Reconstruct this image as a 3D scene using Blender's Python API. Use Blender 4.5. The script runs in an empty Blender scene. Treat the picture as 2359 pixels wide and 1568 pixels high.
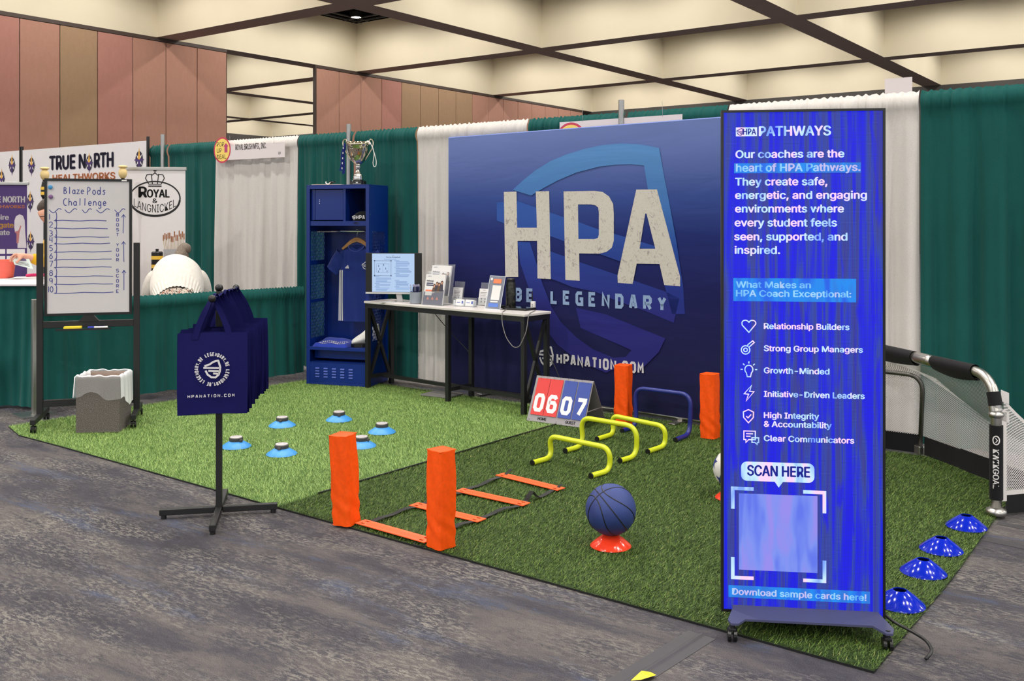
import bpy, bmesh, math, random, os
import numpy as np
from mathutils import Vector, Matrix
from mathutils.geometry import tessellate_polygon

# ---------------------------------------------------------------- camera, world, lights, exposure
SC = bpy.context.scene
COL = SC.collection
EYE = 1.57                    # camera height above the carpet
YAW = 0.6336                  # the hall's axes are X (along the back drapes) and Y (into the hall)
FPX = 2216.0                  # focal length in pixels of a 2359 px wide frame
cam = bpy.data.cameras.new('camera')
cam.sensor_fit = 'HORIZONTAL'; cam.sensor_width = 36.0
cam.lens = FPX * 36.0 / 2359.0
cam.shift_y = -(784.0 - 505.0) / 2359.0
cam.clip_end = 300
co = bpy.data.objects.new('camera', cam); COL.objects.link(co)
co.location = (0, 0, EYE); co.rotation_euler = (math.pi / 2, 0, YAW)
SC.camera = co

SC.view_settings.view_transform = 'Standard'
SC.view_settings.look = 'None'
SC.view_settings.exposure = 0.0
SC.view_settings.gamma = 1.0
SC.view_settings.use_curve_mapping = False

w = bpy.data.worlds.new('ambient_fill'); SC.world = w; w.use_nodes = True
w.node_tree.nodes['Background'].inputs[0].default_value = (0.96, 0.98, 1.0, 1)
w.node_tree.nodes['Background'].inputs[1].default_value = 1.2  # even ambient fill added through the open hall sides, no real source

# coffered ceiling: square bays, beam soffits 6 m above the camera
HC = 6.0
GX0, GY0, GS, GA, GB = -3.2504 * HC, 3.1733 * HC, 1.5194 * HC, 0.0656 * HC, 0.0682 * HC
ZC = EYE + HC                 # soffit height
ZR = EYE + 1.3246 * HC        # top of each bay
II = list(range(-4, 5)); JJ = list(range(-4, 4))
LAMP_W = 262.0
lamp = bpy.data.lights.new('bay_lamp', 'SPOT')
lamp.energy = LAMP_W; lamp.color = (1.0, 0.955, 0.89); lamp.spot_size = math.radians(178); lamp.spot_blend = 0.45
lamp.shadow_soft_size = 0.12
can = bpy.data.lights.new('booth_fill_spot', 'SPOT')  # unseen spots added to brighten the floor and booths
can.energy = 420.0; can.color = (1.0, 0.955, 0.89); can.spot_size = math.radians(104); can.spot_blend = 0.7; can.shadow_soft_size = 0.12
INS = 0.40 * HC
lamp_far = lamp.copy(); lamp_far.name = 'bay_lamp_single'; lamp_far.energy = LAMP_W * 4
def hang(name, data, x, y, z):
    lo = bpy.data.objects.new(name, data); COL.objects.link(lo); lo.location = (x, y, z)
for i in II[:-1]:
    for j in JJ[:-1]:
        xa, xb = GX0 + i * GS + GA + INS, GX0 + (i + 1) * GS - GA - INS
        ya, yb = GY0 + j * GS + GB + INS, GY0 + (j + 1) * GS - GB - INS
        if i > 1 or j < -2:                                # bays behind the camera: one lamp each
            hang('bay_lamp', lamp_far, (xa + xb) / 2, (ya + yb) / 2, ZR - 0.12)
        for x in (xa, xb):
            for y in (ya, yb):
                if not (i > 1 or j < -2): hang('bay_lamp', lamp, x, y, ZR - 0.12)
                if 0 <= i <= 2 and -3 <= j <= -1: hang('booth_fill_spot', can, x, y, ZR - 0.10)   # added fill spots over the booths, without fixtures

# ---------------------------------------------------------------- helpers
PI = math.pi
def lin(c):
    c = c / 255.0
    return c / 12.92 if c <= 0.04045 else ((c + 0.055) / 1.055) ** 2.4
def C(r, g, b, k=1.0):
    return tuple(min(0.98, lin(v) * k) for v in (r, g, b)) + (1.0,)

def new_mat(name):
    m = bpy.data.materials.new(name); m.use_nodes = True
    nt = m.node_tree
    return m, nt, nt.nodes['Principled BSDF']
def N(nt, t, **kw):
    n = nt.nodes.new(t)
    for k, v in kw.items():
        if k.startswith('i_'):
            n.inputs[k[2:].replace('_', ' ')].default_value = v
        else:
            setattr(n, k, v)
    return n
def mapped(nt, scale=(1, 1, 1), rot=(0, 0, 0), loc=(0, 0, 0), kind='Object'):
    tc = N(nt, 'ShaderNodeTexCoord'); mp = N(nt, 'ShaderNodeMapping')
    mp.inputs['Scale'].default_value = scale; mp.inputs['Rotation'].default_value = rot; mp.inputs['Location'].default_value = loc
    nt.links.new(tc.outputs[kind], mp.inputs['Vector'])
    return mp.outputs['Vector']
def noise(nt, vec, scale, detail=3, rough=0.55, dist=0.0):
    n = N(nt, 'ShaderNodeTexNoise'); n.inputs['Scale'].default_value = scale
    n.inputs['Detail'].default_value = detail; n.inputs['Roughness'].default_value = rough
    n.inputs['Distortion'].default_value = dist
    nt.links.new(vec, n.inputs['Vector'])
    return n.outputs['Fac']
def ramp(nt, fac, stops, interp='LINEAR'):
    r = N(nt, 'ShaderNodeValToRGB'); cr = r.color_ramp; cr.interpolation = interp
    while len(cr.elements) < len(stops): cr.elements.new(0.5)
    for e, (p, c) in zip(cr.elements, stops):
        e.position = p; e.color = c if len(c) == 4 else tuple(c) + (1,)
    nt.links.new(fac, r.inputs['Fac'])
    return r.outputs['Color']
def mixc(nt, fac, a, b, mode='MIX'):
    m = N(nt, 'ShaderNodeMix', data_type='RGBA', blend_type=mode)
    for sock, v in ((m.inputs[0], fac), (m.inputs[6], a), (m.inputs[7], b)):
        if isinstance(v, (int, float, tuple)): sock.default_value = v
        else: nt.links.new(v, sock)
    return m.outputs[2]
def bump(nt, bsdf, h, strength=0.3, dist=0.01):
    b = N(nt, 'ShaderNodeBump'); b.inputs['Strength'].default_value = strength; b.inputs['Distance'].default_value = dist
    nt.links.new(h, b.inputs['Height']); nt.links.new(b.outputs['Normal'], bsdf.inputs['Normal'])

MATS = {}
def plain(name, col, rough=0.5, metal=0.0, var=0.06, vscale=14.0, spec=0.5, bmp=0.0, bscale=120.0, coat=0.0):
    """plain surface with a little procedural tone variation and optional fine bump"""
    if name in MATS: return MATS[name]
    m, nt, b = new_mat(name)
    v = mapped(nt)
    n = noise(nt, v, vscale, 3)
    lo = tuple(c * (1 - var) for c in col[:3]); hi = tuple(min(0.97, c * (1 + var)) for c in col[:3])
    nt.links.new(ramp(nt, n, [(0.25, lo), (0.75, hi)]), b.inputs['Base Color'])
    b.inputs['Roughness'].default_value = rough; b.inputs['Metallic'].default_value = metal
    b.inputs['Specular IOR Level'].default_value = spec; b.inputs['Coat Weight'].default_value = coat
    if bmp: bump(nt, b, noise(nt, v, bscale, 4), bmp, 0.004)
    MATS[name] = m
    return m
def cloth(name, col, var=0.12, weave=900.0, sheen=0.15, rough=0.9, bmp=0.25):
    if name in MATS: return MATS[name]
    m, nt, b = new_mat(name)
    v = mapped(nt)
    n = noise(nt, mapped(nt, (1, 1, 0.35)), 9, 4)
    wv = noise(nt, v, weave * 0.25, 2)
    c1 = ramp(nt, n, [(0.25, tuple(c * (1 - var) for c in col[:3])), (0.75, tuple(min(0.95, c * (1 + var)) for c in col[:3]))])
    c2 = mixc(nt, 0.12, c1, ramp(nt, wv, [(0.3, (0, 0, 0, 1)), (0.7, col)]))
    nt.links.new(c2, b.inputs['Base Color'])
    b.inputs['Roughness'].default_value = rough; b.inputs['Specular IOR Level'].default_value = 0.2
    b.inputs['Sheen Weight'].default_value = sheen
    bump(nt, b, wv, bmp, 0.002)
    MATS[name] = m
    return m
def acrylic(name, tint=(0.92, 0.95, 0.97), alpha=0.07, rough=0.05):
    """clear sheet plastic: mostly see-through with a glossy skin"""
    if name in MATS: return MATS[name]
    m, nt, b = new_mat(name)
    b.inputs['Base Color'].default_value = tint + (1,); b.inputs['Roughness'].default_value = rough
    tr = N(nt, 'ShaderNodeBsdfTransparent'); mx = N(nt, 'ShaderNodeMixShader')
    mx.inputs[0].default_value = alpha
    fr = N(nt, 'ShaderNodeFresnel'); fr.inputs['IOR'].default_value = 1.35
    ad = N(nt, 'ShaderNodeMath', operation='ADD', use_clamp=True); ad.inputs[1].default_value = alpha
    nt.links.new(fr.outputs[0], ad.inputs[0]); nt.links.new(ad.outputs[0], mx.inputs[0])
    nt.links.new(tr.outputs[0], mx.inputs[1]); nt.links.new(b.outputs[0], mx.inputs[2])
    nt.links.new(mx.outputs[0], nt.nodes['Material Output'].inputs['Surface'])
    MATS[name] = m
    return m
def glow(name, col, s=1.0):
    if name in MATS: return MATS[name]
    m, nt, b = new_mat(name)
    b.inputs['Base Color'].default_value = (0.01, 0.01, 0.012, 1); b.inputs['Roughness'].default_value = 0.4
    b.inputs['Emission Color'].default_value = col; b.inputs['Emission Strength'].default_value = s
    MATS[name] = m
    return m

class MB:
    """collects shapes and links them as ONE mesh object"""
    def __init__(s): s.v = []; s.f = []; s.mi = []; s.uv = None; s.m = 0
    def quadlist(s, verts, faces):
        o = len(s.v); s.v += [tuple(p) for p in verts]
        for f in faces: s.f.append(tuple(o + k for k in f)); s.mi.append(s.m)
        return s
    def box(s, c, d, rot=None, bev=0.0):
        hx, hy, hz = d[0] / 2, d[1] / 2, d[2] / 2
        M = rot if rot is not None else Matrix.Identity(3)
        c = Vector(c)
        if bev <= 0:
            P = [c + M @ Vector((x * hx, y * hy, z * hz)) for x in (-1, 1) for y in (-1, 1) for z in (-1, 1)]
            return s.quadlist(P, [(0, 1, 3, 2), (4, 6, 7, 5), (0, 4, 5, 1), (2, 3, 7, 6), (0, 2, 6, 4), (1, 5, 7, 3)])
        bm = bmesh.new(); bmesh.ops.create_cube(bm, size=1.0)
        for v in bm.verts: v.co = Vector((v.co.x * d[0], v.co.y * d[1], v.co.z * d[2]))
        bmesh.ops.bevel(bm, geom=bm.edges[:], offset=min(bev, min(d) * 0.45), segments=2, affect='EDGES', profile=0.5)
        bm.verts.index_update()
        s.quadlist([c + M @ v.co for v in bm.verts], [[v.index for v in f.verts] for f in bm.faces]); bm.free()
        return s
    def span(s, a, b, bev=0.0):
        return s.box([(a[k] + b[k]) / 2 for k in range(3)], [abs(b[k] - a[k]) for k in range(3)], None, bev)
    def bar(s, p, q, wd, th, up=(0, 0, 1), bev=0.0):
        p, q = Vector(p), Vector(q); z = (q - p); L = z.length; z.normalize()
        u = Vector(up)
        if abs(u.dot(z)) > 0.99: u = Vector((0, 1, 0))
        x = u.cross(z).normalized(); y = z.cross(x)
        return s.box((p + q) / 2, (wd, th, L), Matrix((x, y, z)).transposed(), bev)
    def tube(s, pts, r, seg=10, closed=False, cap=True):
        P = [Vector(p) for p in pts]; n = len(P)
        R = r if isinstance(r, (list, tuple)) else [r] * n
        T = []
        for i in range(n):
            a = P[(i - 1) % n] if (closed or i > 0) else P[i]; b = P[(i + 1) % n] if (closed or i < n - 1) else P[i]
            T.append((b - a).normalized())
        u = Vector((0, 0, 1)) if abs(T[0].z) < 0.9 else Vector((1, 0, 0))
        u = (u - T[0] * u.dot(T[0])).normalized()
        V = []
        for i in range(n):
            u = (u - T[i] * u.dot(T[i])).normalized(); w_ = T[i].cross(u)
            for k in range(seg):
                a = 2 * PI * k / seg
                V.append(P[i] + (u * math.cos(a) + w_ * math.sin(a)) * R[i])
        F = []
        for i in range(n if closed else n - 1):
            i2 = (i + 1) % n
            for k in range(seg):
                k2 = (k + 1) % seg
                F.append((i * seg + k, i * seg + k2, i2 * seg + k2, i2 * seg + k))
        if cap and not closed:
            F.append(tuple(range(seg))[::-1]); F.append(tuple((n - 1) * seg + k for k in range(seg)))
        return s.quadlist(V, F)
    def lathe(s, prof, seg=24, c=(0, 0, 0), sx=1.0, sy=1.0, capb=True, capt=True, M=None):
        V = []; n = len(prof); c = Vector(c)
        for r, z in prof:
            for k in range(seg):
                a = 2 * PI * k / seg
                p = Vector((r * math.cos(a) * sx, r * math.sin(a) * sy, z))
                V.append(c + (M @ p if M is not None else p))
        F = []
        for i in range(n - 1):
            for k in range(seg):
                k2 = (k + 1) % seg
                F.append((i * seg + k, i * seg + k2, (i + 1) * seg + k2, (i + 1) * seg + k))
        if capb: F.append(tuple(range(seg))[::-1])
        if capt: F.append(tuple((n - 1) * seg + k for k in range(seg)))
        return s.quadlist(V, F)
    def ball(s, c, r, seg=20, rings=12, sc=(1, 1, 1)):
        prof = [(max(1e-4, r * math.sin(PI * i / rings)), -r * math.cos(PI * i / rings)) for i in range(rings + 1)]
        V = []; c = Vector(c)
        o = MB(); o.lathe(prof, seg)
        return s.quadlist([c + Vector((p[0] * sc[0], p[1] * sc[1], p[2] * sc[2])) for p in o.v], o.f)
    def prism(s, loops, y0, y1):
        """polygon (x, z) with optional holes, given depth from y0 (front) to y1"""
        tris = tessellate_polygon([[Vector((x, z, 0)) for x, z in L] for L in loops])
        flat = [p for L in loops for p in L]; n = len(flat)
        V = [(x, y0, z) for x, z in flat] + [(x, y1, z) for x, z in flat]
        F = []
        for t in tris:
            a, b, c_ = [Vector((flat[k][0], flat[k][1])) for k in t]
            t = t if (b - a).cross(c_ - a) > 0 else t[::-1]
            F.append(tuple(t)); F.append(tuple(n + k for k in t[::-1]))
        o = 0
        for L in loops:
            m_ = len(L)
            for k in range(m_):
                k2 = (k + 1) % m_
                F.append((o + k, n + o + k, n + o + k2, o + k2))
            o += m_
        return s.quadlist(V, F)
    def grid(s, fn, nu, nv, uvs=None):
        V = [fn(i / (nu - 1), j / (nv - 1)) for j in range(nv) for i in range(nu)]
        F = [(j * nu + i, j * nu + i + 1, (j + 1) * nu + i + 1, (j + 1) * nu + i) for j in range(nv - 1) for i in range(nu - 1)]
        if uvs is not None:
            if s.uv is None: s.uv = {}
            for j in range(nv):
                for i in range(nu): s.uv[len(s.v) + j * nu + i] = uvs(i / (nu - 1), j / (nv - 1))
        return s.quadlist(V, F)
    # flat graphics in the x,z plane at depth y (seen from -y)
    def poly(s, loops, y=0.0):
        if loops and not isinstance(loops[0][0], (list, tuple)): loops = [loops]
        tris = tessellate_polygon([[Vector((x, z, 0)) for x, z in L] for L in loops])
        flat = [p for L in loops for p in L]; F = []
        for t in tris:
            a, b, c_ = [Vector(flat[k]) for k in t]
            F.append(tuple(t) if (b - a).cross(c_ - a) > 0 else tuple(t[::-1]))
        return s.quadlist([(x, y, z) for x, z in flat], F)
    def rect(s, x0, z0, x1, z1, y=0.0):
        return s.poly([(x0, z0), (x1, z0), (x1, z1), (x0, z1)], y)
    def disc(s, x, z, rx, rz=None, y=0.0, seg=28):
        rz = rx if rz is None else rz
        return s.poly([(x + rx * math.cos(2 * PI * k / seg), z + rz * math.sin(2 * PI * k / seg)) for k in range(seg)], y)
    def stroke(s, pts, wd, y=0.0, closed=False):
        P = [Vector(p) for p in pts]
        Q = [P[0]]
        for p in P[1:]:
            if (p - Q[-1]).length > 1e-6: Q.append(p)
        if closed and len(Q) > 1 and (Q[0] - Q[-1]).length < 1e-6: Q.pop()
        n = len(Q)
        if n < 2: return s
        V = []
        for i in range(n):
            d1 = (Q[i] - Q[i - 1]).normalized() if (i > 0 or closed) else None
            d2 = (Q[(i + 1) % n] - Q[i]).normalized() if (i < n - 1 or closed) else None
            d1 = d1 or d2; d2 = d2 or d1
            n1 = Vector((-d1.y, d1.x)); n2 = Vector((-d2.y, d2.x))
            m_ = n1 + n2
            if m_.length < 1e-3: m_ = n1.copy()
            m_.normalize(); k = min(1.8, 1.0 / max(0.3, m_.dot(n1)))
            V.append(Q[i] + m_ * wd / 2 * k); V.append(Q[i] - m_ * wd / 2 * k)
        F = []
        for i in range(n if closed else n - 1):
            j = (i + 1) % n
            F.append((2 * i + 1, 2 * j + 1, 2 * j, 2 * i))
        return s.quadlist([(p.x, y, p.y) for p in V], F)
    def text(s, body, x, z, h, wd=None, y=0.0, bold=0.0, align='L', shear=0.0, face='sans'):
        """printed lettering: cap height h, optionally squeezed to width wd"""
        V, F, cap, w0, w1 = glyphs(body, 0.0, face)
        k = h / cap; kx = k if wd is None else wd / max(1e-6, (w1 - w0))
        ox = x - w0 * kx
        if align == 'C': ox -= (w1 - w0) * kx / 2
        if align == 'R': ox -= (w1 - w0) * kx
        e = bold * k                       # heavier weights: the outline laid down again, shifted a little each way
        for dx, dz in ([(0, 0)] if bold == 0 else [(0, 0), (e, 0), (-e, 0), (0.5 * e, 0), (-0.5 * e, 0), (0, 0.6 * e), (0, -0.6 * e)]):
            s.quadlist([(ox + dx + p[0] * kx + shear * p[1] * k, y, z + dz + p[1] * k) for p in V], F)
        return s
    def build(s, name, mats, parent=None, smooth=False, loc=None, rotz=0.0, auto=None):
        me = bpy.data.meshes.new(name)
        me.from_pydata(s.v, [], s.f)
        mats = mats if isinstance(mats, (list, tuple)) else [mats]
        for m in mats: me.materials.append(m)
        if len(mats) > 1: me.polygons.foreach_set('material_index', s.mi)
        if s.uv is not None:
            L = me.uv_layers.new(name='UVMap')
            for lp in me.loops: L.data[lp.index].uv = s.uv.get(lp.vertex_index, (0, 0))
        if smooth: me.shade_smooth()
        if auto is not None:
            me.shade_smooth()
            try: me.set_sharp_from_angle(angle=math.radians(auto))
            except Exception: pass
        me.update()
        o = bpy.data.objects.new(name, me); COL.objects.link(o)
        if parent is not None: o.parent = parent
        if loc is not None: o.location = loc
        o.rotation_euler.z = rotz
        return o

FONTS = {}
def get_font():
    if 'sans' in FONTS: return FONTS['sans']
    f = None
    try:
        p = os.path.join(bpy.utils.system_resource('DATAFILES'), 'fonts', 'Inter.woff2')
        if os.path.exists(p): f = bpy.data.fonts.load(p)
    except Exception: f = None
    FONTS['sans'] = f
    return f
GC = {}
def glyphs(body, bold=0.0, face='sans'):
    key = (body, bold, face)
    if key in GC: return GC[key]
    def mesh_of(t):
        cu = bpy.data.curves.new('lettering', 'FONT'); cu.body = t; cu.size = 50.0; cu.offset = bold
        cu.resolution_u = 4
        f = get_font()
        if f is not None: cu.font = f
        ob = bpy.data.objects.new('lettering', cu); COL.objects.link(ob)
        dg = bpy.context.evaluated_depsgraph_get(); ev = ob.evaluated_get(dg); me = ev.to_mesh()
        V = [(v.co.x / 50.0, v.co.y / 50.0) for v in me.vertices]; F = [tuple(p.vertices) for p in me.polygons]
        ev.to_mesh_clear(); bpy.data.objects.remove(ob); bpy.data.curves.remove(cu)
        return V, F
    if ('cap', bold, face) not in GC:
        Vh, _ = mesh_of('H'); GC[('cap', bold, face)] = max(p[1] for p in Vh)
    V, F = mesh_of(body)
    xs = [p[0] for p in V] or [0, 1]
    GC[key] = (V, F, GC[('cap', bold, face)], min(xs), max(xs))
    return GC[key]

# squared block capitals and simple handwriting, as centre lines in a unit box
def arc(cx, cy, rx, ry, a0, a1, n=10):
    return [(cx + rx * math.cos(math.radians(a0 + (a1 - a0) * k / n)), cy + ry * math.sin(math.radians(a0 + (a1 - a0) * k / n))) for k in range(n + 1)]
OCT = [(0.22, 0), (0, 0.16), (0, 0.84), (0.22, 1), (0.78, 1), (1, 0.84), (1, 0.16), (0.78, 0), (0.22, 0)]
BLK = {
 'A': [[(0, 0), (0.38, 1), (0.62, 1), (1, 0)], [(0.14, 0.28), (0.86, 0.28)]],
 'B': [[(0, 0), (0, 1), (0.78, 1), (1, 0.88), (1, 0.64), (0.82, 0.53), (0, 0.53)], [(0.82, 0.53), (1, 0.42), (1, 0.13), (0.78, 0), (0, 0)]],
 'C': [[(1, 0.8), (1, 0.84), (0.78, 1), (0.22, 1), (0, 0.84), (0, 0.16), (0.22, 0), (0.78, 0), (1, 0.16), (1, 0.22)]],
 'D': [[(0, 0), (0, 1), (0.76, 1), (1, 0.84), (1, 0.16), (0.76, 0), (0, 0)]],
 'E': [[(1, 1), (0, 1), (0, 0), (1, 0)], [(0, 0.52), (0.85, 0.52)]],
 'F': [[(1, 1), (0, 1), (0, 0)], [(0, 0.52), (0.8, 0.52)]],
 'G': [[(1, 1), (0.22, 1), (0, 0.84), (0, 0.16), (0.22, 0), (1, 0), (1, 0.48), (0.55, 0.48)]],
 'H': [[(0, 0), (0, 1)], [(1, 0), (1, 1)], [(0, 0.5), (1, 0.5)]],
 'I': [[(0.5, 0), (0.5, 1)]],
 'L': [[(0, 1), (0, 0), (1, 0)]],
 'M': [[(0, 0), (0, 1), (0.5, 0.4), (1, 1), (1, 0)]],
 'N': [[(0, 0), (0, 1), (1, 0), (1, 1)]],
 'O': [OCT],
 'P': [[(0, 0), (0, 1), (0.78, 1), (1, 0.86), (1, 0.56), (0.78, 0.42), (0, 0.42)]],
 'R': [[(0, 0), (0, 1), (0.78, 1), (1, 0.86), (1, 0.6), (0.78, 0.46), (0, 0.46)], [(0.55, 0.46), (1, 0)]],
 'S': [[(1, 0.86), (0.78, 1), (0.22, 1), (0, 0.86), (0, 0.64), (0.22, 0.52), (0.78, 0.48), (1, 0.36), (1, 0.14), (0.78, 0), (0.22, 0), (0, 0.14)]],
 'T': [[(0, 1), (1, 1)], [(0.5, 1), (0.5, 0)]],
 'U': [[(0, 1), (0, 0.16), (0.22, 0), (0.78, 0), (1, 0.16), (1, 1)]],
 'Y': [[(0, 1), (0.5, 0.48), (1, 1)], [(0.5, 0.48), (0.5, 0)]],
 '0': [OCT],
 '6': [[(1, 0.84), (0.78, 1), (0.22, 1), (0, 0.84), (0, 0.16), (0.22, 0), (0.78, 0), (1, 0.16), (1, 0.44), (0.78, 0.58), (0, 0.58)]],
 '7': [[(0, 1), (1, 1), (1, 0.84), (0.42, 0)]],
 '.': [[(0.42, 0), (0.42, 0.14)]],
 ',': [[(0.5, 0.1), (0.35, -0.12)]],
 ' ': [],
}
HND = {
 'B': [[(0, 0), (0.05, 1)], [(0.05, 1)] + arc(0.1, 0.77, 0.6, 0.23, 90, -90) + arc(0.1, 0.27, 0.75, 0.27, 90, -90)],
 'P': [[(0.05, -0.05), (0.1, 1)], [(0.1, 1)] + arc(0.15, 0.72, 0.65, 0.28, 90, -90)],
 'C': [arc(0.6, 0.5, 0.6, 0.5, 60, 300)],
 'l': [[(0.5, 1.05), (0.45, 0)]],
 'a': [arc(0.45, 0.3, 0.4, 0.3, 40, 400), [(0.85, 0.6), (0.85, 0.1), (1, 0)]],
 'z': [[(0.05, 0.6), (0.85, 0.6), (0.05, 0), (1, 0.02)]],
 'e': [[(0.1, 0.3), (0.9, 0.33)] + arc(0.5, 0.3, 0.4, 0.3, 10, 320)],
 'o': [arc(0.5, 0.3, 0.42, 0.3, 90, 450)],
 'd': [arc(0.42, 0.3, 0.4, 0.3, 40, 400), [(0.88, 1.05), (0.86, 0)]],
 's': [[(0.85, 0.52), (0.5, 0.62), (0.2, 0.48), (0.75, 0.22), (0.6, 0.02), (0.1, 0.05)]],
 'h': [[(0.12, 1.05), (0.1, 0)], [(0.1, 0.35)] + arc(0.5, 0.35, 0.36, 0.25, 160, 0) + [(0.88, 0)]],
 'n': [[(0.1, 0.6), (0.1, 0)], [(0.1, 0.35)] + arc(0.5, 0.35, 0.36, 0.25, 160, 0) + [(0.88, 0)]],
 'g': [arc(0.45, 0.3, 0.38, 0.3, 40, 400), [(0.85, 0.58), (0.85, -0.25), (0.5, -0.45), (0.1, -0.3)]],
 '1': [[(0.5, 1), (0.5, 0)]], '2': [arc(0.45, 0.72, 0.38, 0.28, 170, -30) + [(0.05, 0), (0.95, 0.03)]],
 '3': [arc(0.35, 0.75, 0.45, 0.25, 130, -80) + arc(0.35, 0.26, 0.5, 0.26, 80, -130)],
 '4': [[(0.2, 1), (0.1, 0.45), (0.85, 0.45)], [(0.75, 1), (0.75, 0)]],
 '5': [[(0.85, 1), (0.2, 1), (0.15, 0.58)] + arc(0.4, 0.3, 0.45, 0.3, 110, -130)],
 '6': [[(0.7, 1), (0.25, 0.55)] + arc(0.48, 0.28, 0.36, 0.28, 150, 510)],
 '7': [[(0.05, 1), (0.9, 1), (0.4, 0)]], '8': [arc(0.5, 0.76, 0.3, 0.24, 90, 450), arc(0.5, 0.27, 0.4, 0.27, 90, 450)],
 '9': [arc(0.45, 0.7, 0.38, 0.28, 0, 360), [(0.83, 0.7), (0.75, 0)]], '0': [arc(0.5, 0.5, 0.4, 0.5, 90, 450)],
 ')': [arc(0.0, 0.5, 0.5, 0.75, 75, -75)], ' ': [],
}
def letters(mb, body, x, z, cw, ch, pitch, wd, y=0.0, font=BLK, fn=None):
    """block lettering drawn with strokes; fn bends the finished points (e.g. onto a ring)"""
    cx = x
    for chh in body:
        g = font.get(chh, BLK.get(chh, []))
        nar = 0.45 if chh in '.,' else (0.35 if (chh == 'I' or chh == '1') else 1.0)
        for pl in g:
            ins = wd / 2
            P = [(cx + ins + px * (cw * nar - 2 * ins) if nar == 1.0 else cx + px * cw * nar, z + ins + py * (ch - 2 * ins)) for px, py in pl]
            if fn: P = [fn(p) for p in P]
            cl = len(P) > 3 and abs(P[0][0] - P[-1][0]) + abs(P[0][1] - P[-1][1]) < 1e-6
            mb.stroke(P, wd, y, closed=cl)
        cx += (pitch if nar == 1.0 else pitch - cw * (1 - nar) * (0.95 if chh in '.,' else 0.9))
    return cx

# the shield emblem: unit box, open at the left with three speed stripes
def shield(mb, x, z, s_, wd, y=0.0, rot=0.0, sx=1.0):
    c_, s2 = math.cos(rot), math.sin(rot)
    def T(p): 
        u, v = (p[0] - 0.5) * s_ * sx, (p[1] - 0.5) * s_
        return (x + u * c_ - v * s2, z + u * s2 + v * c_)
    top = [(0.06, 0.70)] + arc(0.86, -0.12, 0.86, 1.12, 125, 92, 6) + [(0.84, 0.99), (0.95, 0.62), (0.93, 0.38), (0.86, 0.18), (0.68, 0.02), (0.45, 0.04), (0.24, 0.2), (0.12, 0.44)]
    mb.stroke([T(p) for p in top], wd, y)
    for a, b, h in ((0.0, 0.94, 0.60), (0.28, 0.93, 0.42), (0.55, 0.88, 0.26)):
        mb.stroke([T((a, h)), T((b, h - 0.04))], wd * 0.95, y)

def thing(name, label, cat, loc=(0, 0, 0), rotz=0.0, group=None):
    o = bpy.data.objects.new(name, None); COL.objects.link(o)
    o.empty_display_size = 0.1
    o.location = loc; o.rotation_euler = (0, 0, rotz)
    o['label'] = label; o['category'] = cat
    if group: o['group'] = group
    return o
def tag(o, label, cat, group=None):
    o['label'] = label; o['category'] = cat
    if group: o['group'] = group
    return o
def struct(o):
    o['kind'] = 'structure'; return o
def dup(root, loc, rotz=None, label=None):
    r = root.copy(); COL.objects.link(r); r.location = loc
    if rotz is not None: r.rotation_euler = (root.rotation_euler.x, root.rotation_euler.y, rotz)
    if label: r['label'] = label
    for ch in list(root.children):
        c = ch.copy(); COL.objects.link(c); c.parent = r
        for g in list(ch.children):
            d = g.copy(); COL.objects.link(d); d.parent = c
    return r
def smooth_path(pts, rad, n=6):
    """round the corners of a polyline"""
    P = [Vector(p) for p in pts]; out = [P[0]]
    for i in range(1, len(P) - 1):
        a = (P[i - 1] - P[i]); b = (P[i + 1] - P[i])
        r = min(rad, a.length * 0.48, b.length * 0.48)
        p0 = P[i] + a.normalized() * r; p2 = P[i] + b.normalized() * r
        for k in range(n + 1):
            t = k / n
            out.append(p0 * (1 - t) ** 2 + P[i] * 2 * t * (1 - t) + p2 * t ** 2)
    out.append(P[-1])
    return out
def skin_mesh(name, nodes, edges, mat, parent=None, sub=2, root=0):
    """continuous tapering body grown from a skeleton of (x, y, z, rx, ry)"""
    me = bpy.data.meshes.new(name); me.from_pydata([n[:3] for n in nodes], edges, []); me.update()
    o = bpy.data.objects.new(name, me); COL.objects.link(o)
    m = o.modifiers.new('skin', 'SKIN'); m.use_smooth_shade = True
    for k, v in enumerate(me.skin_vertices[0].data):
        n = nodes[k]; v.radius = (n[3], n[4] if len(n) > 4 else n[3]); v.use_root = (k == root)
    sb = o.modifiers.new('round', 'SUBSURF'); sb.levels = sub; sb.render_levels = sub
    dg = bpy.context.evaluated_depsgraph_get(); ev = o.evaluated_get(dg)
    m2 = bpy.data.meshes.new_from_object(ev); m2.name = name
    o.modifiers.clear(); old = o.data; o.data = m2; bpy.data.meshes.remove(old)
    m2.materials.clear(); m2.materials.append(mat); m2.shade_smooth()
    if parent is not None: o.parent = parent
    return o

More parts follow.
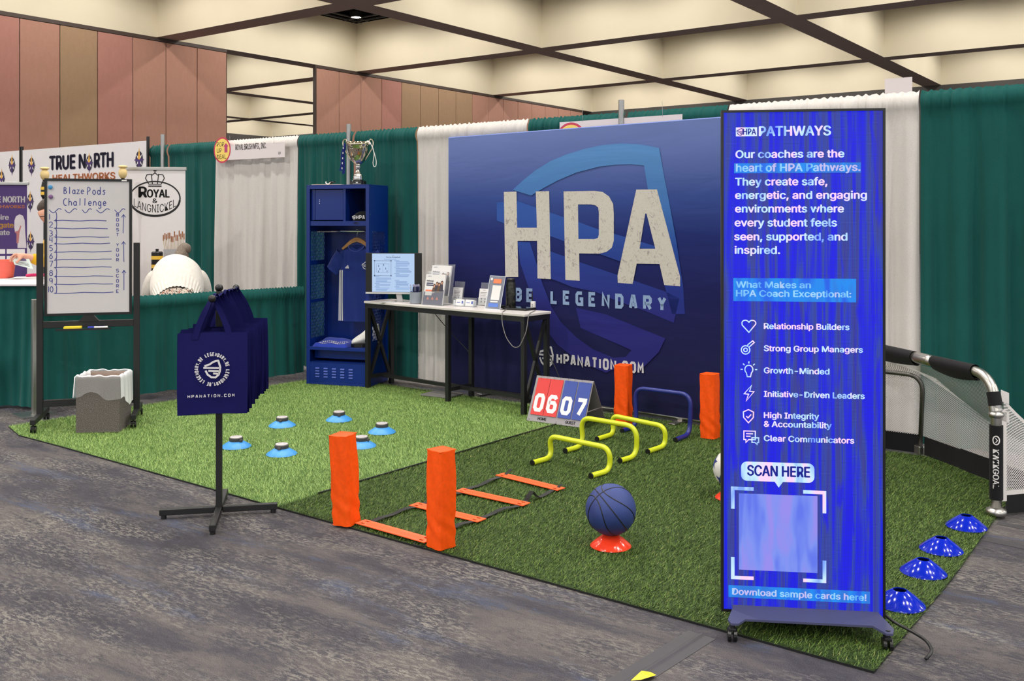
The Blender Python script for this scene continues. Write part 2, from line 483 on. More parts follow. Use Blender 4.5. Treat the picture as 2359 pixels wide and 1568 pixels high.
# ---------------------------------------------------------------- materials of the hall
def carpet_mat():
    m, nt, b = new_mat('patterned_carpet')
    warp = mapped(nt, (0.5, 1.7, 1), (0, 0, math.radians(-3)))
    wide = noise(nt, warp, 1.9, 8, 0.70, 0.5)
    wide2 = noise(nt, mapped(nt, (0.45, 2.0, 1), (0, 0, math.radians(-3)), (3.1, 7.7, 0)), 2.0, 8, 0.72, 0.4)
    fleckbed = noise(nt, mapped(nt, (0.55, 1.5, 1), (0, 0, math.radians(-3)), (9.0, 2.0, 0)), 2.2, 6, 0.7, 0.4)
    fleck = noise(nt, mapped(nt, (0.5, 1.5, 1), (0, 0, math.radians(-3))), 46, 7, 0.78, 0.5)
    grain = noise(nt, mapped(nt), 260, 2, 0.7)
    def rough_edge(f, k):
        d = N(nt, 'ShaderNodeMath', operation='MULTIPLY_ADD'); d.inputs[1].default_value = k; d.inputs[2].default_value = -0.5 * k
        nt.links.new(fleck, d.inputs[0])
        s_ = N(nt, 'ShaderNodeMath', operation='ADD'); nt.links.new(f, s_.inputs[0]); nt.links.new(d.outputs[0], s_.inputs[1])
        return s_.outputs[0]
    base = ramp(nt, rough_edge(wide, 0.30), [(0.36, C(66, 64, 70)), (0.47, C(75, 73, 79)), (0.55, C(90, 86, 87)), (0.66, C(100, 95, 94))])
    bl = ramp(nt, rough_edge(wide2, 0.42), [(0.57, (0, 0, 0, 1)), (0.66, (0.75, 0.75, 0.75, 1))])
    c = mixc(nt, bl, base, C(74, 83, 106))
    dk = ramp(nt, rough_edge(wide2, 0.35), [(0.34, (1, 1, 1, 1)), (0.43, (0, 0, 0, 1))])
    c = mixc(nt, dk, c, C(66, 65, 71))
    fa = ramp(nt, fleck, [(0.495, (0, 0, 0, 1)), (0.55, (1, 1, 1, 1))])
    fb = ramp(nt, fleckbed, [(0.43, (0, 0, 0, 1)), (0.62, (1, 1, 1, 1))])
    fm = N(nt, 'ShaderNodeMath', operation='MULTIPLY'); nt.links.new(fa, fm.inputs[0]); nt.links.new(fb, fm.inputs[1])
    c = mixc(nt, fm.outputs[0], c, C(128, 124, 119))
    g = ramp(nt, grain, [(0.30, (0.5, 0.5, 0.5, 1)), (0.70, (1.35, 1.35, 1.35, 1))])
    c = mixc(nt, 0.9, c, g, 'MULTIPLY')
    nt.links.new(c, b.inputs['Base Color']); b.inputs['Roughness'].default_value = 0.95; b.inputs['Specular IOR Level'].default_value = 0.12
    bump(nt, b, grain, 0.5, 0.006)
    return m
M_CARPET = carpet_mat()
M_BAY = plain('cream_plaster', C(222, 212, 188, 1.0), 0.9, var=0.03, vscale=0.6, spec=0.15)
M_SOFFIT = plain('shaded_soffit', C(164, 148, 140, 1.0), 0.9, var=0.04, vscale=0.5, spec=0.1)  # shade of the unlit undersides put into a darker soffit colour
M_VOID = plain('dark_void', C(16, 15, 16), 0.9, spec=0.1)
M_TRACK = plain('dark_track', C(70, 56, 50), 0.6)
M_PINK = cloth('salmon_felt_panel', C(182, 137, 119), 0.05, 300, 0.05)
M_TAN = cloth('tan_felt_panel', C(168, 138, 110), 0.05, 300, 0.05)
M_ROSE = cloth('rose_felt_panel', C(182, 130, 118), 0.05, 300, 0.05)
M_DARKWALL = plain('dark_end_wall', C(78, 74, 72), 0.9, var=0.2, vscale=0.4)
M_STEEL = plain('brushed_pipe', C(176, 176, 176), 0.38, 1.0, 0.05)
M_ALU = plain('pale_aluminium', C(190, 188, 184), 0.33, 1.0, 0.05)
M_BLACK = plain('black_paint', C(24, 24, 25), 0.45, var=0.1)
M_BLACKP = plain('black_plastic', C(18, 18, 19), 0.35, var=0.1)
M_WHITE = plain('white_paint', C(228, 226, 224), 0.5, var=0.02)
M_INK = plain('black_ink', C(26, 24, 28), 0.7)
M_CHROME = plain('chrome', C(225, 225, 225), 0.12, 1.0, 0.02)

# ---------------------------------------------------------------- setting: carpeted floor, coffered ceiling, folding partition
mb = MB(); mb.quadlist([(-62, -20, 0), (20, -20, 0), (20, 50, 0), (-62, 50, 0)], [(0, 1, 2, 3)])
struct(mb.build('floor', M_CARPET))

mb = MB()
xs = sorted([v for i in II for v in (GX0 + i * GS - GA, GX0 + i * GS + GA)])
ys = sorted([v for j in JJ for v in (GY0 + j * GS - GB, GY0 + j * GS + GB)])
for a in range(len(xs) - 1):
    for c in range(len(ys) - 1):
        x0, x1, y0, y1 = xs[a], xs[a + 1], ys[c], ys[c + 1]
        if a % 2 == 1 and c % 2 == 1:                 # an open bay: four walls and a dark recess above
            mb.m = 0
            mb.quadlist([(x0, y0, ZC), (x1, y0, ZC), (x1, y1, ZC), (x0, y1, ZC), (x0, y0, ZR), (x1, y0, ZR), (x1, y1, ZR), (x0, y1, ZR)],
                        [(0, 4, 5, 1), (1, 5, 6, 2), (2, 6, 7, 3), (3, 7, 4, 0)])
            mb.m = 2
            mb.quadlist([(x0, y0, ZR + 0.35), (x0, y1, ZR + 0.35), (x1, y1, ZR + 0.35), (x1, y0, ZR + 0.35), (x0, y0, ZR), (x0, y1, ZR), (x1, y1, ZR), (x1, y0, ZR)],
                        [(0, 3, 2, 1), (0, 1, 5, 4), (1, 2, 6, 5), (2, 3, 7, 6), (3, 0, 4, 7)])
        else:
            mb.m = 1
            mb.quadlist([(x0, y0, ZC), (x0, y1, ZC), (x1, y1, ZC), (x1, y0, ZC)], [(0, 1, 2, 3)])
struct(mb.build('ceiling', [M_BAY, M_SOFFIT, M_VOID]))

# recess rails under the dark void of the bay seen from below
bx1 = GX0 + 0 * GS - GA; bx0 = GX0 - GS + GA; by0 = GY0 + GB; by1 = GY0 + GS - GB
mb = MB()
for k in (0.25, 0.7):
    mb.span((bx0 + k, by0, ZR - 0.02), (bx0 + k + 0.06, by1, ZR + 0.03)); mb.span((bx0, by1 - k - 0.06, ZR - 0.02), (bx1, by1 - k, ZR + 0.03))
struct(mb.build('trim_1', plain('rail_grey', C(70, 70, 72), 0.5)))
lx, ly = bx0 + 1.02, by1 - 1.02
t = thing('ceiling_downlight', 'round lit downlight in the dark square recess of the ceiling bay above the trophy', 'ceiling light', (lx, ly, ZR - 0.06))
mb = MB(); mb.lathe([(0.20, 0.0), (0.24, 0.0), (0.24, 0.22), (0.12, 0.30)], 28, capb=False); mb.build('housing', M_BLACK, t, auto=40)
mb = MB(); mb.lathe([(0.001, 0.02), (0.2, 0.02)], 28, capb=False, capt=False); mb.build('lens', glow('downlight_lens', (1.0, 0.95, 0.85, 1), 14.0), t)

XW = -4.703 * HC
def partition(name, y0, y1, tones):
    mb = MB(); n = round((y1 - y0) / 1.212); st = (y1 - y0) / n
    for k in range(n):
        mb.m = tones(k)
        a = y0 + k * st + 0.012; b = y0 + (k + 1) * st - 0.012
        mb.box((XW - 0.05, (a + b) / 2, (ZC - 0.12) / 2), (0.10, b - a, ZC - 0.12 - 0.02), None, 0.012)
    mb.m = 3
    mb.span((XW - 0.09, y0, 0.01), (XW - 0.03, y1, ZC - 0.12))
    mb.span((XW - 0.13, y0, ZC - 0.12), (XW + 0.02, y1, ZC - 0.03))
    mb.span((XW - 0.10, y0, ZC - 0.03), (XW, y1, ZC))
    if name == 'wall_left': mb.span((XW - 0.1, y1, 0.01), (XW, y1 + 0.01, ZC - 0.03))
    else: mb.span((XW - 0.12, y0 - 0.06, 0.01), (XW + 0.02, y0, ZC - 0.0))
    return struct(mb.build(name, [M_PINK, M_TAN, M_ROSE, M_TRACK]))
YE = 21.40
partition('wall_left', YE - 16 * 1.212, YE, lambda k: 1 if k == 11 else (2 if k in (12, 9) else 0))
partition('wall_back_left', 25.58, 25.58 + 16 * 1.212, lambda k: 1 if 4 <= k <= 7 else (2 if k == 3 else 0))
mb = MB(); mb.span((GX0 - 4 * GS - GA - 0.3, -14, 0), (GX0 - 4 * GS + GA, 50, ZC)); struct(mb.build('wall_far_left', M_DARKWALL))
mb = MB(); mb.span((-62, GY0 + 3 * GS - GB, 0), (20, GY0 + 3 * GS + 0.3, ZC)); struct(mb.build('wall_back', M_DARKWALL))

# ---------------------------------------------------------------- pipe and drape
M_GREEN = cloth('green_drape', C(20, 84, 80, 1.0), 0.10, 700, 0.08)
M_WDRAPE = cloth('white_drape', C(216, 211, 207, 1.0), 0.03, 700, 0.1)
DRA = Vector((-11.4, 6.72)); DRB = Vector((-0.2, 7.04)); DRE = (DRB - DRA).normalized(); DRN = Vector((DRE.y, -DRE.x))
def on_drape(u, off=0.0):
    p = DRA + DRE * u + DRN * off
    return p.x, p.y
def drape_mesh(L, ztop, zbot, seed, fold=0.032, freq=1.0, pocket=0.115, step=0.011, head=0.03):
    """local: x along the pipe, -y to the front"""
    rnd = random.Random(seed)
    W = [(rnd.uniform(3.2, 6.5) * freq, rnd.uniform(0, 6.3), rnd.uniform(0.5, 1.0)) for _ in range(3)] + [(rnd.uniform(8, 13) * freq, rnd.uniform(0, 6.3), rnd.uniform(0.25, 0.5)) for _ in range(2)]
    Rf = [(rnd.uniform(16, 34), rnd.uniform(0, 6.3), rnd.uniform(0.4, 1.0)) for _ in range(5)]
    drift = rnd.uniform(-0.25, 0.25)
    def big(x, k):
        s_ = 0
        for f_, p, a in W: s_ += a * math.sin(2 * PI * f_ * (x + 0.02 * math.sin(3 * x + p) + drift * 0.1 * k) + p)
        s_ /= 2.4
        return math.copysign(abs(s_) ** 0.8, s_)
    def ruf(x, ph=0.0):
        return sum(a * math.sin(2 * PI * f_ * x + p + ph) for f_, p, a in Rf) / 2.6
    nu = max(8, int(L / step) + 1)
    rows = []                        # (z, kind, parameter)
    for k in range(5): rows.append((ztop + head * (1 - k / 4.0), 'head', k / 4.0))
    for k in range(1, 7): rows.append((ztop - pocket * k / 6.0, 'pocket', k / 6.0))
    nb = max(6, int((ztop - pocket - zbot) / 0.09))
    for k in range(1, nb + 1): rows.append((ztop - pocket - (ztop - pocket - zbot) * k / nb, 'body', k / nb))
    mb = MB()
    def fn(u, v):
        z, kind, k = rows[int(round(v * (len(rows) - 1)))]
        x = u * L
        edge = min(1.0, min(x, L - x) / 0.05)
        if kind == 'head':
            y = -0.022 * k + 0.012 * ruf(x) * k; z += 0.010 * ruf(x, 1.0) * (1 - k) - 0.004
        elif kind == 'pocket':
            bulge = math.sin(PI * min(1, k * 1.02)) 
            y = -0.022 - 0.016 * bulge + 0.012 * ruf(x, 0.9 * k) * (0.5 + 0.7 * bulge) + 0.006 * big(x, 0) * k
        else:
            g = min(1.0, 0.30 + 1.6 * k)
            y = -0.020 + fold * big(x, k) * g + 0.006 * ruf(x, 0.5) * max(0, 1 - 4 * k)
            if k > 0.97: y -= 0.004
        return (x + 0.01 * big(x + 0.1, k) * (kind == 'body') * edge, y, z)
    mb.grid(fn, nu, len(rows))
    return mb
DRN_ANG = math.atan2(DRE.y, DRE.x)
def back_drape(u0, u1, mat, label, seed, zt=2.43):
    mb = drape_mesh(u1 - u0 - 0.012, zt, 0.03, seed)
    x, y = on_drape(u0 + 0.006, -0.035)
    o = mb.build('back_drape', mat, None, True, (x, y, 0), DRN_ANG)
    return tag(o, label, 'curtain', 'pipe and drape back wall panels')
U = dict(a=1.0318, p0=1.3779, b=2.2435, c=3.5857, p1=4.3947, d=5.2204, e=6.4933, p2=7.4648, f=8.3526, g=9.7433)
back_drape(U['a'], U['p0'] - 0.008, M_GREEN, 'narrow green drape panel between the lettered white backdrop and a grey pipe', 3)
back_drape(U['p0'] + 0.008, U['b'], M_GREEN, 'green drape panel behind the black and white oval logo banner', 4)
back_drape(U['b'], U['c'], M_WDRAPE, 'white drape panel with the booth name sign hanging on it', 5)
back_drape(U['c'], U['p1'] - 0.008, M_GREEN, 'green drape panel at the back of the blue locker, on the side of the lanyard', 6)
back_drape(U['p1'] + 0.008, U['d'], M_GREEN, 'green drape panel between the trophy and the white panel', 7)
back_drape(U['d'], U['e'], M_WDRAPE, 'white drape panel beside the blue fabric backdrop, behind the console table', 8)
back_drape(U['e'], U['p2'] - 0.008, M_GREEN, 'green drape panel showing above the blue backdrop, with the half hidden sign', 9)
back_drape(U['p2'] + 0.008, U['f'], M_GREEN, 'green drape panel above the blue backdrop next to the lit screen', 10)
back_drape(U['f'], U['g'], M_WDRAPE, 'white drape panel mostly behind the tall lit screen', 11)
back_drape(U['g'], U['g'] + 1.9, M_GREEN, 'wide green drape panel behind the soccer goal', 12)
def pipe_upright(u, ht, label, off=0.066):
    x, y = on_drape(u, off)
    t = thing('drape_pole', label, 'pole', (x, y, 0), DRN_ANG, 'pipe uprights of the drape wall')
    mb = MB(); mb.lathe([(0.024, 0.012), (0.024, ht)], 18); mb.build('upright', M_STEEL, t, auto=40)
    mb = MB(); mb.box((0, 0, 0.006), (0.34, 0.34, 0.012), None, 0.003); mb.build('base_plate', M_STEEL, t)
pipe_upright(U['p0'], 2.57, 'grey pipe upright standing above the green drape behind the oval logo banner')
pipe_upright(U['p1'], 2.52, 'grey pipe upright rising behind the trophy')
pipe_upright(U['p2'], 2.545, 'grey pipe upright poking above the blue backdrop')

# booth name signs hung on the drapes
M_SIGN = plain('sign_board', C(226, 216, 218), 0.6, var=0.01)
def pop_badge(mb_list, x, z, r, t, y):
    a, b, c_, d = MB(), MB(), MB(), MB()
    a.disc(x, z, r, y=y - 0.0006); a.build('badge_rim', plain('badge_red', C(200, 60, 90), 0.6), t)
    b.disc(x, z, r * 0.87, y=y - 0.0012); b.build('badge_face', plain('badge_yellow', C(246, 214, 110), 0.6), t)
    for k, wd in enumerate(('POP', 'UP', 'DEAL')):
        c_.text(wd, x - r * 0.62, z + r * (0.28 - 0.48 * k), r * 0.34, r * (0.85, 0.55, 1.1)[k], y=y - 0.0018)
    c_.build('badge_lettering', M_INK, t)
    d.poly([(x + r * 0.28, z - r * 0.2), (x + r * 0.62, z - r * 0.2), (x + r * 0.62, z + r * 0.25), (x + r * 0.75, z + r * 0.25), (x + r * 0.45, z + r * 0.52), (x + r * 0.15, z + r * 0.25), (x + r * 0.28, z + r * 0.25)], y=y - 0.0019)
    d.build('arrow', plain('badge_pink', C(186, 62, 120), 0.6), t)
def booth_sign(u, z0, wd, ht, label, badge, txt=None):
    x, y = on_drape(u, 0.062)
    t = thing('booth_sign', label, 'sign', (x, y, z0), DRN_ANG)
    mb = MB(); mb.span((0, 0, 0), (wd, 0.006, ht)); mb.build('board', M_SIGN, t)
    if badge: pop_badge(None, badge[0], badge[1], badge[2], t, 0.0)
    if txt:
        mb = MB()
        for body, xx, zz, hh, ww in txt: mb.text(body, xx, zz, hh, ww, y=-0.0008, bold=0.01)
        mb.build('lettering', M_INK, t)
    for xx in (wd * 0.2, wd * 0.85):
        mb = MB(); mb.tube([(xx, 0.0, ht - 0.01), (xx + 0.004, -0.004, ht + 0.02), (xx, -0.006, ht + 0.11)], 0.0015, 6); mb.build('hook', M_STEEL, t)
    return t
S1 = (2.3643, 2.2243); S1r = 3.46
booth_sign(S1[0], 2.2266, S1r - S1[0], 0.1593, 'small white booth sign with a round yellow badge hanging on the white drape', (0.085, 0.115, 0.145),
           [('ROYAL BRUSH MFG., INC.', 0.31, 0.105, 0.062, 0.50), ('G9', 1.0, 0.03, 0.028, 0.035)])
S2 = (6.8698, 2.3972)
booth_sign(S2[0], 2.18, 1.132, S2[1] - 2.18, 'white booth sign with round badge, half hidden behind the top of the blue backdrop', (0.11, 0.06, 0.15))
x, y = on_drape(9.5052, -0.04)
t = thing('booth_sign', 'blank white card sign sticking up over the white drape by the lit screen', 'sign', (x, y, 2.36), DRN_ANG)
mb = MB(); mb.span((0, 0.0, 0), (0.1816, 0.006, 0.2)); mb.build('board', M_SIGN, t)
mb = MB(); mb.span((0.0, 0.0065, 0.02), (0.05, 0.009, 0.13)); mb.build('backing_strip', M_WHITE, t)

# low side rail of the booth
RA = Vector((-7.665, 3.955)); RB = Vector((-7.33, 6.46))
RDIR = (RB - RA).normalized(); RANG = math.atan2(RDIR.y, RDIR.x)
rl = (RB - RA).length
for k, (a, b, lab) in enumerate(((0.03, 1.30, 'low green side rail drape behind the whiteboard and the trash bin'), (1.30, rl, 'low green side rail drape between the tote bags and the blue locker'))):
    mb = drape_mesh(b - a + 0.012, 0.885, 0.055, 40 + k, 0.028, 1.0, 0.10, 0.012, 0.025)
    p = RA + RDIR * a
    tag(mb.build('side_rail_drape', M_GREEN, None, True, (p.x, p.y, 0), RANG), lab, 'curtain', 'low side rail drapes')
t = thing('rail_post', 'short grey square post at the front end of the low green rail', 'pole', (RA.x, RA.y, 0), RANG)
mb = MB(); mb.span((-0.028, -0.045, 0.0), (0.012, -0.005, 0.93), 0.004); mb.build('post', M_ALU, t)
mb = MB(); mb.box((0, 0, 0.006), (0.26, 0.26, 0.012)); mb.build('base_plate', M_STEEL, t)
t = thing('rail_crossbar', 'grey pipe carrying the low green rail drape', 'pole', (RA.x, RA.y, 0), RANG)
mb = MB(); mb.tube([(0, 0.006, 0.865), (rl, 0.006, 0.865)], 0.016, 12); mb.build('rail_tube', M_STEEL, t, True)

# ---------------------------------------------------------------- artificial turf, two mats
def turf(name, poly, col, col2, base, label, n, seed, lean):
    t = thing(name, label, 'turf mat', (0, 0, 0))
    P = [Vector(p) for p in poly]; zt = 0.009
    mb = MB()
    mb.quadlist([(p.x, p.y, zt) for p in P], [tuple(range(len(P)))])
    mb.m = 1
    for k in range(len(P)):
        a, b = P[k], P[(k + 1) % len(P)]
        mb.quadlist([(a.x, a.y, 0.0005), (b.x, b.y, 0.0005), (b.x, b.y, zt), (a.x, a.y, zt)], [(0, 1, 2, 3)])
    mb.build('backing', [plain(name + '_base', base, 0.95, var=0.2, vscale=60), M_BLACK], t)
    rng = np.random.default_rng(seed)
    x0, y0 = min(p.x for p in P), min(p.y for p in P); x1, y1 = max(p.x for p in P), max(p.y for p in P)
    px = rng.uniform(x0, x1, n * 2); py = rng.uniform(y0, y1, n * 2)
    ins = np.zeros(len(px), bool); m = len(P)
    for k in range(m):
        a, b = P[k], P[(k + 1) % m]
        if abs(b.y - a.y) < 1e-9: continue
        c = ((a.y > py) != (b.y > py)) & (px < (b.x - a.x) * (py - a.y) / (b.y - a.y) + a.x)
        ins ^= c
    px, py = px[ins][:n], py[ins][:n]; n = len(px)
    az = rng.uniform(0, 2 * PI, n); L = rng.uniform(0.016, 0.027, n); tl = rng.uniform(0.5, 1.25, n); wd = rng.uniform(0.0022, 0.0036, n)
    dx = np.cos(az) * np.sin(tl) * L + lean[0] * L; dy = np.sin(az) * np.sin(tl) * L + lean[1] * L; dz = np.cos(tl) * L * 0.85
    ca, sa = np.cos(az + PI / 2), np.sin(az + PI / 2)
    V = np.empty((n, 3, 3), np.float32)
    V[:, 0] = np.stack([px - ca * wd / 2, py - sa * wd / 2, np.full(n, zt - 0.001)], 1)
    V[:, 1] = np.stack([px + ca * wd / 2, py + sa * wd / 2, np.full(n, zt - 0.001)], 1)
    V[:, 2] = np.stack([px + dx, py + dy, zt + dz], 1)
    me = bpy.data.meshes.new('grass_pile')
    me.vertices.add(n * 3); me.vertices.foreach_set('co', V.reshape(-1))
    me.loops.add(n * 3); me.loops.foreach_set('vertex_index', np.arange(n * 3, dtype=np.int32))
    me.polygons.add(n); me.polygons.foreach_set('loop_start', np.arange(0, n * 3, 3, dtype=np.int32))
    at = me.attributes.new('tone', 'FLOAT', 'FACE'); at.data.foreach_set('value', rng.uniform(0, 1, n).astype(np.float32))
    me.update(calc_edges=True)
    mt, nt, b = new_mat(name + '_blades')
    a = N(nt, 'ShaderNodeAttribute', attribute_name='tone')
    nt.links.new(ramp(nt, a.outputs['Fac'], [(0.0, col), (0.75, col2), (0.93, tuple(min(1, c * 1.35) for c in col2[:3])), (1.0, C(160, 158, 96))]), b.inputs['Base Color'])
    b.inputs['Roughness'].default_value = 0.55; b.inputs['Specular IOR Level'].default_value = 0.35
    me.materials.append(mt)
    o = bpy.data.objects.new('grass_pile', me); COL.objects.link(o); o.parent = t; o['kind'] = 'stuff'
    return t
TZ = 0.014                      # height at which things stand in the pile
seamF, seamB = (-4.13, 3.455), (-4.05, 6.62)
turf('light_turf_mat', [(-7.36, 3.60), (-7.0, 3.50), (-6.4, 3.50), (-4.13, 3.455), seamB, (-7.12, 6.62)], C(82, 116, 46), C(146, 176, 98), C(66, 96, 40),
     'pale green artificial turf mat under the blue locker, table and pod markers', 210000, 1, (-0.5, 0.35))
turf('dark_turf_mat', [seamF, (-3.0, 3.44), (-0.96, 3.42), (-0.935, 4.5), (-0.95, 6.72), (-4.05, 6.72)], C(44, 70, 10), C(94, 122, 50), C(36, 56, 10),
     'deeper green artificial turf mat under the hurdles, ladder and lit screen', 230000, 2, (0.35, 0.1))

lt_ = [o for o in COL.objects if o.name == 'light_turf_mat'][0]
mb = MB(); mb.bar((-4.120, 3.75, 0.012), (-4.056, 6.1, 0.012), 0.010, 0.016); mb.build('seam_shadow_strip', M_BLACK, lt_)  # black strip standing in for the shadow line along the turf seam
# ---------------------------------------------------------------- blue fabric backdrop
BD0 = Vector((-5.775, 6.85)); BDANG = -0.0621; BDL = 3.05; BDZ0, BDZ1 = 0.055, 2.325
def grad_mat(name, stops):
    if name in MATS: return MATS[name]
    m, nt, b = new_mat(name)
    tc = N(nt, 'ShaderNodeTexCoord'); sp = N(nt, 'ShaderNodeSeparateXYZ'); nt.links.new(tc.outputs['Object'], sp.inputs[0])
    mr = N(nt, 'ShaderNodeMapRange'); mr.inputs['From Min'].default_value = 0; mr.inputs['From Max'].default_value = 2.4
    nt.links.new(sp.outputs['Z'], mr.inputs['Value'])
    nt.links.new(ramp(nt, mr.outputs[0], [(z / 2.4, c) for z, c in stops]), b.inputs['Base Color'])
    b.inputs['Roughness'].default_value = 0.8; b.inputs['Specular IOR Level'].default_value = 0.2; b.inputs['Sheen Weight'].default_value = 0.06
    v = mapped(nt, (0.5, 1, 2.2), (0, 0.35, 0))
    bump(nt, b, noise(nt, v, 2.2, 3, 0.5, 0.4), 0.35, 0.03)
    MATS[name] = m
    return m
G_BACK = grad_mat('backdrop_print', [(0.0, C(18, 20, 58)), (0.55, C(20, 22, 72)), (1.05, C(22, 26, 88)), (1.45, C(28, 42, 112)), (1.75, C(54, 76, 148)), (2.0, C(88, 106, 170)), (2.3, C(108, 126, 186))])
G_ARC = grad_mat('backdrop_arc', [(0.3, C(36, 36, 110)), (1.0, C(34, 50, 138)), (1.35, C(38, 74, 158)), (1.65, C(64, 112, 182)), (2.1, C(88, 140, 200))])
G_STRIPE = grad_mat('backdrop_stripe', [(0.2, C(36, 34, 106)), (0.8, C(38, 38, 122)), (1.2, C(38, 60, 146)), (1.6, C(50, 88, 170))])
t = thing('backdrop_display', 'large dark blue fabric backdrop with giant white block letters', 'backdrop', (BD0.x, BD0.y, 0), BDANG)
mb = MB()
def fab(u, v):
    x = 0.012 + u * (BDL - 0.024); z = BDZ0 + v * (BDZ1 - BDZ0)
    e = min(1, min(u, 1 - u, v, 1 - v) / 0.05)
    return (x, 0.0 + 0.0022 * e * (math.sin(9 * x + 3 * z) * 0.5 + math.sin(2.1 * x - 7 * z)), z)
mb.grid(fab, 46, 36)
mb.quadlist([(0, .012, BDZ0), (0, .05, BDZ0), (0, .05, BDZ1), (0, .012, BDZ1)], [(0, 1, 2, 3)])
mb.quadlist([(BDL, .012, BDZ0), (BDL, .05, BDZ0), (BDL, .05, BDZ1), (BDL, .012, BDZ1)], [(0, 3, 2, 1)])
mb.quadlist([(0, .012, BDZ1 + 0.008), (BDL, .012, BDZ1 + 0.008), (BDL, .05, BDZ1 + 0.008), (0, .05, BDZ1 + 0.008)], [(0, 1, 2, 3)])
mb.quadlist([(0, .012, BDZ0), (0, .012, BDZ1 + 0.008), (0.012, 0, BDZ1), (0.012, 0, BDZ0)], [(0, 1, 2, 3)])
mb.quadlist([(BDL, .012, BDZ0), (BDL, .012, BDZ1 + 0.008), (BDL - 0.012, 0, BDZ1), (BDL - 0.012, 0, BDZ0)], [(0, 3, 2, 1)])
mb.quadlist([(0, .012, BDZ1 + 0.008), (BDL, .012, BDZ1 + 0.008), (BDL - 0.012, 0, BDZ1), (0.012, 0, BDZ1)], [(0, 3, 2, 1)])
mb.quadlist([(0, .05, BDZ0), (BDL, .05, BDZ0), (BDL, .05, BDZ1 + .008), (0, .05, BDZ1 + .008)], [(0, 3, 2, 1)])
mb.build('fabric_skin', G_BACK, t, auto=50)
mb = MB(); mb.tube([(0, 0.03, 0.045), (BDL, 0.03, 0.045)], 0.016, 12); mb.build('bottom_tube', M_ALU, t, True)
for xx in (0.5, 1.52, 2.45):
    mb = MB(); mb.box((xx, 0.03, 0.02), (0.06, 0.30, 0.012), None, 0.004); mb.box((xx, 0.03, 0.032), (0.04, 0.05, 0.02)); mb.build('foot', M_ALU, t)
mb = MB(); YP = -0.0042
mb.poly([(0.7927, 1.8279), (0.9072, 1.908), (1.0399, 1.9877), (1.2094, 2.0642), (1.3841, 2.1152), (1.5727, 2.1525), (1.7557, 2.1738), (1.9334, 2.1775), (2.106, 2.1601), (2.2737, 2.1245), (2.3067, 1.9574), (2.3558, 1.7355), (2.4286, 1.387), (2.4607, 1.1988), (2.4863, 1.0591), (2.5006, 0.8492), (2.3883, 0.8421), (2.3067, 1.1082), (2.1736, 1.7958), (2.1357, 1.9935), (2.0203, 2.0071), (1.8895, 2.0097), (1.7105, 1.9997), (1.4792, 1.9582), (1.2877, 1.8982), (1.1402, 1.8392), (0.9973, 1.7747)], YP)
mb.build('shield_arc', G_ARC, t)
mb = MB()
mb.poly([(0.6079, 1.7213), (0.8411, 1.731), (1.2089, 1.6266), (1.3532, 1.5864), (1.5039, 1.5472), (1.7071, 1.4862), (1.9664, 1.4279), (2.0986, 1.396), (2.2363, 1.3613), (2.2703, 1.2996), (2.1073, 1.3441), (1.9038, 1.2345), (1.7396, 1.2797), (1.4943, 1.3481), (1.3581, 1.3851), (1.2089, 1.4269), (0.8411, 1.4926), (0.6079, 1.5581)], YP)
mb.poly([(1.2089, 1.299), (1.3581, 1.2588), (1.5135, 1.2158), (1.8857, 1.1243), (2.0373, 1.0851), (2.3124, 1.016), (2.4518, 0.965), (2.4041, 0.7743), (2.1506, 0.8493), (1.8677, 0.9191), (1.6838, 0.9746), (1.4363, 1.0057), (1.279, 1.0503), (1.2089, 1.0674)], YP)
mb.poly([(1.475, 0.8354), (1.7764, 0.7997), (2.3292, 0.6489), (2.2703, 0.538), (2.116, 0.3908), (2.0108, 0.3504), (1.8948, 0.3839), (1.9664, 0.4736), (2.0196, 0.5308), (1.9217, 0.56), (1.5231, 0.6707)], YP)
mb.poly([(0.8464, 1.3735), (0.9834, 1.3715), (1.0354, 1.2468), (1.1176, 1.0316), (1.1583, 0.9531), (1.2189, 0.8283), (1.3187, 0.7074), (1.475, 0.5929), (1.6464, 0.506), (1.8495, 0.4553), (1.9664, 0.4736), (1.8948, 0.3839), (1.7764, 0.3265), (1.4943, 0.3992), (1.279, 0.514), (1.1278, 0.6702), (1.0457, 0.8263), (0.9626, 0.9925), (0.8783, 1.1855)], YP)
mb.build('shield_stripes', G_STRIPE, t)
def collage():
    m, nt, b = new_mat('letter_collage')
    v = mapped(nt, (1, 1, 0.8))
    n1 = noise(nt, v, 26, 5, 0.7, 1.2); n2 = noise(nt, mapped(nt, (1, 1, 1), (0, 0, 0), (4, 0, 9)), 5.0, 2, 0.5); n3 = noise(nt, v, 60, 3, 0.6, 2.0)
    a = ramp(nt, n1, [(0.55, (0, 0, 0, 1)), (0.63, (1, 1, 1, 1))]); k = ramp(nt, n2, [(0.42, (0, 0, 0, 1)), (0.54, (1, 1, 1, 1))])
    mm = N(nt, 'ShaderNodeMath', operation='MULTIPLY'); nt.links.new(a, mm.inputs[0]); nt.links.new(k, mm.inputs[1])
    c = mixc(nt, mm.outputs[0], C(208, 203, 194), C(160, 150, 150))
    l = ramp(nt, n3, [(0.60, (0, 0, 0, 1)), (0.64, (1, 1, 1, 1))])
    mm2 = N(nt, 'ShaderNodeMath', operation='MULTIPLY'); mm2.inputs[1].default_value = 0.55; nt.links.new(l, mm2.inputs[0])
    c = mixc(nt, mm2.outputs[0], c, C(140, 132, 136))
    nt.links.new(c, b.inputs['Base Color']); b.inputs['Roughness'].default_value = 0.8; b.inputs['Specular IOR Level'].default_value = 0.2
    return m
M_COLL = collage()
mb = MB(); YL = -0.0052
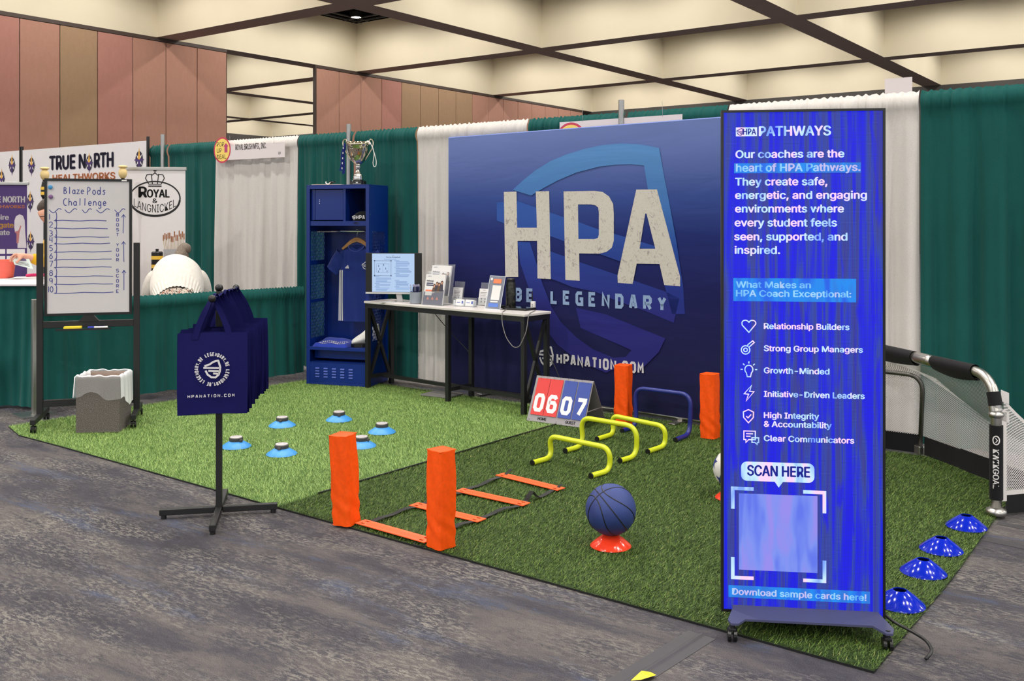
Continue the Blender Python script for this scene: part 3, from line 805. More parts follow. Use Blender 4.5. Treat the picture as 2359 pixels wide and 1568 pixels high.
H = [(0.6903, 1.8117), (0.8347, 1.8122), (0.843, 1.4963), (1.0625, 1.4975), (1.0505, 1.8098), (1.1951, 1.8102), (1.2127, 1.0628), (1.0685, 1.0634), (1.0645, 1.3846), (0.8471, 1.3815), (0.8554, 1.0677), (0.7072, 1.0604)]
mb.poly(H, YL)
PO = [(1.3479, 1.8043), (1.6629, 1.8029), (1.7441, 1.7924), (1.8066, 1.7544), (1.8455, 1.6949), (1.8526, 1.6138), (1.8526, 1.4004), (1.8331, 1.3411), (1.7799, 1.3061), (1.7082, 1.2896), (1.5084, 1.2881), (1.5139, 1.0612), (1.367, 1.0629)]
PI_ = [(1.4972, 1.6939), (1.6265, 1.6926), (1.672, 1.6847), (1.6991, 1.6666), (1.7064, 1.6293), (1.7064, 1.443), (1.6955, 1.4176), (1.6629, 1.4082), (1.5009, 1.4061)]
mb.poly([PO, PI_], YL)
AO = [(2.0654, 1.8054), (2.2544, 1.8031), (2.4599, 1.1293), (2.4599, 1.058), (2.3199, 1.0616), (2.2775, 1.2231), (2.0688, 1.2198), (2.0313, 1.0577), (1.8912, 1.0605), (1.8877, 1.1176)]
AI = [(2.1481, 1.6156), (2.1598, 1.6156), (2.2396, 1.3403), (2.0959, 1.3374)]
mb.poly([AO, AI], YL)
mb.build('giant_lettering', M_COLL, t)
mb = MB()
TG = [(0.8144, 0.85), (0.8144, 0.9777), (2.3668, 0.8552), (2.3668, 0.9751)]
letters(mb, 'BE LEGENDARY', TG[0][0], TG[0][1] + 0.004, 0.080, TG[1][1] - TG[0][1] - 0.008, (TG[2][0] - TG[0][0]) / 11.82, 0.027, YL)
mb.build('tagline_lettering', plain('tagline_blue', C(140, 166, 206), 0.8), t)
mb = MB()
WG = [(1.274, 0.3506), (1.274, 0.442), (2.1203, 0.3564), (2.1203, 0.4432)]
letters(mb, 'HPANATION.COM', WG[0][0], WG[0][1], 0.058, WG[1][1] - WG[0][1], (WG[2][0] - WG[0][0]) / 11.72, 0.0185, YL)
SH = [(1.1583, 0.3997)]
shield(mb, SH[0][0], SH[0][1], 0.17, 0.017, YL)
mb.build('address_lettering', plain('print_white', C(206, 204, 208), 0.8), t)

# ---------------------------------------------------------------- tall LED poster screen
LS0 = Vector((-1.5364, 3.436)); LSANG = 0.5061
t = thing('led_screen', 'tall glowing blue LED poster screen on wheels', 'screen', (LS0.x, LS0.y, 0), LSANG)
X0, X1, Z0, Z1 = 0.004, 0.606, 0.074, 1.986
mb = MB()
mb.span((X0, 0.0, Z0), (X1, 0.035, Z1), 0.004)
mb.prism([[(X0, Z0), (X1, Z0), (X1, Z1), (X0, Z1)], [(X0 + 0.009, Z0 + 0.009), (X0 + 0.009, Z1 - 0.009), (X1 - 0.009, Z1 - 0.009), (X1 - 0.009, Z0 + 0.009)]], -0.006, 0.0)
mb.build('bezel', M_BLACKP, t)
def led_mat():
    m, nt, b = new_mat('led_panel_blue')
    v = mapped(nt, (11.0, 1, 0.40), (0, math.radians(-5), 0))
    n = noise(nt, v, 2.6, 3, 0.55, 0.5)
    n2 = noise(nt, mapped(nt, (13.0, 1, 1.5), (0, math.radians(-8), 0)), 2.4, 2, 0.5, 0.3)
    c = ramp(nt, n, [(0.38, (lin(10), lin(14), lin(240), 1)), (0.46, (lin(22), lin(36), lin(226), 1)), (0.53, (lin(50), lin(74), lin(176), 1)), (0.60, (lin(58), lin(62), lin(150), 1)), (0.68, (lin(26), lin(36), lin(214), 1))])
    c = mixc(nt, ramp(nt, n2, [(0.56, (0, 0, 0, 1)), (0.66, (0.85, 0.85, 0.85, 1))]), c, (lin(10), lin(12), lin(240), 1))
    tc = N(nt, 'ShaderNodeTexCoord'); sp = N(nt, 'ShaderNodeSeparateXYZ'); nt.links.new(tc.outputs['Object'], sp.inputs[0])
    fac = None
    for ax, per in (('X', 0.0052), ('Z', 0.0052)):
        a = N(nt, 'ShaderNodeMath', operation='DIVIDE'); a.inputs[1].default_value = per; nt.links.new(sp.outputs[ax], a.inputs[0])
        f_ = N(nt, 'ShaderNodeMath', operation='FRACT'); nt.links.new(a.outputs[0], f_.inputs[0])
        g = N(nt, 'ShaderNodeMath', operation='GREATER_THAN'); g.inputs[1].default_value = 0.32; nt.links.new(f_.outputs[0], g.inputs[0])
        if fac is None: fac = g.outputs[0]
        else:
            mn = N(nt, 'ShaderNodeMath', operation='MULTIPLY'); nt.links.new(fac, mn.inputs[0]); nt.links.new(g.outputs[0], mn.inputs[1]); fac = mn.outputs[0]
    c = mixc(nt, fac, mixc(nt, 0.42, c, (0.01, 0.015, 0.10, 1)), c)
    nt.links.new(c, b.inputs['Emission Color']); b.inputs['Emission Strength'].default_value = 1.05
    b.inputs['Base Color'].default_value = (0.01, 0.01, 0.02, 1); b.inputs['Roughness'].default_value = 0.5; b.inputs['Specular IOR Level'].default_value = 0.2
    return m
def led_text_mat(name, a, b_, c_, k=1.0):
    m, nt, b = new_mat(name)
    n = noise(nt, mapped(nt, (6.0, 1, 1.2), (0, 0.1, 0)), 3.0, 2, 0.5, 0.3)
    nt.links.new(ramp(nt, n, [(0.34, a), (0.48, b_), (0.62, c_)]), b.inputs['Emission Color']); b.inputs['Emission Strength'].default_value = k
    b.inputs['Base Color'].default_value = (0.01, 0.01, 0.02, 1); b.inputs['Specular IOR Level'].default_value = 0.2
    return m
LW = led_text_mat('led_white', C(120, 160, 250), C(190, 228, 255), C(255, 205, 240), 1.1)
LC = led_text_mat('led_cyan', C(30, 96, 232), C(24, 140, 240), C(40, 120, 220), 1.0)
LT = led_text_mat('led_pale_text', C(90, 170, 245), C(150, 215, 250), C(200, 190, 240), 1.0)
LN = glow('led_navy', (lin(16), lin(30), lin(140), 1), 1.0)
mb = MB(); mb.rect(X0 + 0.009, Z0 + 0.009, X1 - 0.009, Z1 - 0.009, -0.001); mb.build('display_panel', led_mat(), t)
for a in ([(0.052, 1.7457), (0.5181, 1.7836)], [(0.0487, 1.2584), (0.5008, 1.3465)], [(0.0309, 0.1289), (0.5511, 0.1744)]):
    hi = MB(); hi.rect(a[0][0], a[0][1], a[1][0], a[1][1], -0.0016); hi.build('highlight_bar', LC, t)
tx = MB()
tx.rect(*(0.0585, 1.8864), *(0.1377, 1.9203), -0.0016); tx.build('logo_box', LW, t); tx = MB()
bub = [(0.0779, 0.6478), (0.3491, 0.5745)]
bx0, bz1, bx1, bz0 = bub[0][0], bub[0][1], bub[1][0], bub[1][1]
r_ = 0.022
tx.poly([(bx0 + r_ + r_ * math.cos(a), bz1 - r_ + r_ * math.sin(a)) for a in [PI / 2 + k * PI / 12 for k in range(7)]] + [(bx0 + r_ + r_ * math.cos(a), bz0 + r_ + r_ * math.sin(a)) for a in [PI + k * PI / 12 for k in range(7)]]
        + [(bx0 + 0.125, bz0), (bx0 + 0.14, bz0 - 0.022), (bx0 + 0.155, bz0)]
        + [(bx1 - r_ + r_ * math.cos(a), bz0 + r_ + r_ * math.sin(a)) for a in [3 * PI / 2 + k * PI / 12 for k in range(7)]] + [(bx1 - r_ + r_ * math.cos(a), bz1 - r_ + r_ * math.sin(a)) for a in [k * PI / 12 for k in range(7)]], -0.0016)
tx.build('speech_bubble', LW, t)
q = [(0.0698, 0.2352), (0.3602, 0.5257)]
tx = MB(); tx.rect(q[0][0], q[0][1], q[1][0], q[1][1], -0.0016); tx.build('blank_square', led_text_mat('led_pale_blue', C(96, 118, 236), C(124, 146, 240), C(150, 140, 236), 1.0), t)
for (cx_, cz_, sx_, sz_) in ((0.0471, 0.5441, 1, -1), (0.3856, 0.5397, -1, -1), (0.0471, 0.2043, 1, 1), (0.3856, 0.2056, -1, 1)):
    tx = MB(); tx.stroke([(cx_ + sx_ * 0.078, cz_), (cx_, cz_), (cx_, cz_ + sz_ * 0.078)], 0.0135, -0.0016); tx.build('corner_bracket', LW, t)
tx = MB()
def lt(mb_, body, a, b, cap, y=-0.0022, bold=0.028):
    """a: left end of the base line, b: right end"""
    mb_.text(body, a[0], a[1], cap, b[0] - a[0], y=y, bold=bold)
tx.text('PATHWAYS', *(0.1458, 1.8871), 0.0355, 0.262, y=-0.0022, bold=0.028)
for body, a, b in (('Our coaches are the', (0.0585, 1.8036), (0.4567, 1.8053)), ('They create safe,', (0.0568, 1.6992), (0.3951, 1.701)), ('energetic, and engaging', (0.0568, 1.6479), (0.5385, 1.6482)),
                   ('environments where', (0.0568, 1.5965), (0.4552, 1.5961)), ('every student feels', (0.0552, 1.5435), (0.4299, 1.5438)), ('seen, supported, and', (0.0536, 1.4905), (0.4678, 1.4916)), ('inspired.', (0.0552, 1.4391), (0.2214, 1.4399))):
    lt(tx, body, a, b, 0.0285)
for body, a, b in (('Relationship Builders', (0.1635, 1.154), (0.4757, 1.1553)), ('Strong Group Managers', (0.1635, 1.0698), (0.5244, 1.068)), ('Growth-Minded', (0.1635, 0.9857), (0.403, 0.9856)), ('Initiative-Driven Leaders', (0.1635, 0.8965), (0.5307, 0.8953)),
                   ('High Integrity', (0.1635, 0.8156), (0.365, 0.816)), ('& Accountability', (0.1635, 0.7826), (0.4109, 0.7828)), ('Clear Communicators', (0.1635, 0.7281), (0.493, 0.7264))):
    lt(tx, body, a, b, 0.0215)
# icons drawn in outline
tx.build('screen_lettering', LW, t); tx = MB()
def ico(px, pz, pts, closed=True, wd=0.0042): tx.stroke([(px + a * 0.05, pz + b * 0.05) for a, b in pts], wd, -0.0022, closed)
def end_ico():
    global tx
    tx.build('icon', LW, t); tx = MB()
c = (0.107, 1.1648); ico(c[0], c[1], [(0, -0.5)] + [(-0.5, 0.05)] + arc(-0.26, 0.2, 0.26, 0.22, 200, 20, 8) + arc(0.26, 0.2, 0.26, 0.22, 160, -20, 8))
end_ico(); c = (0.1022, 1.0804); ico(c[0], c[1], arc(-0.15, -0.15, 0.32, 0.32, 60, 400, 16) + [(0.5, 0.42), (0.38, 0.55), (0.02, 0.25)]); ico(c[0], c[1], arc(-0.15, -0.15, 0.14, 0.14, 0, 360, 10))
end_ico(); c = (0.107, 0.9961); ico(c[0], c[1], arc(0, 0.05, 0.3, 0.32, -50, 230, 16) + [(-0.12, -0.5), (0.12, -0.5)])
for a in range(0, 181, 45): ico(c[0], c[1], [(0.45 * math.cos(math.radians(a)), 0.05 + 0.45 * math.sin(math.radians(a))), (0.62 * math.cos(math.radians(a)), 0.05 + 0.62 * math.sin(math.radians(a)))], False)
end_ico(); c = (0.107, 0.9084); ico(c[0], c[1], [(0.2, 0.6), (-0.35, -0.05), (-0.02, -0.08), (-0.2, -0.6), (0.38, 0.12), (0.05, 0.14)])
end_ico(); c = (0.1054, 0.8207); ico(c[0], c[1], [(0, 0.5), (0.38, 0.32), (0.36, -0.1), (0, -0.5), (-0.36, -0.1), (-0.38, 0.32)]); ico(c[0], c[1], [(-0.16, 0.0), (-0.03, -0.13), (0.2, 0.14)], False)
end_ico(); c = (0.1135, 0.7416); ico(c[0], c[1], [(-0.5, 0.45), (0.35, 0.45), (0.35, -0.2), (-0.15, -0.2), (-0.35, -0.42), (-0.35, -0.2), (-0.5, -0.2)])
ico(c[0], c[1], [(0.1, -0.05), (0.6, -0.05), (0.6, -0.4), (0.5, -0.4), (0.48, -0.55), (0.32, -0.4), (0.1, -0.4)]); ico(c[0], c[1], [(-0.34, 0.25), (0.18, 0.25)], False); ico(c[0], c[1], [(-0.34, 0.05), (0.0, 0.05)], False)
end_ico()
cy = MB()
lt(cy, 'heart of HPA Pathways.', (0.0601, 1.7522), (0.515, 1.7542), 0.0285)
lt(cy, 'What Makes an', (0.0601, 1.3099), (0.3348, 1.3107), 0.0235); lt(cy, 'HPA Coach Exceptional:', (0.0601, 1.2768), (0.482, 1.2762), 0.0235)
lt(cy, 'Download sample cards here!', (0.0455, 0.1396), (0.537, 0.1346), 0.0235)
cy.build('highlight_lettering', LT, t)
nv = MB()
nv.text('SCAN HERE', *(0.1022, 0.5957), 0.0385, 0.2294, y=-0.0022, bold=0.026)
nv.text('HPA', *(0.086, 1.8928), 0.022, 0.047, y=-0.0022, bold=0.02)
c = (0.0731, 1.9028); shield(nv, c[0], c[1], 0.026, 0.003, -0.0022)
nv.build('dark_lettering', LN, t)
M_SLATE = plain('slate_blue_plate', C(66, 68, 100), 0.5, var=0.04)
mb = MB()
mb.prism([[(0.035, 0.155), (0.575, 0.155), (0.60, 0.10), (0.645, 0.075), (0.65, 0.062), (0.62, 0.055), (0.565, 0.078), (0.045, 0.078), (-0.01, 0.055), (-0.035, 0.062), (-0.033, 0.078), (0.02, 0.105)]], -0.004, 0.004)
def foot_plate():
    b_ = MB()
    out = [(0.045, 0.03), (0.57, 0.03), (0.585, -0.02), (0.612, -0.10), (0.602, -0.130), (0.578, -0.130), (0.54, -0.088), (0.085, -0.088), (0.055, -0.118), (0.030, -0.118), (0.020, -0.095), (0.045, -0.02)]
    n = len(out)
    def zz(y): return 0.074 + (y + 0.13) * 0.20
    V = [(x, y, zz(y)) for x, y in out] + [(x, y, zz(y) - 0.008) for x, y in out]
    tri = tessellate_polygon([[Vector((x, y, 0)) for x, y in out]])
    F = [tuple(k) for k in tri] + [tuple(n + q for q in k[::-1]) for k in tri] + [(k, (k + 1) % n, n + (k + 1) % n, n + k) for k in range(n)]
    b_.quadlist(V, F); return b_
foot_plate().build('base_plate', M_SLATE, t)
mb = MB(); mb.span((0.05, 0.03, 0.075), (0.56, 0.30, 0.087), 0.003); mb.span((0.1, 0.035, 0.085), (0.14, 0.06, 1.2)); mb.span((0.47, 0.035, 0.085), (0.51, 0.06, 1.2)); mb.build('rear_stand', M_BLACK, t)
for xx, yy in ((0.036, -0.100), (0.588, -0.112), (0.06, 0.27), (0.55, 0.27)):
    mb = MB(); zt = 0.070
    mb.lathe([(0.009, 0.045), (0.009, zt + 0.008)], 10, (xx, yy, 0))
    mb.box((xx, yy + 0.006, 0.048), (0.026, 0.034, 0.012), None, 0.003)
    cst = mb.build('caster', M_BLACK, t)
    mb = MB()
    for sx in (-0.011, 0.011): mb.tube([(xx + sx - 0.006, yy + 0.01, 0.024), (xx + sx + 0.006, yy + 0.01, 0.024)], 0.024, 16)
    w_ = mb.build('wheel', M_BLACKP, t)
    w_.parent = cst
mb = MB(); P0 = (0.59, 0.05, 0.10)
mb.tube(smooth_path([P0, (0.64, 0.045, 0.05), (0.70, 0.02, TZ + 0.015), (0.74, -0.06, TZ + 0.012), (0.735, -0.14, TZ + 0.008), (0.70, -0.18, 0.012)], 0.05), 0.006, 8)
mb.build('power_cord', M_BLACK, t, True)

# ---------------------------------------------------------------- rolling whiteboard
WB0 = Vector((-7.1449, 3.7286)); WBANG = 0.9085; WBW = 0.6815
t = thing('whiteboard_stand', 'whiteboard on a black rolling frame with a handwritten numbered list', 'whiteboard', (WB0.x, WB0.y, 0), WBANG)
for xx in (0.0, WBW):
    mb = MB(); mb.box((xx, 0, (0.11 + 1.39) / 2), (0.045, 0.03, 1.28), None, 0.003); mb.build('post', M_BLACK, t)
    mb = MB(); mb.bar((xx, -0.265, 0.095), (xx, 0.265, 0.095), 0.038, 0.038, (0, 0, 1), 0.003); mb.build('foot', M_BLACK, t)
    for yy in (-0.245, 0.245):
        mb = MB(); mb.lathe([(0.008, 0.05), (0.008, 0.08)], 10, (xx, yy, 0)); mb.box((xx, yy, 0.052), (0.026, 0.036, 0.014), None, 0.003); cst = mb.build('caster', M_BLACK, t)
        mb = MB()
        for sx in (-0.012, 0.012): mb.tube([(xx + sx - 0.007, yy + 0.012, TZ + 0.026), (xx + sx + 0.007, yy + 0.012, TZ + 0.026)], 0.026, 16)
        mb.build('wheel', M_BLACKP, t).parent = cst
for z_, nm in ((0.775, 'upper_rail'), (0.185, 'lower_rail')):
    mb = MB(); mb.box((WBW / 2, 0, z_), (WBW - 0.045, 0.026, 0.052), None, 0.003); mb.build(nm, M_BLACK, t)
mb = MB(); mb.prism([[(WBW / 2 - 0.075, 0.795), (WBW / 2 + 0.075, 0.795), (WBW / 2 + 0.03, 0.845), (WBW / 2 - 0.03, 0.845)]], -0.02, 0.02); mb.build('pivot_bracket', M_BLACK, t)
BX0, BX1, BZ0, BZ1 = 0.033, 0.648, 0.842, 1.878
mb = MB(); fw = 0.018
mb.prism([[(BX0, BZ0), (BX1, BZ0), (BX1, BZ1), (BX0, BZ1)], [(BX0 + fw, BZ0 + fw), (BX0 + fw, BZ1 - fw), (BX1 - fw, BZ1 - fw), (BX1 - fw, BZ0 + fw)]], -0.020, 0.012); mb.build('board_frame', M_BLACKP, t)
mb = MB(); mb.span((BX0 + 0.01, -0.012, BZ0 + 0.01), (BX1 - 0.01, 0.008, BZ1 - 0.01)); mb.build('board', plain('whiteboard_enamel', C(204, 200, 202), 0.28, var=0.015), t)
mb = MB(); mb.rect(0.575, 1.862, 0.612, 1.873, -0.0205); mb.build('frame_sticker', M_WHITE, t)
M_MARK = plain('blue_marker_ink', C(44, 58, 140), 0.6)
mb = MB(); YB = -0.0128
def hand(body, px0, py0, px1, hpx_z):
    pass
a = (0.1649, 1.7605); b = (0.4515, 1.7725); letters(mb, 'Blaze', a[0], a[1], 0.027, 0.055, 0.0295, 0.0055, YB, HND); letters(mb, 'Pods', 0.3288, a[1] - 0.004, 0.030, 0.060, 0.035, 0.0055, YB, HND)
a = (0.1619, 1.6718); letters(mb, 'Challenge', a[0], a[1], 0.030, 0.058, 0.0345, 0.0055, YB, HND)
for pxs in ((112, 140), (148, 176), (188, 210), (221, 252), (264, 289)):
    p = [1.6354 for _ in (0,)][0]
    x0_, x1_ = BX0 + 0.02 + (pxs[0] - 108) * 0.00302, BX0 + 0.02 + (pxs[1] - 108) * 0.00302
    mb.stroke([(x0_ + (x1_ - x0_) * k / 12, p + 0.016 * math.sin(2 * PI * k / 12 + 2.6)) for k in range(13)], 0.005, YB)
LY = [(0.0987, 1.5602), (0.0987, 1.5012), (0.0987, 1.4356), (0.0987, 1.3865), (0.0987, 1.3242), (0.0987, 1.2652), (0.0987, 1.2063), (0.0987, 1.1374), (0.0987, 1.0785), (0.0987, 1.0129)]
LX1 = [0.4669, 0.4762, 0.4855, 0.4916, 0.504, 0.504, 0.504, 0.5133, 0.5133, 0.5164]
for k in range(10):
    x_, z_ = LY[k]
    mb.stroke([(x_ + (LX1[k] - x_) * q / 6, z_ + 0.003 * math.sin(q * 1.7 + k)) for q in range(7)], 0.0052, YB)
    cx_ = BX0 + 0.03
    s_ = str(k + 1)
    if k < 9: letters(mb, s_, cx_ + 0.000, z_ + 0.006, 0.032, 0.046, 0.03, 0.005, YB, HND)
    else: letters(mb, '10', cx_ - 0.006, z_ + 0.006, 0.030, 0.048, 0.028, 0.005, YB, HND)
    letters(mb, ')', cx_ + 0.040, z_ + 0.004, 0.030, 0.056, 0.03, 0.005, YB, HND)
for word, ys in (('BOOST', (495, 506, 517, 528, 540)), ('YOUR', (566, 577, 588, 600)), ('SCORE', (623, 635, 647, 659, 672))):
    pass
def column(word, xw, zt, zb):
    n = len(word)
    for k, c_ in enumerate(word): letters(mb, c_, xw, zt - (zt - zb) * (k + 0.85) / n, 0.020, (zt - zb) / n * 0.68, 0.03, 0.0045, YB, BLK)
CA = [(0.535, 1.6233), (0.535, 1.4335), (0.535, 1.3935), (0.535, 1.2403), (0.535, 1.197), (0.535, 1.0005)]
column('BOOST', CA[0][0], CA[0][1], CA[1][1]); column('YOUR', CA[2][0], CA[2][1], CA[3][1]); column('SCORE', CA[4][0], CA[4][1], CA[5][1])
for a, b in ([(0.5847, 1.4632), (0.5878, 1.6067)], [(0.5909, 1.2429), (0.5878, 1.3998)], [(0.5909, 1.026), (0.5909, 1.1795)]):
    mb.stroke([a, b], 0.005, YB); mb.stroke([(b[0] - 0.014, b[1] - 0.022), b, (b[0] + 0.014, b[1] - 0.022)], 0.005, YB)
mb.build('handwriting', M_MARK, t)
mb = MB(); mb.box((0.31, -0.045, 0.738), (0.38, 0.075, 0.006)); mb.box((0.31, -0.084, 0.743), (0.38, 0.004, 0.014)); mb.build('pen_tray', M_BLACK, t)
def wbw(x, y, z):
    c, s = math.cos(WBANG), math.sin(WBANG); return (WB0.x + x * c - y * s, WB0.y + x * s + y * c, z)
mb = MB(); mb.box((0, 0, 0.011), (0.125, 0.05, 0.022), None, 0.005)
t = thing('board_eraser', 'yellow board eraser lying in the whiteboard tray', 'eraser', wbw(0.235, -0.048, 0.742), WBANG + 0.03)
mb.build('eraser_body', plain('eraser_yellow', C(232, 206, 50), 0.7), t)
mb = MB(); mb.box((0, 0, -0.0005 + 0.001), (0.123, 0.048, 0.002)); mb.build('felt_pad', plain('felt_dark', C(70, 70, 70), 0.95), t)
t = thing('dry_erase_marker', 'white marker with a blue cap lying in the whiteboard tray', 'marker', wbw(0.405, -0.05, 0.7505), WBANG - 0.03)
mb = MB(); mb.tube([(-0.02, 0, 0), (0.075, 0, 0)], 0.009, 14); mb.build('barrel', M_WHITE, t, auto=40)
mb = MB(); mb.tube([(-0.065, 0, 0), (-0.02, 0, 0)], 0.0098, 14); mb.build('cap', plain('marker_blue', C(36, 56, 170), 0.4), t, auto=40)
mb = MB(); mb.box((0.028, 0, 0.0088), (0.05, 0.008, 0.0012)); mb.build('print_label', plain('marker_blue', C(36, 56, 170), 0.4), t)
for (px_, nm, col) in (((0.0747, 1.8123), 'blue', C(60, 140, 196)), ((0.0777, 1.7403), 'purple', C(120, 84, 132))):
    mb = MB(); mb.lathe([(0.014, 0.0), (0.016, 0.004), (0.0155, 0.012), (0.010, 0.015)], 20, M=Matrix.Rotation(PI / 2, 3, 'X'))
    o = mb.build('round_magnet', plain('magnet_' + nm, col, 0.4), None, auto=40, loc=wbw(px_[0], -0.0125, px_[1]), rotz=WBANG)
    tag(o, nm + ' round magnet on the whiteboard, ' + ('the upper' if nm == 'blue' else 'the lower') + ' of two', 'magnet')

# ---------------------------------------------------------------- corrugated trash bin with clear liner
bn = (-6.7095, 3.7672); bf = (-6.4886, 3.9649)
bang = math.atan2(bf[1] - bn[1], bf[0] - bn[0])
t = thing('trash_bin', 'grey speckled box trash bin with a clear plastic liner', 'trash bin', (bn[0], bn[1], TZ), bang)
bw, bd, bh = 0.305, 0.29, 0.405
def speck():
    m, nt, b = new_mat('speckled_cardboard')
    n = noise(nt, mapped(nt), 240, 2, 0.6)
    nt.links.new(ramp(nt, n, [(0.38, C(66, 61, 58)), (0.55, C(104, 97, 92)), (0.7, C(150, 142, 136))]), b.inputs['Base Color']); b.inputs['Roughness'].default_value = 0.9
    return m
mb = MB()
mb.prism([[(0, 0), (bw, 0), (bw, bd), (0, bd)], [(0.006, 0.006), (0.006, bd - 0.006), (bw - 0.006, bd - 0.006), (bw - 0.006, 0.006)]], 0, -bh)
mb.v = [(x, z, -y) for x, y, z in mb.v]
mb.span((0.004, 0.004, 0.0), (bw - 0.004, bd - 0.004, 0.006))
mb.build('box', speck(), t)
mb = MB(); mb.quadlist([(0.008, 0.008, 0.01), (bw - 0.008, 0.008, 0.01), (bw - 0.008, bd - 0.008, 0.01), (0.008, bd - 0.008, 0.01)] + [(0.008, 0.008, bh - 0.002), (bw - 0.008, 0.008, bh - 0.002), (bw - 0.008, bd - 0.008, bh - 0.002), (0.008, bd - 0.008, bh - 0.002)],
                       [(0, 1, 2, 3), (0, 4, 5, 1), (1, 5, 6, 2), (2, 6, 7, 3), (3, 7, 4, 0)])
mb.build('brown_lining', plain('kraft_brown', C(150, 116, 88), 0.9), t)
mb = MB(); rnd = random.Random(5)
ringp = []
def sq(a, e):
    x, y = math.cos(a), math.sin(a); k = 1 / max(abs(x), abs(y)); k = k * 0.9 + 0.1
    return (bw / 2 + x * k * (bw / 2 + e), bd / 2 + y * k * (bd / 2 + e))
wob = [rnd.uniform(-1, 1) for _ in range(12)]
def liner(u, v):
    a = 2 * PI * u
    w1 = wob[0] * math.sin(3 * a + 1) + wob[1] * math.sin(7 * a) + 0.6 * math.sin(13 * a + 2)
    low = 0.185 + 0.06 * math.sin(a + 0.4) + 0.02 * math.sin(5 * a + 1)
    if v < 0.35:
        k = v / 0.35; x, y = sq(a, -0.012); return (x, y, bh - 0.16 + 0.165 * k + 0.006 * w1 * k)
    if v < 0.5:
        k = (v - 0.35) / 0.15; x, y = sq(a, -0.012 + 0.026 * k); return (x, y, bh + 0.012 * math.sin(PI * k) + 0.006 * w1)
    k = (v - 0.5) / 0.5; x, y = sq(a, 0.014 + 0.006 * k + 0.005 * w1 * k); return (x, y, bh - low * k + 0.006 * w1)
mb.grid(liner, 97, 17)
mb.build('plastic_liner', acrylic('liner_film', (0.82, 0.82, 0.84), 0.17, 0.25), t, True)

# ---------------------------------------------------------------- tote bags on a black cross-base stand
BGC = (-4.27, 3.19); BGA = 0.829
t = thing('bag_stand', 'black pole stand with cross base holding navy tote bags', 'stand', (BGC[0], BGC[1], 0), BGA)
mb = MB(); mb.box((0, 0, (0.045 + 1.19) / 2), (0.032, 0.032, 1.145), None, 0.003); mb.build('pole', M_BLACK, t)
mb = MB(); mb.ball((0, 0, 1.207), 0.021, 16, 10); mb.build('finial', M_BLACKP, t, True)
for (p, q) in (((-0.30, 0, 0.036), (-0.018, 0, 0.036)), ((0.018, 0, 0.036), (0.30, 0, 0.036)), ((0, -0.33, 0.036), (0, -0.018, 0.036)), ((0, 0.018, 0.036), (0, 0.33, 0.036))):
    mb = MB(); mb.bar(p, q, 0.032, 0.032, (0, 0, 1), 0.003)
    e = p if abs(p[0]) + abs(p[1]) > 0.1 else q
    mb.lathe([(0.014, 0.0), (0.014, 0.02)], 14, (e[0] * 0.93, e[1] * 0.93, 0.0))
    mb.build('base_arm', M_BLACK, t)
for s_ in (-1, 1):
    mb = MB(); mb.tube([(0, 0.016 * s_, 1.165), (0.05 * (s_ > 0), (0.33 if s_ < 0 else 0.42) * s_, 1.175)], 0.010, 12); mb.build('hanging_arm', M_BLACK, t, True)
    mb = MB(); mb.ball((0.05 * (s_ > 0), (0.338 if s_ < 0 else 0.43) * s_, 1.177), 0.019, 14, 10); mb.build('arm_knob', M_BLACKP, t, True)
M_NAVY = cloth('navy_nonwoven', C(10, 10, 78, 1.0), 0.08, 500, 0.0, 0.75)
BWD, BHT = 0.335, 0.405
def bag_proto():
    b = thing('tote_bag', 'navy tote bag', 'tote bag', (0, 0, 0), 0, 'navy tote bags on the black stand')
    mb = MB()
    def face(sgn):
        def fn(u, v):
            x = (u - 0.5) * BWD; z = -BHT * (1 - v)
            y = sgn * (0.006 + 0.010 * math.sin(PI * u) * math.sin(PI * min(1, (1 - v) * 1.1)) + 0.0025 * math.sin(14 * x + 9 * z))
            return (x * (1 + 0.012 * math.sin(PI * v)), y, z + 0.004 * math.sin(PI * u))
        return fn
    mb.grid(face(-1), 16, 16); mb.grid(face(1), 16, 16)
    for xs in (-0.5, 0.5):
        mb.grid(lambda u, v: (xs * BWD * (1 + 0.012 * math.sin(PI * v)) + (0.010 if xs > 0 else -0.010) * (1 - abs(2 * u - 1)) * (-1), (u - 0.5) * 0.012, -BHT * (1 - v)), 3, 16)
    mb.grid(lambda u, v: ((u - 0.5) * BWD, (v - 0.5) * 0.012, -BHT), 16, 3)
    mb.build('bag_body', M_NAVY, b, True)
    for sy in (-1, 1):
        mb = MB(); pts = []
        for k in range(15):
            a = k / 14
            ang = PI * a
            x = -0.085 * math.cos(ang) * (1 - 0.80 * math.sin(ang)) ; z = -0.03 + 0.213 * math.sin(ang) ** 0.8
            pts.append((x, z))
        W_ = 0.030
        V = []
        for x, z in pts:
            k = max(0, (z - 0.11) / 0.075); yy = sy * 0.009 * (1 - k)
            V += [(x - W_ / 2 * (1 - 0.5 * k), yy + 0.012 * k, z), (x + W_ / 2 * (1 - 0.5 * k), yy - 0.012 * k, z)]
        mb.quadlist(V, [(2 * i, 2 * i + 1, 2 * i + 3, 2 * i + 2) for i in range(14)])
        mb.build('handle', M_NAVY, b, True)
    return b
proto = bag_proto()
rnd = random.Random(11)
def bag_place(o, ly, dx, dz, rz, tilt):
    c, s = math.cos(BGA), math.sin(BGA)
    o.location = (BGC[0] + dx * c - ly * s, BGC[1] + dx * s + ly * c, 1.003 + dz); o.rotation_euler = (tilt[0], tilt[1], BGA + rz)
bys = [-0.305, -0.275, -0.24, -0.207, -0.174, -0.14, -0.106, -0.07, 0.075, 0.12, 0.165, 0.21, 0.255, 0.30, 0.345, 0.385]
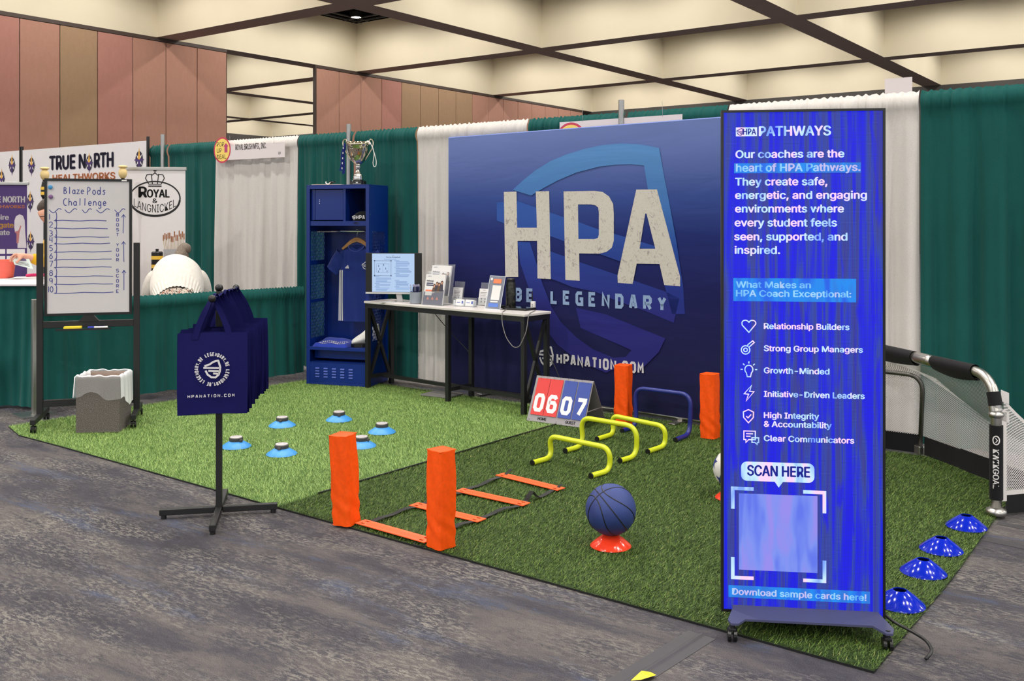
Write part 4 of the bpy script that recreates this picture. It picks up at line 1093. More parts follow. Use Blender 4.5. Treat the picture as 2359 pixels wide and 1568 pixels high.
for k, ly in enumerate(bys):
    if k == 0: continue
    o = dup(proto, (0, 0, 0))
    bag_place(o, ly, rnd.uniform(-0.012, 0.014) + 0.085 * (ly + 0.3), rnd.uniform(-0.008, 0.006), rnd.uniform(-0.07, 0.07), (rnd.uniform(-0.02, 0.02), rnd.uniform(-0.02, 0.02)))
    o['label'] = 'plain navy tote bag hanging in the stack behind the printed front bag'
bag_place(proto, bys[0], 0.0, 0.0, 0.0, (0, 0))
proto['label'] = 'front navy tote bag printed with a round white emblem on the black stand'
mb = MB()
rc = (0.0, -0.178)
def ring(p):
    a = PI / 2 + 0.98 - p[0] / 0.074; r = 0.0655 + p[1]
    return (rc[0] + r * math.cos(a), rc[1] + r * math.sin(a))
xx = 0.0; tot = 2 * PI * 0.074
pit = tot / (3 * 13.15)
for k in range(3): letters(mb, 'BE LEGENDARY,', k * tot / 3, 0.0, pit * 0.80, 0.0190, pit * 1.03, 0.0040, -0.0205, BLK, ring)
shield(mb, rc[0], rc[1], 0.085, 0.0095, -0.0205)
letters(mb, 'HPANATION.COM', -0.118, -0.318, 0.0125, 0.0155, 0.0188, 0.0030, -0.0165)
mb.build('print_lettering', plain('print_white', C(206, 204, 208), 0.8), proto)

# ---------------------------------------------------------------- orange foam pylons
M_OR = cloth('orange_vinyl', C(255, 86, 12, 1.0), 0.05, 200, 0.0, 0.5, 0.2)
def pylon(base, top, label, seed, rz=0.0, wd=0.107, ht=0.455):
    r = random.Random(seed); ph = [r.uniform(0, 6) for _ in range(6)]
    mb = MB(); nz = 30; ns = 10
    def sec(z):
        k = z / ht; pts = []
        for q in range(4 * ns):
            s_, f = divmod(q, ns); f = f / ns * 2 - 1
            h = wd / 2
            p = [(f, -1), (1, f), (-f, 1), (-1, -f)][s_]
            rr = 1.0
            m_ = max(abs(p[0]), abs(p[1])); d = math.hypot(*p)
            rr = 1.0 if d < 1.25 else 1.25 / d * 1.02
            wr = 0.003 * math.exp(-((k - 0.22) / 0.16) ** 2) * math.sin(70 * z + 3 * f + ph[s_]) + 0.0022 * math.sin(20 * z + 5 * f + ph[(s_ + 1) % 4])
            bul = 1 + 0.03 * math.sin(PI * k)
            pts.append((p[0] * h * rr * bul + wr * p[0], p[1] * h * rr * bul + wr * p[1], z))
        return pts
    V = []
    for i in range(nz + 1): V += sec(ht * i / nz)
    m_ = 4 * ns
    F = [(i * m_ + q, i * m_ + (q + 1) % m_, (i + 1) * m_ + (q + 1) % m_, (i + 1) * m_ + q) for i in range(nz) for q in range(m_)]
    o = len(V); V += [(0, 0, ht + 0.004), (0, 0, 0)]
    for q in range(m_): F.append((nz * m_ + q, nz * m_ + (q + 1) % m_, o)); F.append(((q + 1) % m_, q, o + 1))
    mb.quadlist(V, F)
    t = thing('foam_pylon', label, 'pylon', (base[0], base[1], TZ), rz, 'orange foam pylons')
    mb.build('cover', M_OR, t, auto=55)
    for z_, nm in ((ht, 'top_seam'), (0.004, 'bottom_seam')):
        s2 = MB(); h = wd / 2 - 0.003
        s2.tube([(-h, -h, z_), (h, -h, z_), (h, h, z_), (-h, h, z_)], 0.0024, 6, True); s2.build(nm, M_OR, t, True)
    dx, dy = top
    t.rotation_euler = (-dy, dx, rz)
    return t
def near_corner(px, py, half=0.072):
    pass
P1 = (-3.5523, 3.425); P2 = (-2.9404, 3.4401); P3 = (-3.5979, 6.3078); P4 = (-2.8974, 6.3104)
def back(p, d):       # move a point d metres further from the eye
    v = Vector((p[0], p[1])).normalized(); return (p[0] + v.x * d, p[1] + v.y * d)
pylon(back(P1, 0.070), (-0.036, -0.026), 'orange foam pylon at the turf front edge nearer the tote bag stand', 1, 0.19)
pylon(back(P2, 0.070), (0.006, 0.0), 'orange foam pylon at the front corner of the ladder, nearest the carpet', 2, 1.41, 0.104, 0.46)
pylon(back(P3, 0.066), (0.0, 0.0), 'orange foam pylon standing before the web address on the blue backdrop', 3, 0.107)
pylon(back(P4, 0.064), (-0.01, 0.0), 'orange foam pylon by the edge of the lit screen, in front of the backdrop', 4, -0.04)

# ---------------------------------------------------------------- training hurdles
def hurdle(name, la, lb, ra, rb, zt, mat, label, r=0.0165, lean=0.0):
    """la/lb: toe and heel of one foot, ra/rb of the other; the bow rises over the heels"""
    z0 = TZ + r
    la, lb, ra, rb = [Vector((p[0], p[1], z0)) for p in (la, lb, ra, rb)]
    d = ((lb - la).normalized() + (rb - ra).normalized()).normalized()
    e = (rb - lb).normalized()
    up = Vector((0, 0, zt - z0)) + d * (-lean)
    ltop = lb + up + e * (-0.01); rtop = rb + up + e * (0.01)
    pts = smooth_path([la, lb, ltop, rtop, rb, ra], 0.085, 7)
    c = (la + lb + ra + rb) / 4; c.z = TZ
    t = thing(name, label, 'hurdle', c, 0.0, 'training hurdles')
    mb = MB(); mb.tube([p - c for p in pts], r, 14, cap=False); mb.build('bow', mat, t, True)
    for p, q in ((la, lb), (ra, rb)):
        dd = (p - q).normalized(); mb = MB(); mb.tube([p - c - dd * 0.006, p - c + dd * 0.004], r * 1.04, 14); mb.build('end_cap', M_BLACKP, t, auto=40)
    return t
M_YEL = plain('yellow_tube', C(204, 214, 40), 0.3, var=0.03)
M_BLU = plain('blue_tube', C(28, 40, 118), 0.35, var=0.05)
hurdle('training_hurdle', (-3.4986, 4.978), (-3.4775, 5.1726), (-3.0376, 4.9336), (-3.0092, 5.1155), 0.172, M_YEL, 'low yellow hurdle nearest the blue basketball', lean=0.02)
hurdle('training_hurdle', (-3.5055, 5.3695), (-3.4862, 5.5667), (-3.0792, 5.354), (-3.0526, 5.5273), 0.225, M_YEL, 'tallest yellow hurdle, the middle one of three', lean=0.015)
hurdle('training_hurdle', (-3.5135, 5.7875), (-3.4983, 6.002), (-3.0516, 5.6732), (-3.0359, 5.8974), 0.165, M_YEL, 'farthest yellow hurdle, just in front of the blue hurdle', lean=0.02)
hurdle('training_hurdle', (-3.5027, 6.1219), (-3.4976, 6.3266), (-3.0574, 6.0896), (-3.055, 6.3103), 0.315, M_BLU, 'tall dark blue hurdle standing close to the backdrop', lean=0.0)

# ---------------------------------------------------------------- agility ladder
RUN = [((-3.5389, 3.5063), (-3.0572, 3.4903)), ((-3.5259, 3.8969), (-3.0509, 3.8911)), ((-3.5042, 4.2559), (-3.0269, 4.2536)), ((-3.519, 4.6632), (-3.0366, 4.6104))]
M_RUNG = plain('orange_rung', C(255, 100, 48), 0.42, var=0.03)
c0 = Vector((RUN[1][0][0], RUN[1][0][1]))
t = thing('agility_ladder', 'flat orange rung agility ladder with black straps on the dark turf', 'agility ladder', (c0.x, c0.y, TZ))
for k, (a, b) in enumerate(RUN):
    a, b = Vector(a), Vector(b); e = (b - a).normalized(); L = (b - a).length; m_ = (a + b) / 2 - c0
    ang = math.atan2(e.y, e.x); R3 = Matrix.Rotation(ang, 3, 'Z'); hw = 0.036
    outl = [(-L / 2, -hw), (L / 2, -hw), (L / 2, hw), (-L / 2, hw)]
    holes = []
    for sx in (-1, 1):
        for sy in (-0.017, 0.017):
            cx_ = sx * (L / 2 - 0.035); holes.append([(cx_ - 0.013, sy - 0.007), (cx_ - 0.013, sy + 0.007), (cx_ + 0.013, sy + 0.007), (cx_ + 0.013, sy - 0.007)])
    q = MB(); q.prism([outl] + holes, -0.002, 0.002)
    V = [R3 @ Vector((x, z, -y)) + Vector((m_.x, m_.y, 0.010 if k else 0.012)) for x, y, z in q.v]
    mb = MB(); mb.quadlist(V, q.f)
    for yy in (-0.012, 0.0, 0.012):
        mb.box(Vector((m_.x, m_.y, (0.010 if k else 0.012) + 0.0022)) + R3 @ Vector((0, yy, 0)), (L - 0.11, 0.003, 0.0012), R3)
    mb.build('rung', M_RUNG, t)
def strap(pts, wd=0.032):
    P = [Vector(p) for p in pts]; V = []
    for i, p in enumerate(P):
        d = (P[min(i + 1, len(P) - 1)] - P[max(0, i - 1)]); d.z = 0; d.normalize(); n_ = Vector((-d.y, d.x, 0))
        V += [p + n_ * wd / 2, p - n_ * wd / 2]
    b_ = MB(); n = len(P)
    b_.quadlist(V + [v - Vector((0, 0, 0.0015)) for v in V], [(2 * i, 2 * i + 1, 2 * i + 3, 2 * i + 2) for i in range(n - 1)] + [(2 * n + 2 * i, 2 * n + 2 * i + 2, 2 * n + 2 * i + 3, 2 * n + 2 * i + 1) for i in range(n - 1)])
    return b_
M_STRAP = cloth('black_strap', C(30, 30, 30), 0.1, 900)
for side in (0, 1):
    ends = []
    for a, b in RUN:
        a, b = Vector(a), Vector(b); e = (b - a).normalized(); p = (a + e * 0.035) if side == 0 else (b - e * 0.035); ends.append(p - c0)
    for k in range(3):
        p, q = ends[k], ends[k + 1]; n = 14; pts = []
        bumpz = 0.045 if (side == 1 and k == 2) else 0.012
        for i in range(n + 1):
            f = i / n; w_ = p.lerp(q, f)
            z = 0.0065 + bumpz * (math.exp(-((f - 0.28) / 0.09) ** 2) if bumpz > 0.02 else 0.5 * (1 + math.sin(9 * f + k + side)) * math.sin(PI * f))
            pts.append((w_.x + 0.008 * math.sin(7 * f + 2 * k), w_.y + 0.006 * math.sin(5 * f + side), z))
        strap(pts).build('strap', M_STRAP, t)
    d = (ends[3] - ends[2]).normalized(); p = ends[3]
    strap([(p.x, p.y, 0.008), (p.x + d.x * 0.05, p.y + d.y * 0.05, 0.02), (p.x + d.x * 0.085 + 0.02 * side, p.y + d.y * 0.08, 0.03 - 0.02 * side)], 0.018).build('strap_end', M_STRAP, t)
p = Vector((-3.0628, 3.4528)) - c0
mb = MB(); mb.tube(smooth_path([(p.x - 0.03, p.y + 0.05, 0.004), (p.x - 0.06, p.y - 0.01, 0.001), (p.x - 0.01, p.y - 0.03, 0.001), (p.x + 0.05, p.y + 0.01, 0.002)], 0.03), 0.003, 6); mb.build('loose_loop', M_STRAP, t)

# ---------------------------------------------------------------- disc cones and balls
def cone_mesh(mb, rb=0.098, rt=0.030, ht=0.056, seg=36):
    mb.lathe([(rb, 0.0), (rb - 0.004, 0.006), (0.5 * rb + 0.5 * rt, ht * 0.56), (rt, ht), (rt - 0.004, ht + 0.001), (rt - 0.004, ht - 0.003), (0.5 * rb + 0.5 * rt - 0.004, ht * 0.52), (rb - 0.008, 0.004), (rb - 0.004, 0.0)], seg, capb=False, capt=False)
M_CONEB = plain('glossy_blue_plastic', C(10, 36, 176), 0.13, var=0.03, spec=0.45)
M_CONEO = plain('glossy_red_orange_plastic', C(238, 62, 34), 0.16, var=0.03, spec=0.45)
M_CONES = plain('sky_blue_plastic', C(66, 150, 222), 0.4, var=0.03)
def disc_cone(p, mat, label, group):
    mb = MB(); cone_mesh(mb)
    o = mb.build('disc_cone', mat, None, auto=28, loc=(p[0], p[1], TZ))
    return tag(o, label, 'marker cone', group)
CB = [(-1.0313, 5.294), (-1.0551, 4.8546), (-1.0509, 4.4972), (-1.0407, 4.07)]
for p, lab in zip(CB, ('glossy blue disc cone nearest the goal post', 'glossy blue disc cone, second of four from the goal post', 'glossy blue disc cone, third of four from the goal post', 'glossy blue disc cone right beside the lit screen')):
    disc_cone(p, M_CONEB, lab, 'glossy blue disc cones along the turf edge')
pb = (-2.3384, 3.9792)
disc_cone(pb, M_CONEO, 'orange disc cone under the blue basketball', 'orange disc cones')
ps = (-2.19, 5.0659)
disc_cone(ps, M_CONEO, 'orange disc cone under the soccer ball, mostly behind the screen', 'orange disc cones')
disc_cone((-1.6028, 5.5287), M_CONEO, 'orange disc cone showing just past the screen towards the goal', 'orange disc cones')
t = thing('basketball', 'blue rubber basketball with black seams on an orange disc cone', 'ball', (pb[0], pb[1], 0.186))
def ball_mat():
    m, nt, b = new_mat('blue_rubber')
    v = mapped(nt); n = noise(nt, v, 220, 2, 0.5)
    nt.links.new(ramp(nt, noise(nt, v, 8, 4), [(0.3, C(34, 50, 108)), (0.7, C(46, 66, 132))]), b.inputs['Base Color'])
    b.inputs['Roughness'].default_value = 0.62; bump(nt, b, n, 0.35, 0.002); return m
RB = 0.120
mb = MB(); mb.ball((0, 0, 0), RB, 48, 32); mb.build('ball_skin', ball_mat(), t, True)
RT = (Matrix.Rotation(YAW, 3, 'Z') @ Matrix.Rotation(math.radians(-34), 3, 'Y') @ Matrix.Rotation(math.radians(28), 3, 'X') @ Matrix.Rotation(math.radians(8), 3, 'Z'))
seams = []
n = 72
seams.append([Vector((math.cos(a), 0, math.sin(a))) for a in [2 * PI * k / n for k in range(n)]])
seams.append([Vector((0, math.cos(a), math.sin(a))) for a in [2 * PI * k / n for k in range(n)]])
for s_ in (-1, 1):
    seams.append([Vector((s_ * (0.46 + 0.26 * math.cos(2 * a)), math.cos(a) * 1.0, math.sin(a))).normalized() for a in [2 * PI * k / n for k in range(n)]])
for sm in seams:
    mb = MB(); mb.tube([RT @ v * (RB - 0.0005) for v in sm], 0.0028, 6, True); mb.build('seam', M_BLACKP, t, True)
t = thing('soccer_ball', 'white and navy soccer ball peeking out from behind the lit screen', 'ball', (ps[0], ps[1], 0.175))
mb = MB(); mb.ball((0, 0, 0), 0.108, 40, 28); mb.build('ball_skin', plain('white_leather', C(216, 214, 210), 0.4, var=0.02), t, True)
rnd = random.Random(8); ico_ = [Vector(v).normalized() for v in [(0, s1, s2 * 1.618) for s1 in (-1, 1) for s2 in (-1, 1)] + [(s1, s2 * 1.618, 0) for s1 in (-1, 1) for s2 in (-1, 1)] + [(s1 * 1.618, 0, s2) for s1 in (-1, 1) for s2 in (-1, 1)]]
R2 = Matrix.Rotation(0.5, 3, 'X') @ Matrix.Rotation(0.3, 3, 'Z')
for c_ in ico_:
    c_ = R2 @ c_
    a = c_.orthogonal().normalized(); b_ = c_.cross(a); mb = MB()
    V = [c_ * 0.1092]
    for k in range(10):
        rr = 0.44 if k % 2 == 0 else 0.17
        V.append((c_ + (a * math.cos(2 * PI * k / 10) + b_ * math.sin(2 * PI * k / 10)) * rr).normalized() * 0.1092)
    V2 = []
    F = []
    M_ = 4
    for k in range(10):
        k2 = (k + 1) % 10
        prev = [V[0]] 
        base = len(V2)
        for i in range(M_ + 1):
            for j in range(i + 1):
                pnt = V[0] * (1 - i / M_) + (V[1 + k] * (1 - j / max(1, i)) + V[1 + k2] * (j / max(1, i))) * (i / M_)
                V2.append(pnt.normalized() * 0.1090)
        idx = lambda i, j: base + i * (i + 1) // 2 + j
        for i in range(M_):
            for j in range(i + 1):
                F.append((idx(i, j), idx(i + 1, j), idx(i + 1, j + 1)))
                if j < i: F.append((idx(i, j), idx(i + 1, j + 1), idx(i, j + 1)))
    mb.quadlist(V2, F); mb.build('star_panel', plain('ball_navy', C(40, 56, 130), 0.4), t)
# reaction pods on sky blue cones
PODS = [(-5.4271, 4.1939), (-5.0124, 4.2409), (-4.7432, 4.7119), (-4.9327, 5.108), (-5.5003, 5.2202), (-5.6956, 4.8232)]
PLAB = ('pod marker on a sky blue cone right beside the black bag stand pole', 'pod marker on a sky blue cone nearest the carpet edge, in the open turf', 'pod marker on a sky blue cone half hidden behind an orange pylon',
        'pod marker on a sky blue cone nearest the scoreboard', 'pod marker on a sky blue cone farthest back, in front of the locker', 'pod marker on a sky blue cone closest to the hanging tote bags')
def pod_proto():
    t = thing('pod_marker', PLAB[0], 'pod marker', (0, 0, 0), 0, 'pod markers ringed on the pale turf')
    mb = MB(); cone_mesh(mb, 0.102, 0.044, 0.040); mb.build('cone_skirt', M_CONES, t, auto=28)
    mb = MB(); mb.lathe([(0.043, 0.036), (0.046, 0.040), (0.046, 0.060), (0.042, 0.064)], 32); mb.box((0.030, -0.03, 0.046), (0.028, 0.022, 0.016), Matrix.Rotation(-0.8, 3, 'Z'), 0.003)
    mb.build('pod_body', plain('pod_grey', C(72, 70, 70), 0.5), t, auto=40)
    mb = MB(); mb.lathe([(0.041, 0.063), (0.040, 0.068), (0.030, 0.070), (0.001, 0.070)], 32, capt=False); mb.build('pod_lens', plain('pod_white', C(204, 198, 200), 0.35), t, auto=40)
    mb = MB(); mb.lathe([(0.024, 0.0708), (0.021, 0.0712)], 24, capb=False, capt=False); mb.build('light_ring', plain('pod_mark', C(168, 160, 164), 0.5), t)
    return t
pp = pod_proto()
for k, p in enumerate(PODS):
    o = pp if k == 0 else dup(pp, (0, 0, 0), None, PLAB[k])
    o.location = (p[0], p[1], TZ); o.rotation_euler = (0, 0, YAW + (0.2, -0.9, 0.5, 2.4, -0.6, -0.8)[k])

# ---------------------------------------------------------------- flip scoreboard
sl, sr = (-4.3184, 6.0684), (-3.8127, 6.0942)
sang = math.atan2(sr[1] - sl[1], sr[0] - sl[0]); sw = math.hypot(sr[1] - sl[1], sr[0] - sl[0])
t = thing('flip_scoreboard', 'folding grey tabletop scoreboard with red and blue flip numbers on the turf', 'scoreboard', (sl[0], sl[1], TZ), sang)
sh = 0.36; tlt = math.radians(25)
M_GREY = plain('grey_board', C(142, 138, 142), 0.5, var=0.03)
RX = Matrix.Rotation(-tlt, 3, 'X')
def lean(mb, dy=0.0):
    mb.v = [tuple(RX @ Vector(p) + Vector((0, dy, 0))) for p in mb.v]; return mb
mb = MB(); mb.span((0, 0, 0), (sw, 0.004, sh), 0.001); lean(mb).build('front_panel', M_GREY, t)
topY = (RX @ Vector((0, 0, sh)))
mb = MB(); mb.bar((sw / 2, topY.y + 0.006, topY.z), (sw / 2, topY.y + 0.19, 0.0), sw, 0.004, (0, 1, 0)); mb.build('rear_panel', M_GREY, t)
for xx in (0.004, sw - 0.004):
    mb = MB(); mb.bar((xx, 0.05, 0.11), (xx, topY.y + 0.125, 0.11), 0.012, 0.003); mb.build('side_brace', M_GREY, t)
M_RED = plain('flip_red', C(206, 46, 44), 0.45, var=0.02); M_BLF = plain('flip_blue', C(40, 66, 150), 0.45, var=0.02)
cw = sw * 0.222
for k, (ch, mt_) in enumerate((('0', M_RED), ('6', M_RED), ('0', M_BLF), ('7', M_BLF))):
    x0_ = sw * (0.045, 0.275, 0.525, 0.765)[k]
    mb = MB(); mb.span((x0_, -0.006, sh * 0.145), (x0_ + cw, -0.002, sh * 0.955)); cd = lean(mb).build('number_card', mt_, t)
    mb = MB(); letters(mb, ch, x0_ + cw * 0.10, sh * 0.215, cw * 0.80, sh * 0.40, 1, 0.030, -0.0068); lean(mb).build('digit', plain('flip_white', C(226, 220, 224), 0.5), cd)
    for q in (0.25, 0.75):
        mb = MB(); mb.tube([(x0_ + cw * q, -0.004 + 0.012 * math.cos(a), sh * 0.975 + 0.014 * math.sin(a)) for a in [2 * PI * j / 16 for j in range(16)]], 0.0014, 6, True); lean(mb).build('ring', M_CHROME, t)
mb = MB(); mb.text('HOME', sw * 0.19, sh * 0.045, 0.022, 0.075, y=-0.0012, bold=0.03); mb.text('GUEST', sw * 0.675, sh * 0.045, 0.022, 0.085, y=-0.0012, bold=0.03); lean(mb).build('lettering', M_INK, t)
for xx, zz in ((0.02, 0.015), (0.31 * sw, 0.018), (0.52 * sw, 0.018), (0.97 * sw, 0.018)):
    mb = MB(); mb.lathe([(0.004, 0), (0.003, 0.002)], 10, M=Matrix.Rotation(PI / 2, 3, 'X'), c=(xx, -0.0002, zz)); lean(mb).build('rivet', M_CHROME, t)

# ---------------------------------------------------------------- blue steel athletic locker
LK0 = (-6.962, 6.189); LKA = 0.3316; LW_, LD, LH = 0.65, 0.42, 1.872
M_LOCK = plain('locker_blue_enamel', C(4, 40, 122), 0.32, var=0.04, vscale=3, spec=0.5)
t = locker = thing('athletic_locker', 'open blue steel locker with a jersey hanging inside', 'locker', (LK0[0], LK0[1], TZ), LKA)
def lkw(x, y, z):
    c, s = math.cos(LKA), math.sin(LKA); return (LK0[0] + x * c - y * s, LK0[1] + x * s + y * c, TZ + z)
ZONES = ((0.42, 0.76), (0.79, 1.12), (1.16, 1.44))
for xx in (0.0, LW_ - 0.004):
    mb = MB()
    mb.span((xx, 0, 0), (xx + 0.004, 0.075, LH)); mb.span((xx, LD - 0.075, 0), (xx + 0.004, LD, LH))
    zc = 0.0
    for a, b in ZONES: mb.span((xx, 0.075, zc), (xx + 0.004, LD - 0.075, a)); zc = b
    mb.span((xx, 0.075, zc), (xx + 0.004, LD - 0.075, LH))
    mb.build('side_panel', M_LOCK, t)
    for a, b in ZONES:
        mb = MB(); w_ = LD - 0.15
        for d_ in (-1, 1):
            k = -b + a
            while k < w_:
                # slanted wires of the expanded metal
                y0, z0 = (k, 0.0); sl = 2.1
                p0 = max(0.0, k); p1 = min(w_, k + (b - a) / sl)
                if p1 > p0 + 0.004:
                    q0, q1 = a + (p0 - k) * sl, a + (p1 - k) * sl
                    Y0, Y1 = (p0, p1) if d_ > 0 else (w_ - p0, w_ - p1)
                    mb.bar((xx + 0.002, 0.075 + Y0, q0), (xx + 0.002, 0.075 + Y1, q1), 0.004, 0.003, (1, 0, 0))
                k += 0.028
        mb.build('expanded_mesh', M_LOCK, t)
mb = MB(); mb.span((0.004, LD - 0.004, 0), (LW_ - 0.004, LD, LH)); mb.build('back_panel', M_LOCK, t)
mb = MB(); mb.span((0.0, 0, LH), (LW_, LD, LH + 0.008), 0.002); mb.build('top_panel', M_LOCK, t)
for x0_, x1_ in ((0.004, 0.034), (LW_ - 0.034, LW_ - 0.004)):
    mb = MB(); mb.span((x0_, 0.0, 0.0), (x1_, 0.014, LH), 0.002); mb.build('front_post', M_LOCK, t)
mb = MB(); mb.span((0.034, 0.0, LH - 0.03), (LW_ - 0.034, 0.014, LH), 0.002); mb.build('header', M_LOCK, t)
mb = MB(); mb.span((0.004, 0.03, 1.50), (LW_ - 0.004, LD - 0.004, 1.506)); mb.span((0.034, 0.012, 1.495), (LW_ - 0.034, 0.03, 1.54)); mb.build('upper_shelf', M_LOCK, t)
mb = MB(); mb.span((0.375, 0.02, 1.506), (0.40, LD - 0.004, LH)); mb.build('divider', M_LOCK, t)
mb = MB(); mb.span((0.075, 0.030, 1.548), (0.368, 0.042, LH - 0.035), 0.003); dr = mb.build('cubby_door', M_LOCK, t)
for z_ in (1.705, 1.722, 1.739):
    mb = MB(); mb.lathe([(0.0045, 0), (0.003, 0.006)], 10, M=Matrix.Rotation(PI / 2, 3, 'X'), c=(0.125, 0.030, z_)); mb.build('latch_stud', M_CHROME, t).parent = dr
mb = MB(); mb.span((0.035, 0.030, 1.548), (0.072, 0.045, LH - 0.035)); mb.build('door_jamb', M_LOCK, t)
mb = MB(); mb.tube([(0.006, 0.20, 1.443), (LW_ - 0.006, 0.20, 1.443)], 0.0115, 14); mb.build('hanging_rod', M_CHROME, t, True)
mb = MB(); mb.span((0.004, 0.0, 0.345), (LW_ - 0.004, LD - 0.004, 0.352)); mb.span((0.034, -0.004, 0.325), (LW_ - 0.034, 0.004, 0.356), 0.002); mb.build('seat_shelf', M_LOCK, t)
mb = MB(); mb.span((0.034, 0.10, 0.235), (LW_ - 0.034, 0.106, 0.345)); mb.build('riser_panel', M_LOCK, t)
mb = MB(); mb.span((0.034, 0.004, 0.026), (LW_ - 0.034, 0.010, 0.212)); mb.span((0.034, 0.004, 0.206), (LW_ - 0.034, 0.012, 0.214)); mb.span((0.034, 0.010, 0.206), (LW_ - 0.034, 0.10, 0.214)); mb.build('foot_box', M_LOCK, t)
for cx_ in range(5):
    for cz_ in range(4):
        x_ = 0.115 + cx_ * 0.087; z_ = 0.075 + cz_ * 0.026
        mb = MB(); mb.quadlist([(x_ - 0.021, 0.0035, z_ + 0.006), (x_ + 0.021, 0.0035, z_ + 0.006), (x_ + 0.021, -0.004, z_ - 0.005), (x_ - 0.021, -0.004, z_ - 0.005), (x_ - 0.021, 0.0035, z_ - 0.007), (x_ + 0.021, 0.0035, z_ - 0.007)],
                               [(3, 2, 1, 0), (4, 5, 2, 3)])
        mb.build('louver', plain('louver_blue', C(70, 92, 176), 0.3), t)
mb = MB(); mb.span((0.034, 0.0, 0.0), (LW_ - 0.034, 0.012, 0.024), 0.002); mb.build('toe_rail', M_LOCK, t)
for z_ in (0.10, 0.5, 0.98, 1.6, 1.85):
    mb = MB(); mb.lathe([(0.005, 0), (0.003, 0.003)], 8, M=Matrix.Rotation(PI / 2, 3, 'Y'), c=(LW_, 0.03, z_)); mb.build('bolt', M_CHROME, t)

# jersey on a hanger
t = thing('clothes_hanger', 'wooden clothes hanger on the chrome rod in the blue locker', 'hanger', lkw(0.43, 0.20, 1.34), LKA - 0.05)
mb = MB()
mb.prism([[(-0.165, -0.062), (-0.15, -0.075), (-0.05, -0.012), (0, 0.004), (0.05, -0.012), (0.15, -0.075), (0.165, -0.062), (0.07, 0.018), (0.025, 0.04), (0, 0.043), (-0.025, 0.04), (-0.07, 0.018)]], -0.009, 0.009)
mb.build('wooden_bar', plain('hanger_wood', C(176, 124, 66), 0.45, var=0.12, vscale=30), t, auto=40)
mb = MB(); mb.tube([(0, 0, 0.04), (0, 0, 0.075)] + [(0.016 * math.cos(a) - 0.0, 0.0, 0.103 + 0.016 * math.sin(a)) for a in [math.radians(d) for d in range(-80, 200, 20)]], 0.0022, 8); mb.build('hook', M_CHROME, t, True)
M_JER = cloth('jersey_blue', C(24, 46, 122), 0.07, 600, 0.12, 0.7)
t = thing('soccer_jersey', 'blue soccer jersey with three white side stripes hanging in the locker', 'jersey', lkw(0.43, 0.20, 0.585), LKA - 0.05)
mb = MB()
HJ = 0.735
def jw(k):            # half width by height, hem to shoulder
    return 0.188 + 0.012 * (1 - k) if k < 0.7 else (0.19 + 0.004 * math.sin((k - 0.7) * 6) if k < 0.9 else 0.194 - (k - 0.9) * 0.9)
def jd(k): return 0.045 * (0.75 + 0.25 * math.sin(PI * k)) * (1 if k < 0.92 else max(0.25, (1.0 - k) / 0.08))
def jersey(u, v):
    a = 2 * PI * u; w_ = jw(v); d_ = jd(v)
    cx_ = math.cos(a); sx_ = math.sin(a)
    z = HJ * v
    zs = z if v < 0.9 else z - 0.058 * (abs(cx_) ** 1.2) * (v - 0.9) / 0.1 + (0 if sx_ > 0 else -0.05) * max(0, 1 - abs(cx_) / 0.45) * (v - 0.9) / 0.1
    f_ = 0.008 * math.sin(11 * cx_ + 2 * v) * (1 - v) + 0.004 * math.sin(23 * cx_)
    return (w_ * math.copysign(abs(cx_) ** 0.75, cx_), d_ * math.copysign(abs(sx_) ** 0.8, sx_) - f_, zs)
mb.grid(jersey, 61, 30)
mb.build('jersey_body', M_JER, t, True)
for s_ in (-1, 1):
    mb = MB()
    def sleeve(u, v):
        a = 2 * PI * u; r0 = 0.088 - 0.012 * v
        c = Vector((s_ * (0.150 + 0.115 * v), 0, HJ - 0.105 - 0.155 * v))
        ax = Vector((s_ * 0.6, 0, -0.8)).normalized(); p = Vector((0.8 * s_, 0, 0.6)).normalized()
        return tuple(c + p * (r0 * math.cos(a)) + Vector((0, 1, 0)) * (0.036 * math.sin(a) + 0.004 * math.sin(9 * v)))
    mb.grid(sleeve, 25, 10); mb.build('sleeve', M_JER, t, True)
mb = MB(); mb.tube([(0.082 * math.cos(a), 0.012 * math.sin(a) - 0.006 + (-0.022 if math.sin(a) < 0 else 0) * 0.6, HJ - 0.012 + 0.058 * (math.sin(a) if math.sin(a) < 0 else 0.2 * math.sin(a))) for a in [2 * PI * k / 32 for k in range(32)]], 0.006, 8, True)
mb.build('collar', plain('collar_blue', C(44, 64, 140), 0.7), t, True)
M_WPR = plain('print_white', C(206, 204, 208), 0.8)
for k in range(3):
    mb = MB(); mb.quadlist([], [])
    V = []
    for q in range(13):
        v = 0.0 + 0.66 * q / 12
        for dx in (0.0, 0.011):
            xx = -jw(v) + 0.010 + k * 0.0185 + dx
            r = max(-1, min(1, xx / jw(v))); cc = abs(r) ** (1 / 0.75); ss = math.sqrt(max(0, 1 - cc * cc))
            f_ = 0.008 * math.sin(11 * math.copysign(cc, r) + 2 * v) * (1 - v) + 0.004 * math.sin(23 * math.copysign(cc, r))
            V.append((xx, -jd(v) * ss ** 0.8 - f_ - 0.0035, HJ * v + 0.002))
    mb.quadlist(V, [(2 * q, 2 * q + 1, 2 * q + 3, 2 * q + 2) for q in range(12)]); mb.build('side_stripe', M_WPR, t)
mb = MB(); shield(mb, 0.118, 0.535, 0.070, 0.0075, -0.062, 0.12); mb.build('crest', M_WPR, t)
mb = MB()
for k, (hh) in enumerate((0.014, 0.024, 0.034)):
    x_ = -0.088 + k * 0.0145; mb.poly([(x_ - 0.006, 0.505), (x_ + 0.007, 0.505), (x_ + 0.007 - hh * 0.35, 0.505 + hh), (x_ - 0.002 - hh * 0.35, 0.505 + hh * 0.78)], -0.062)
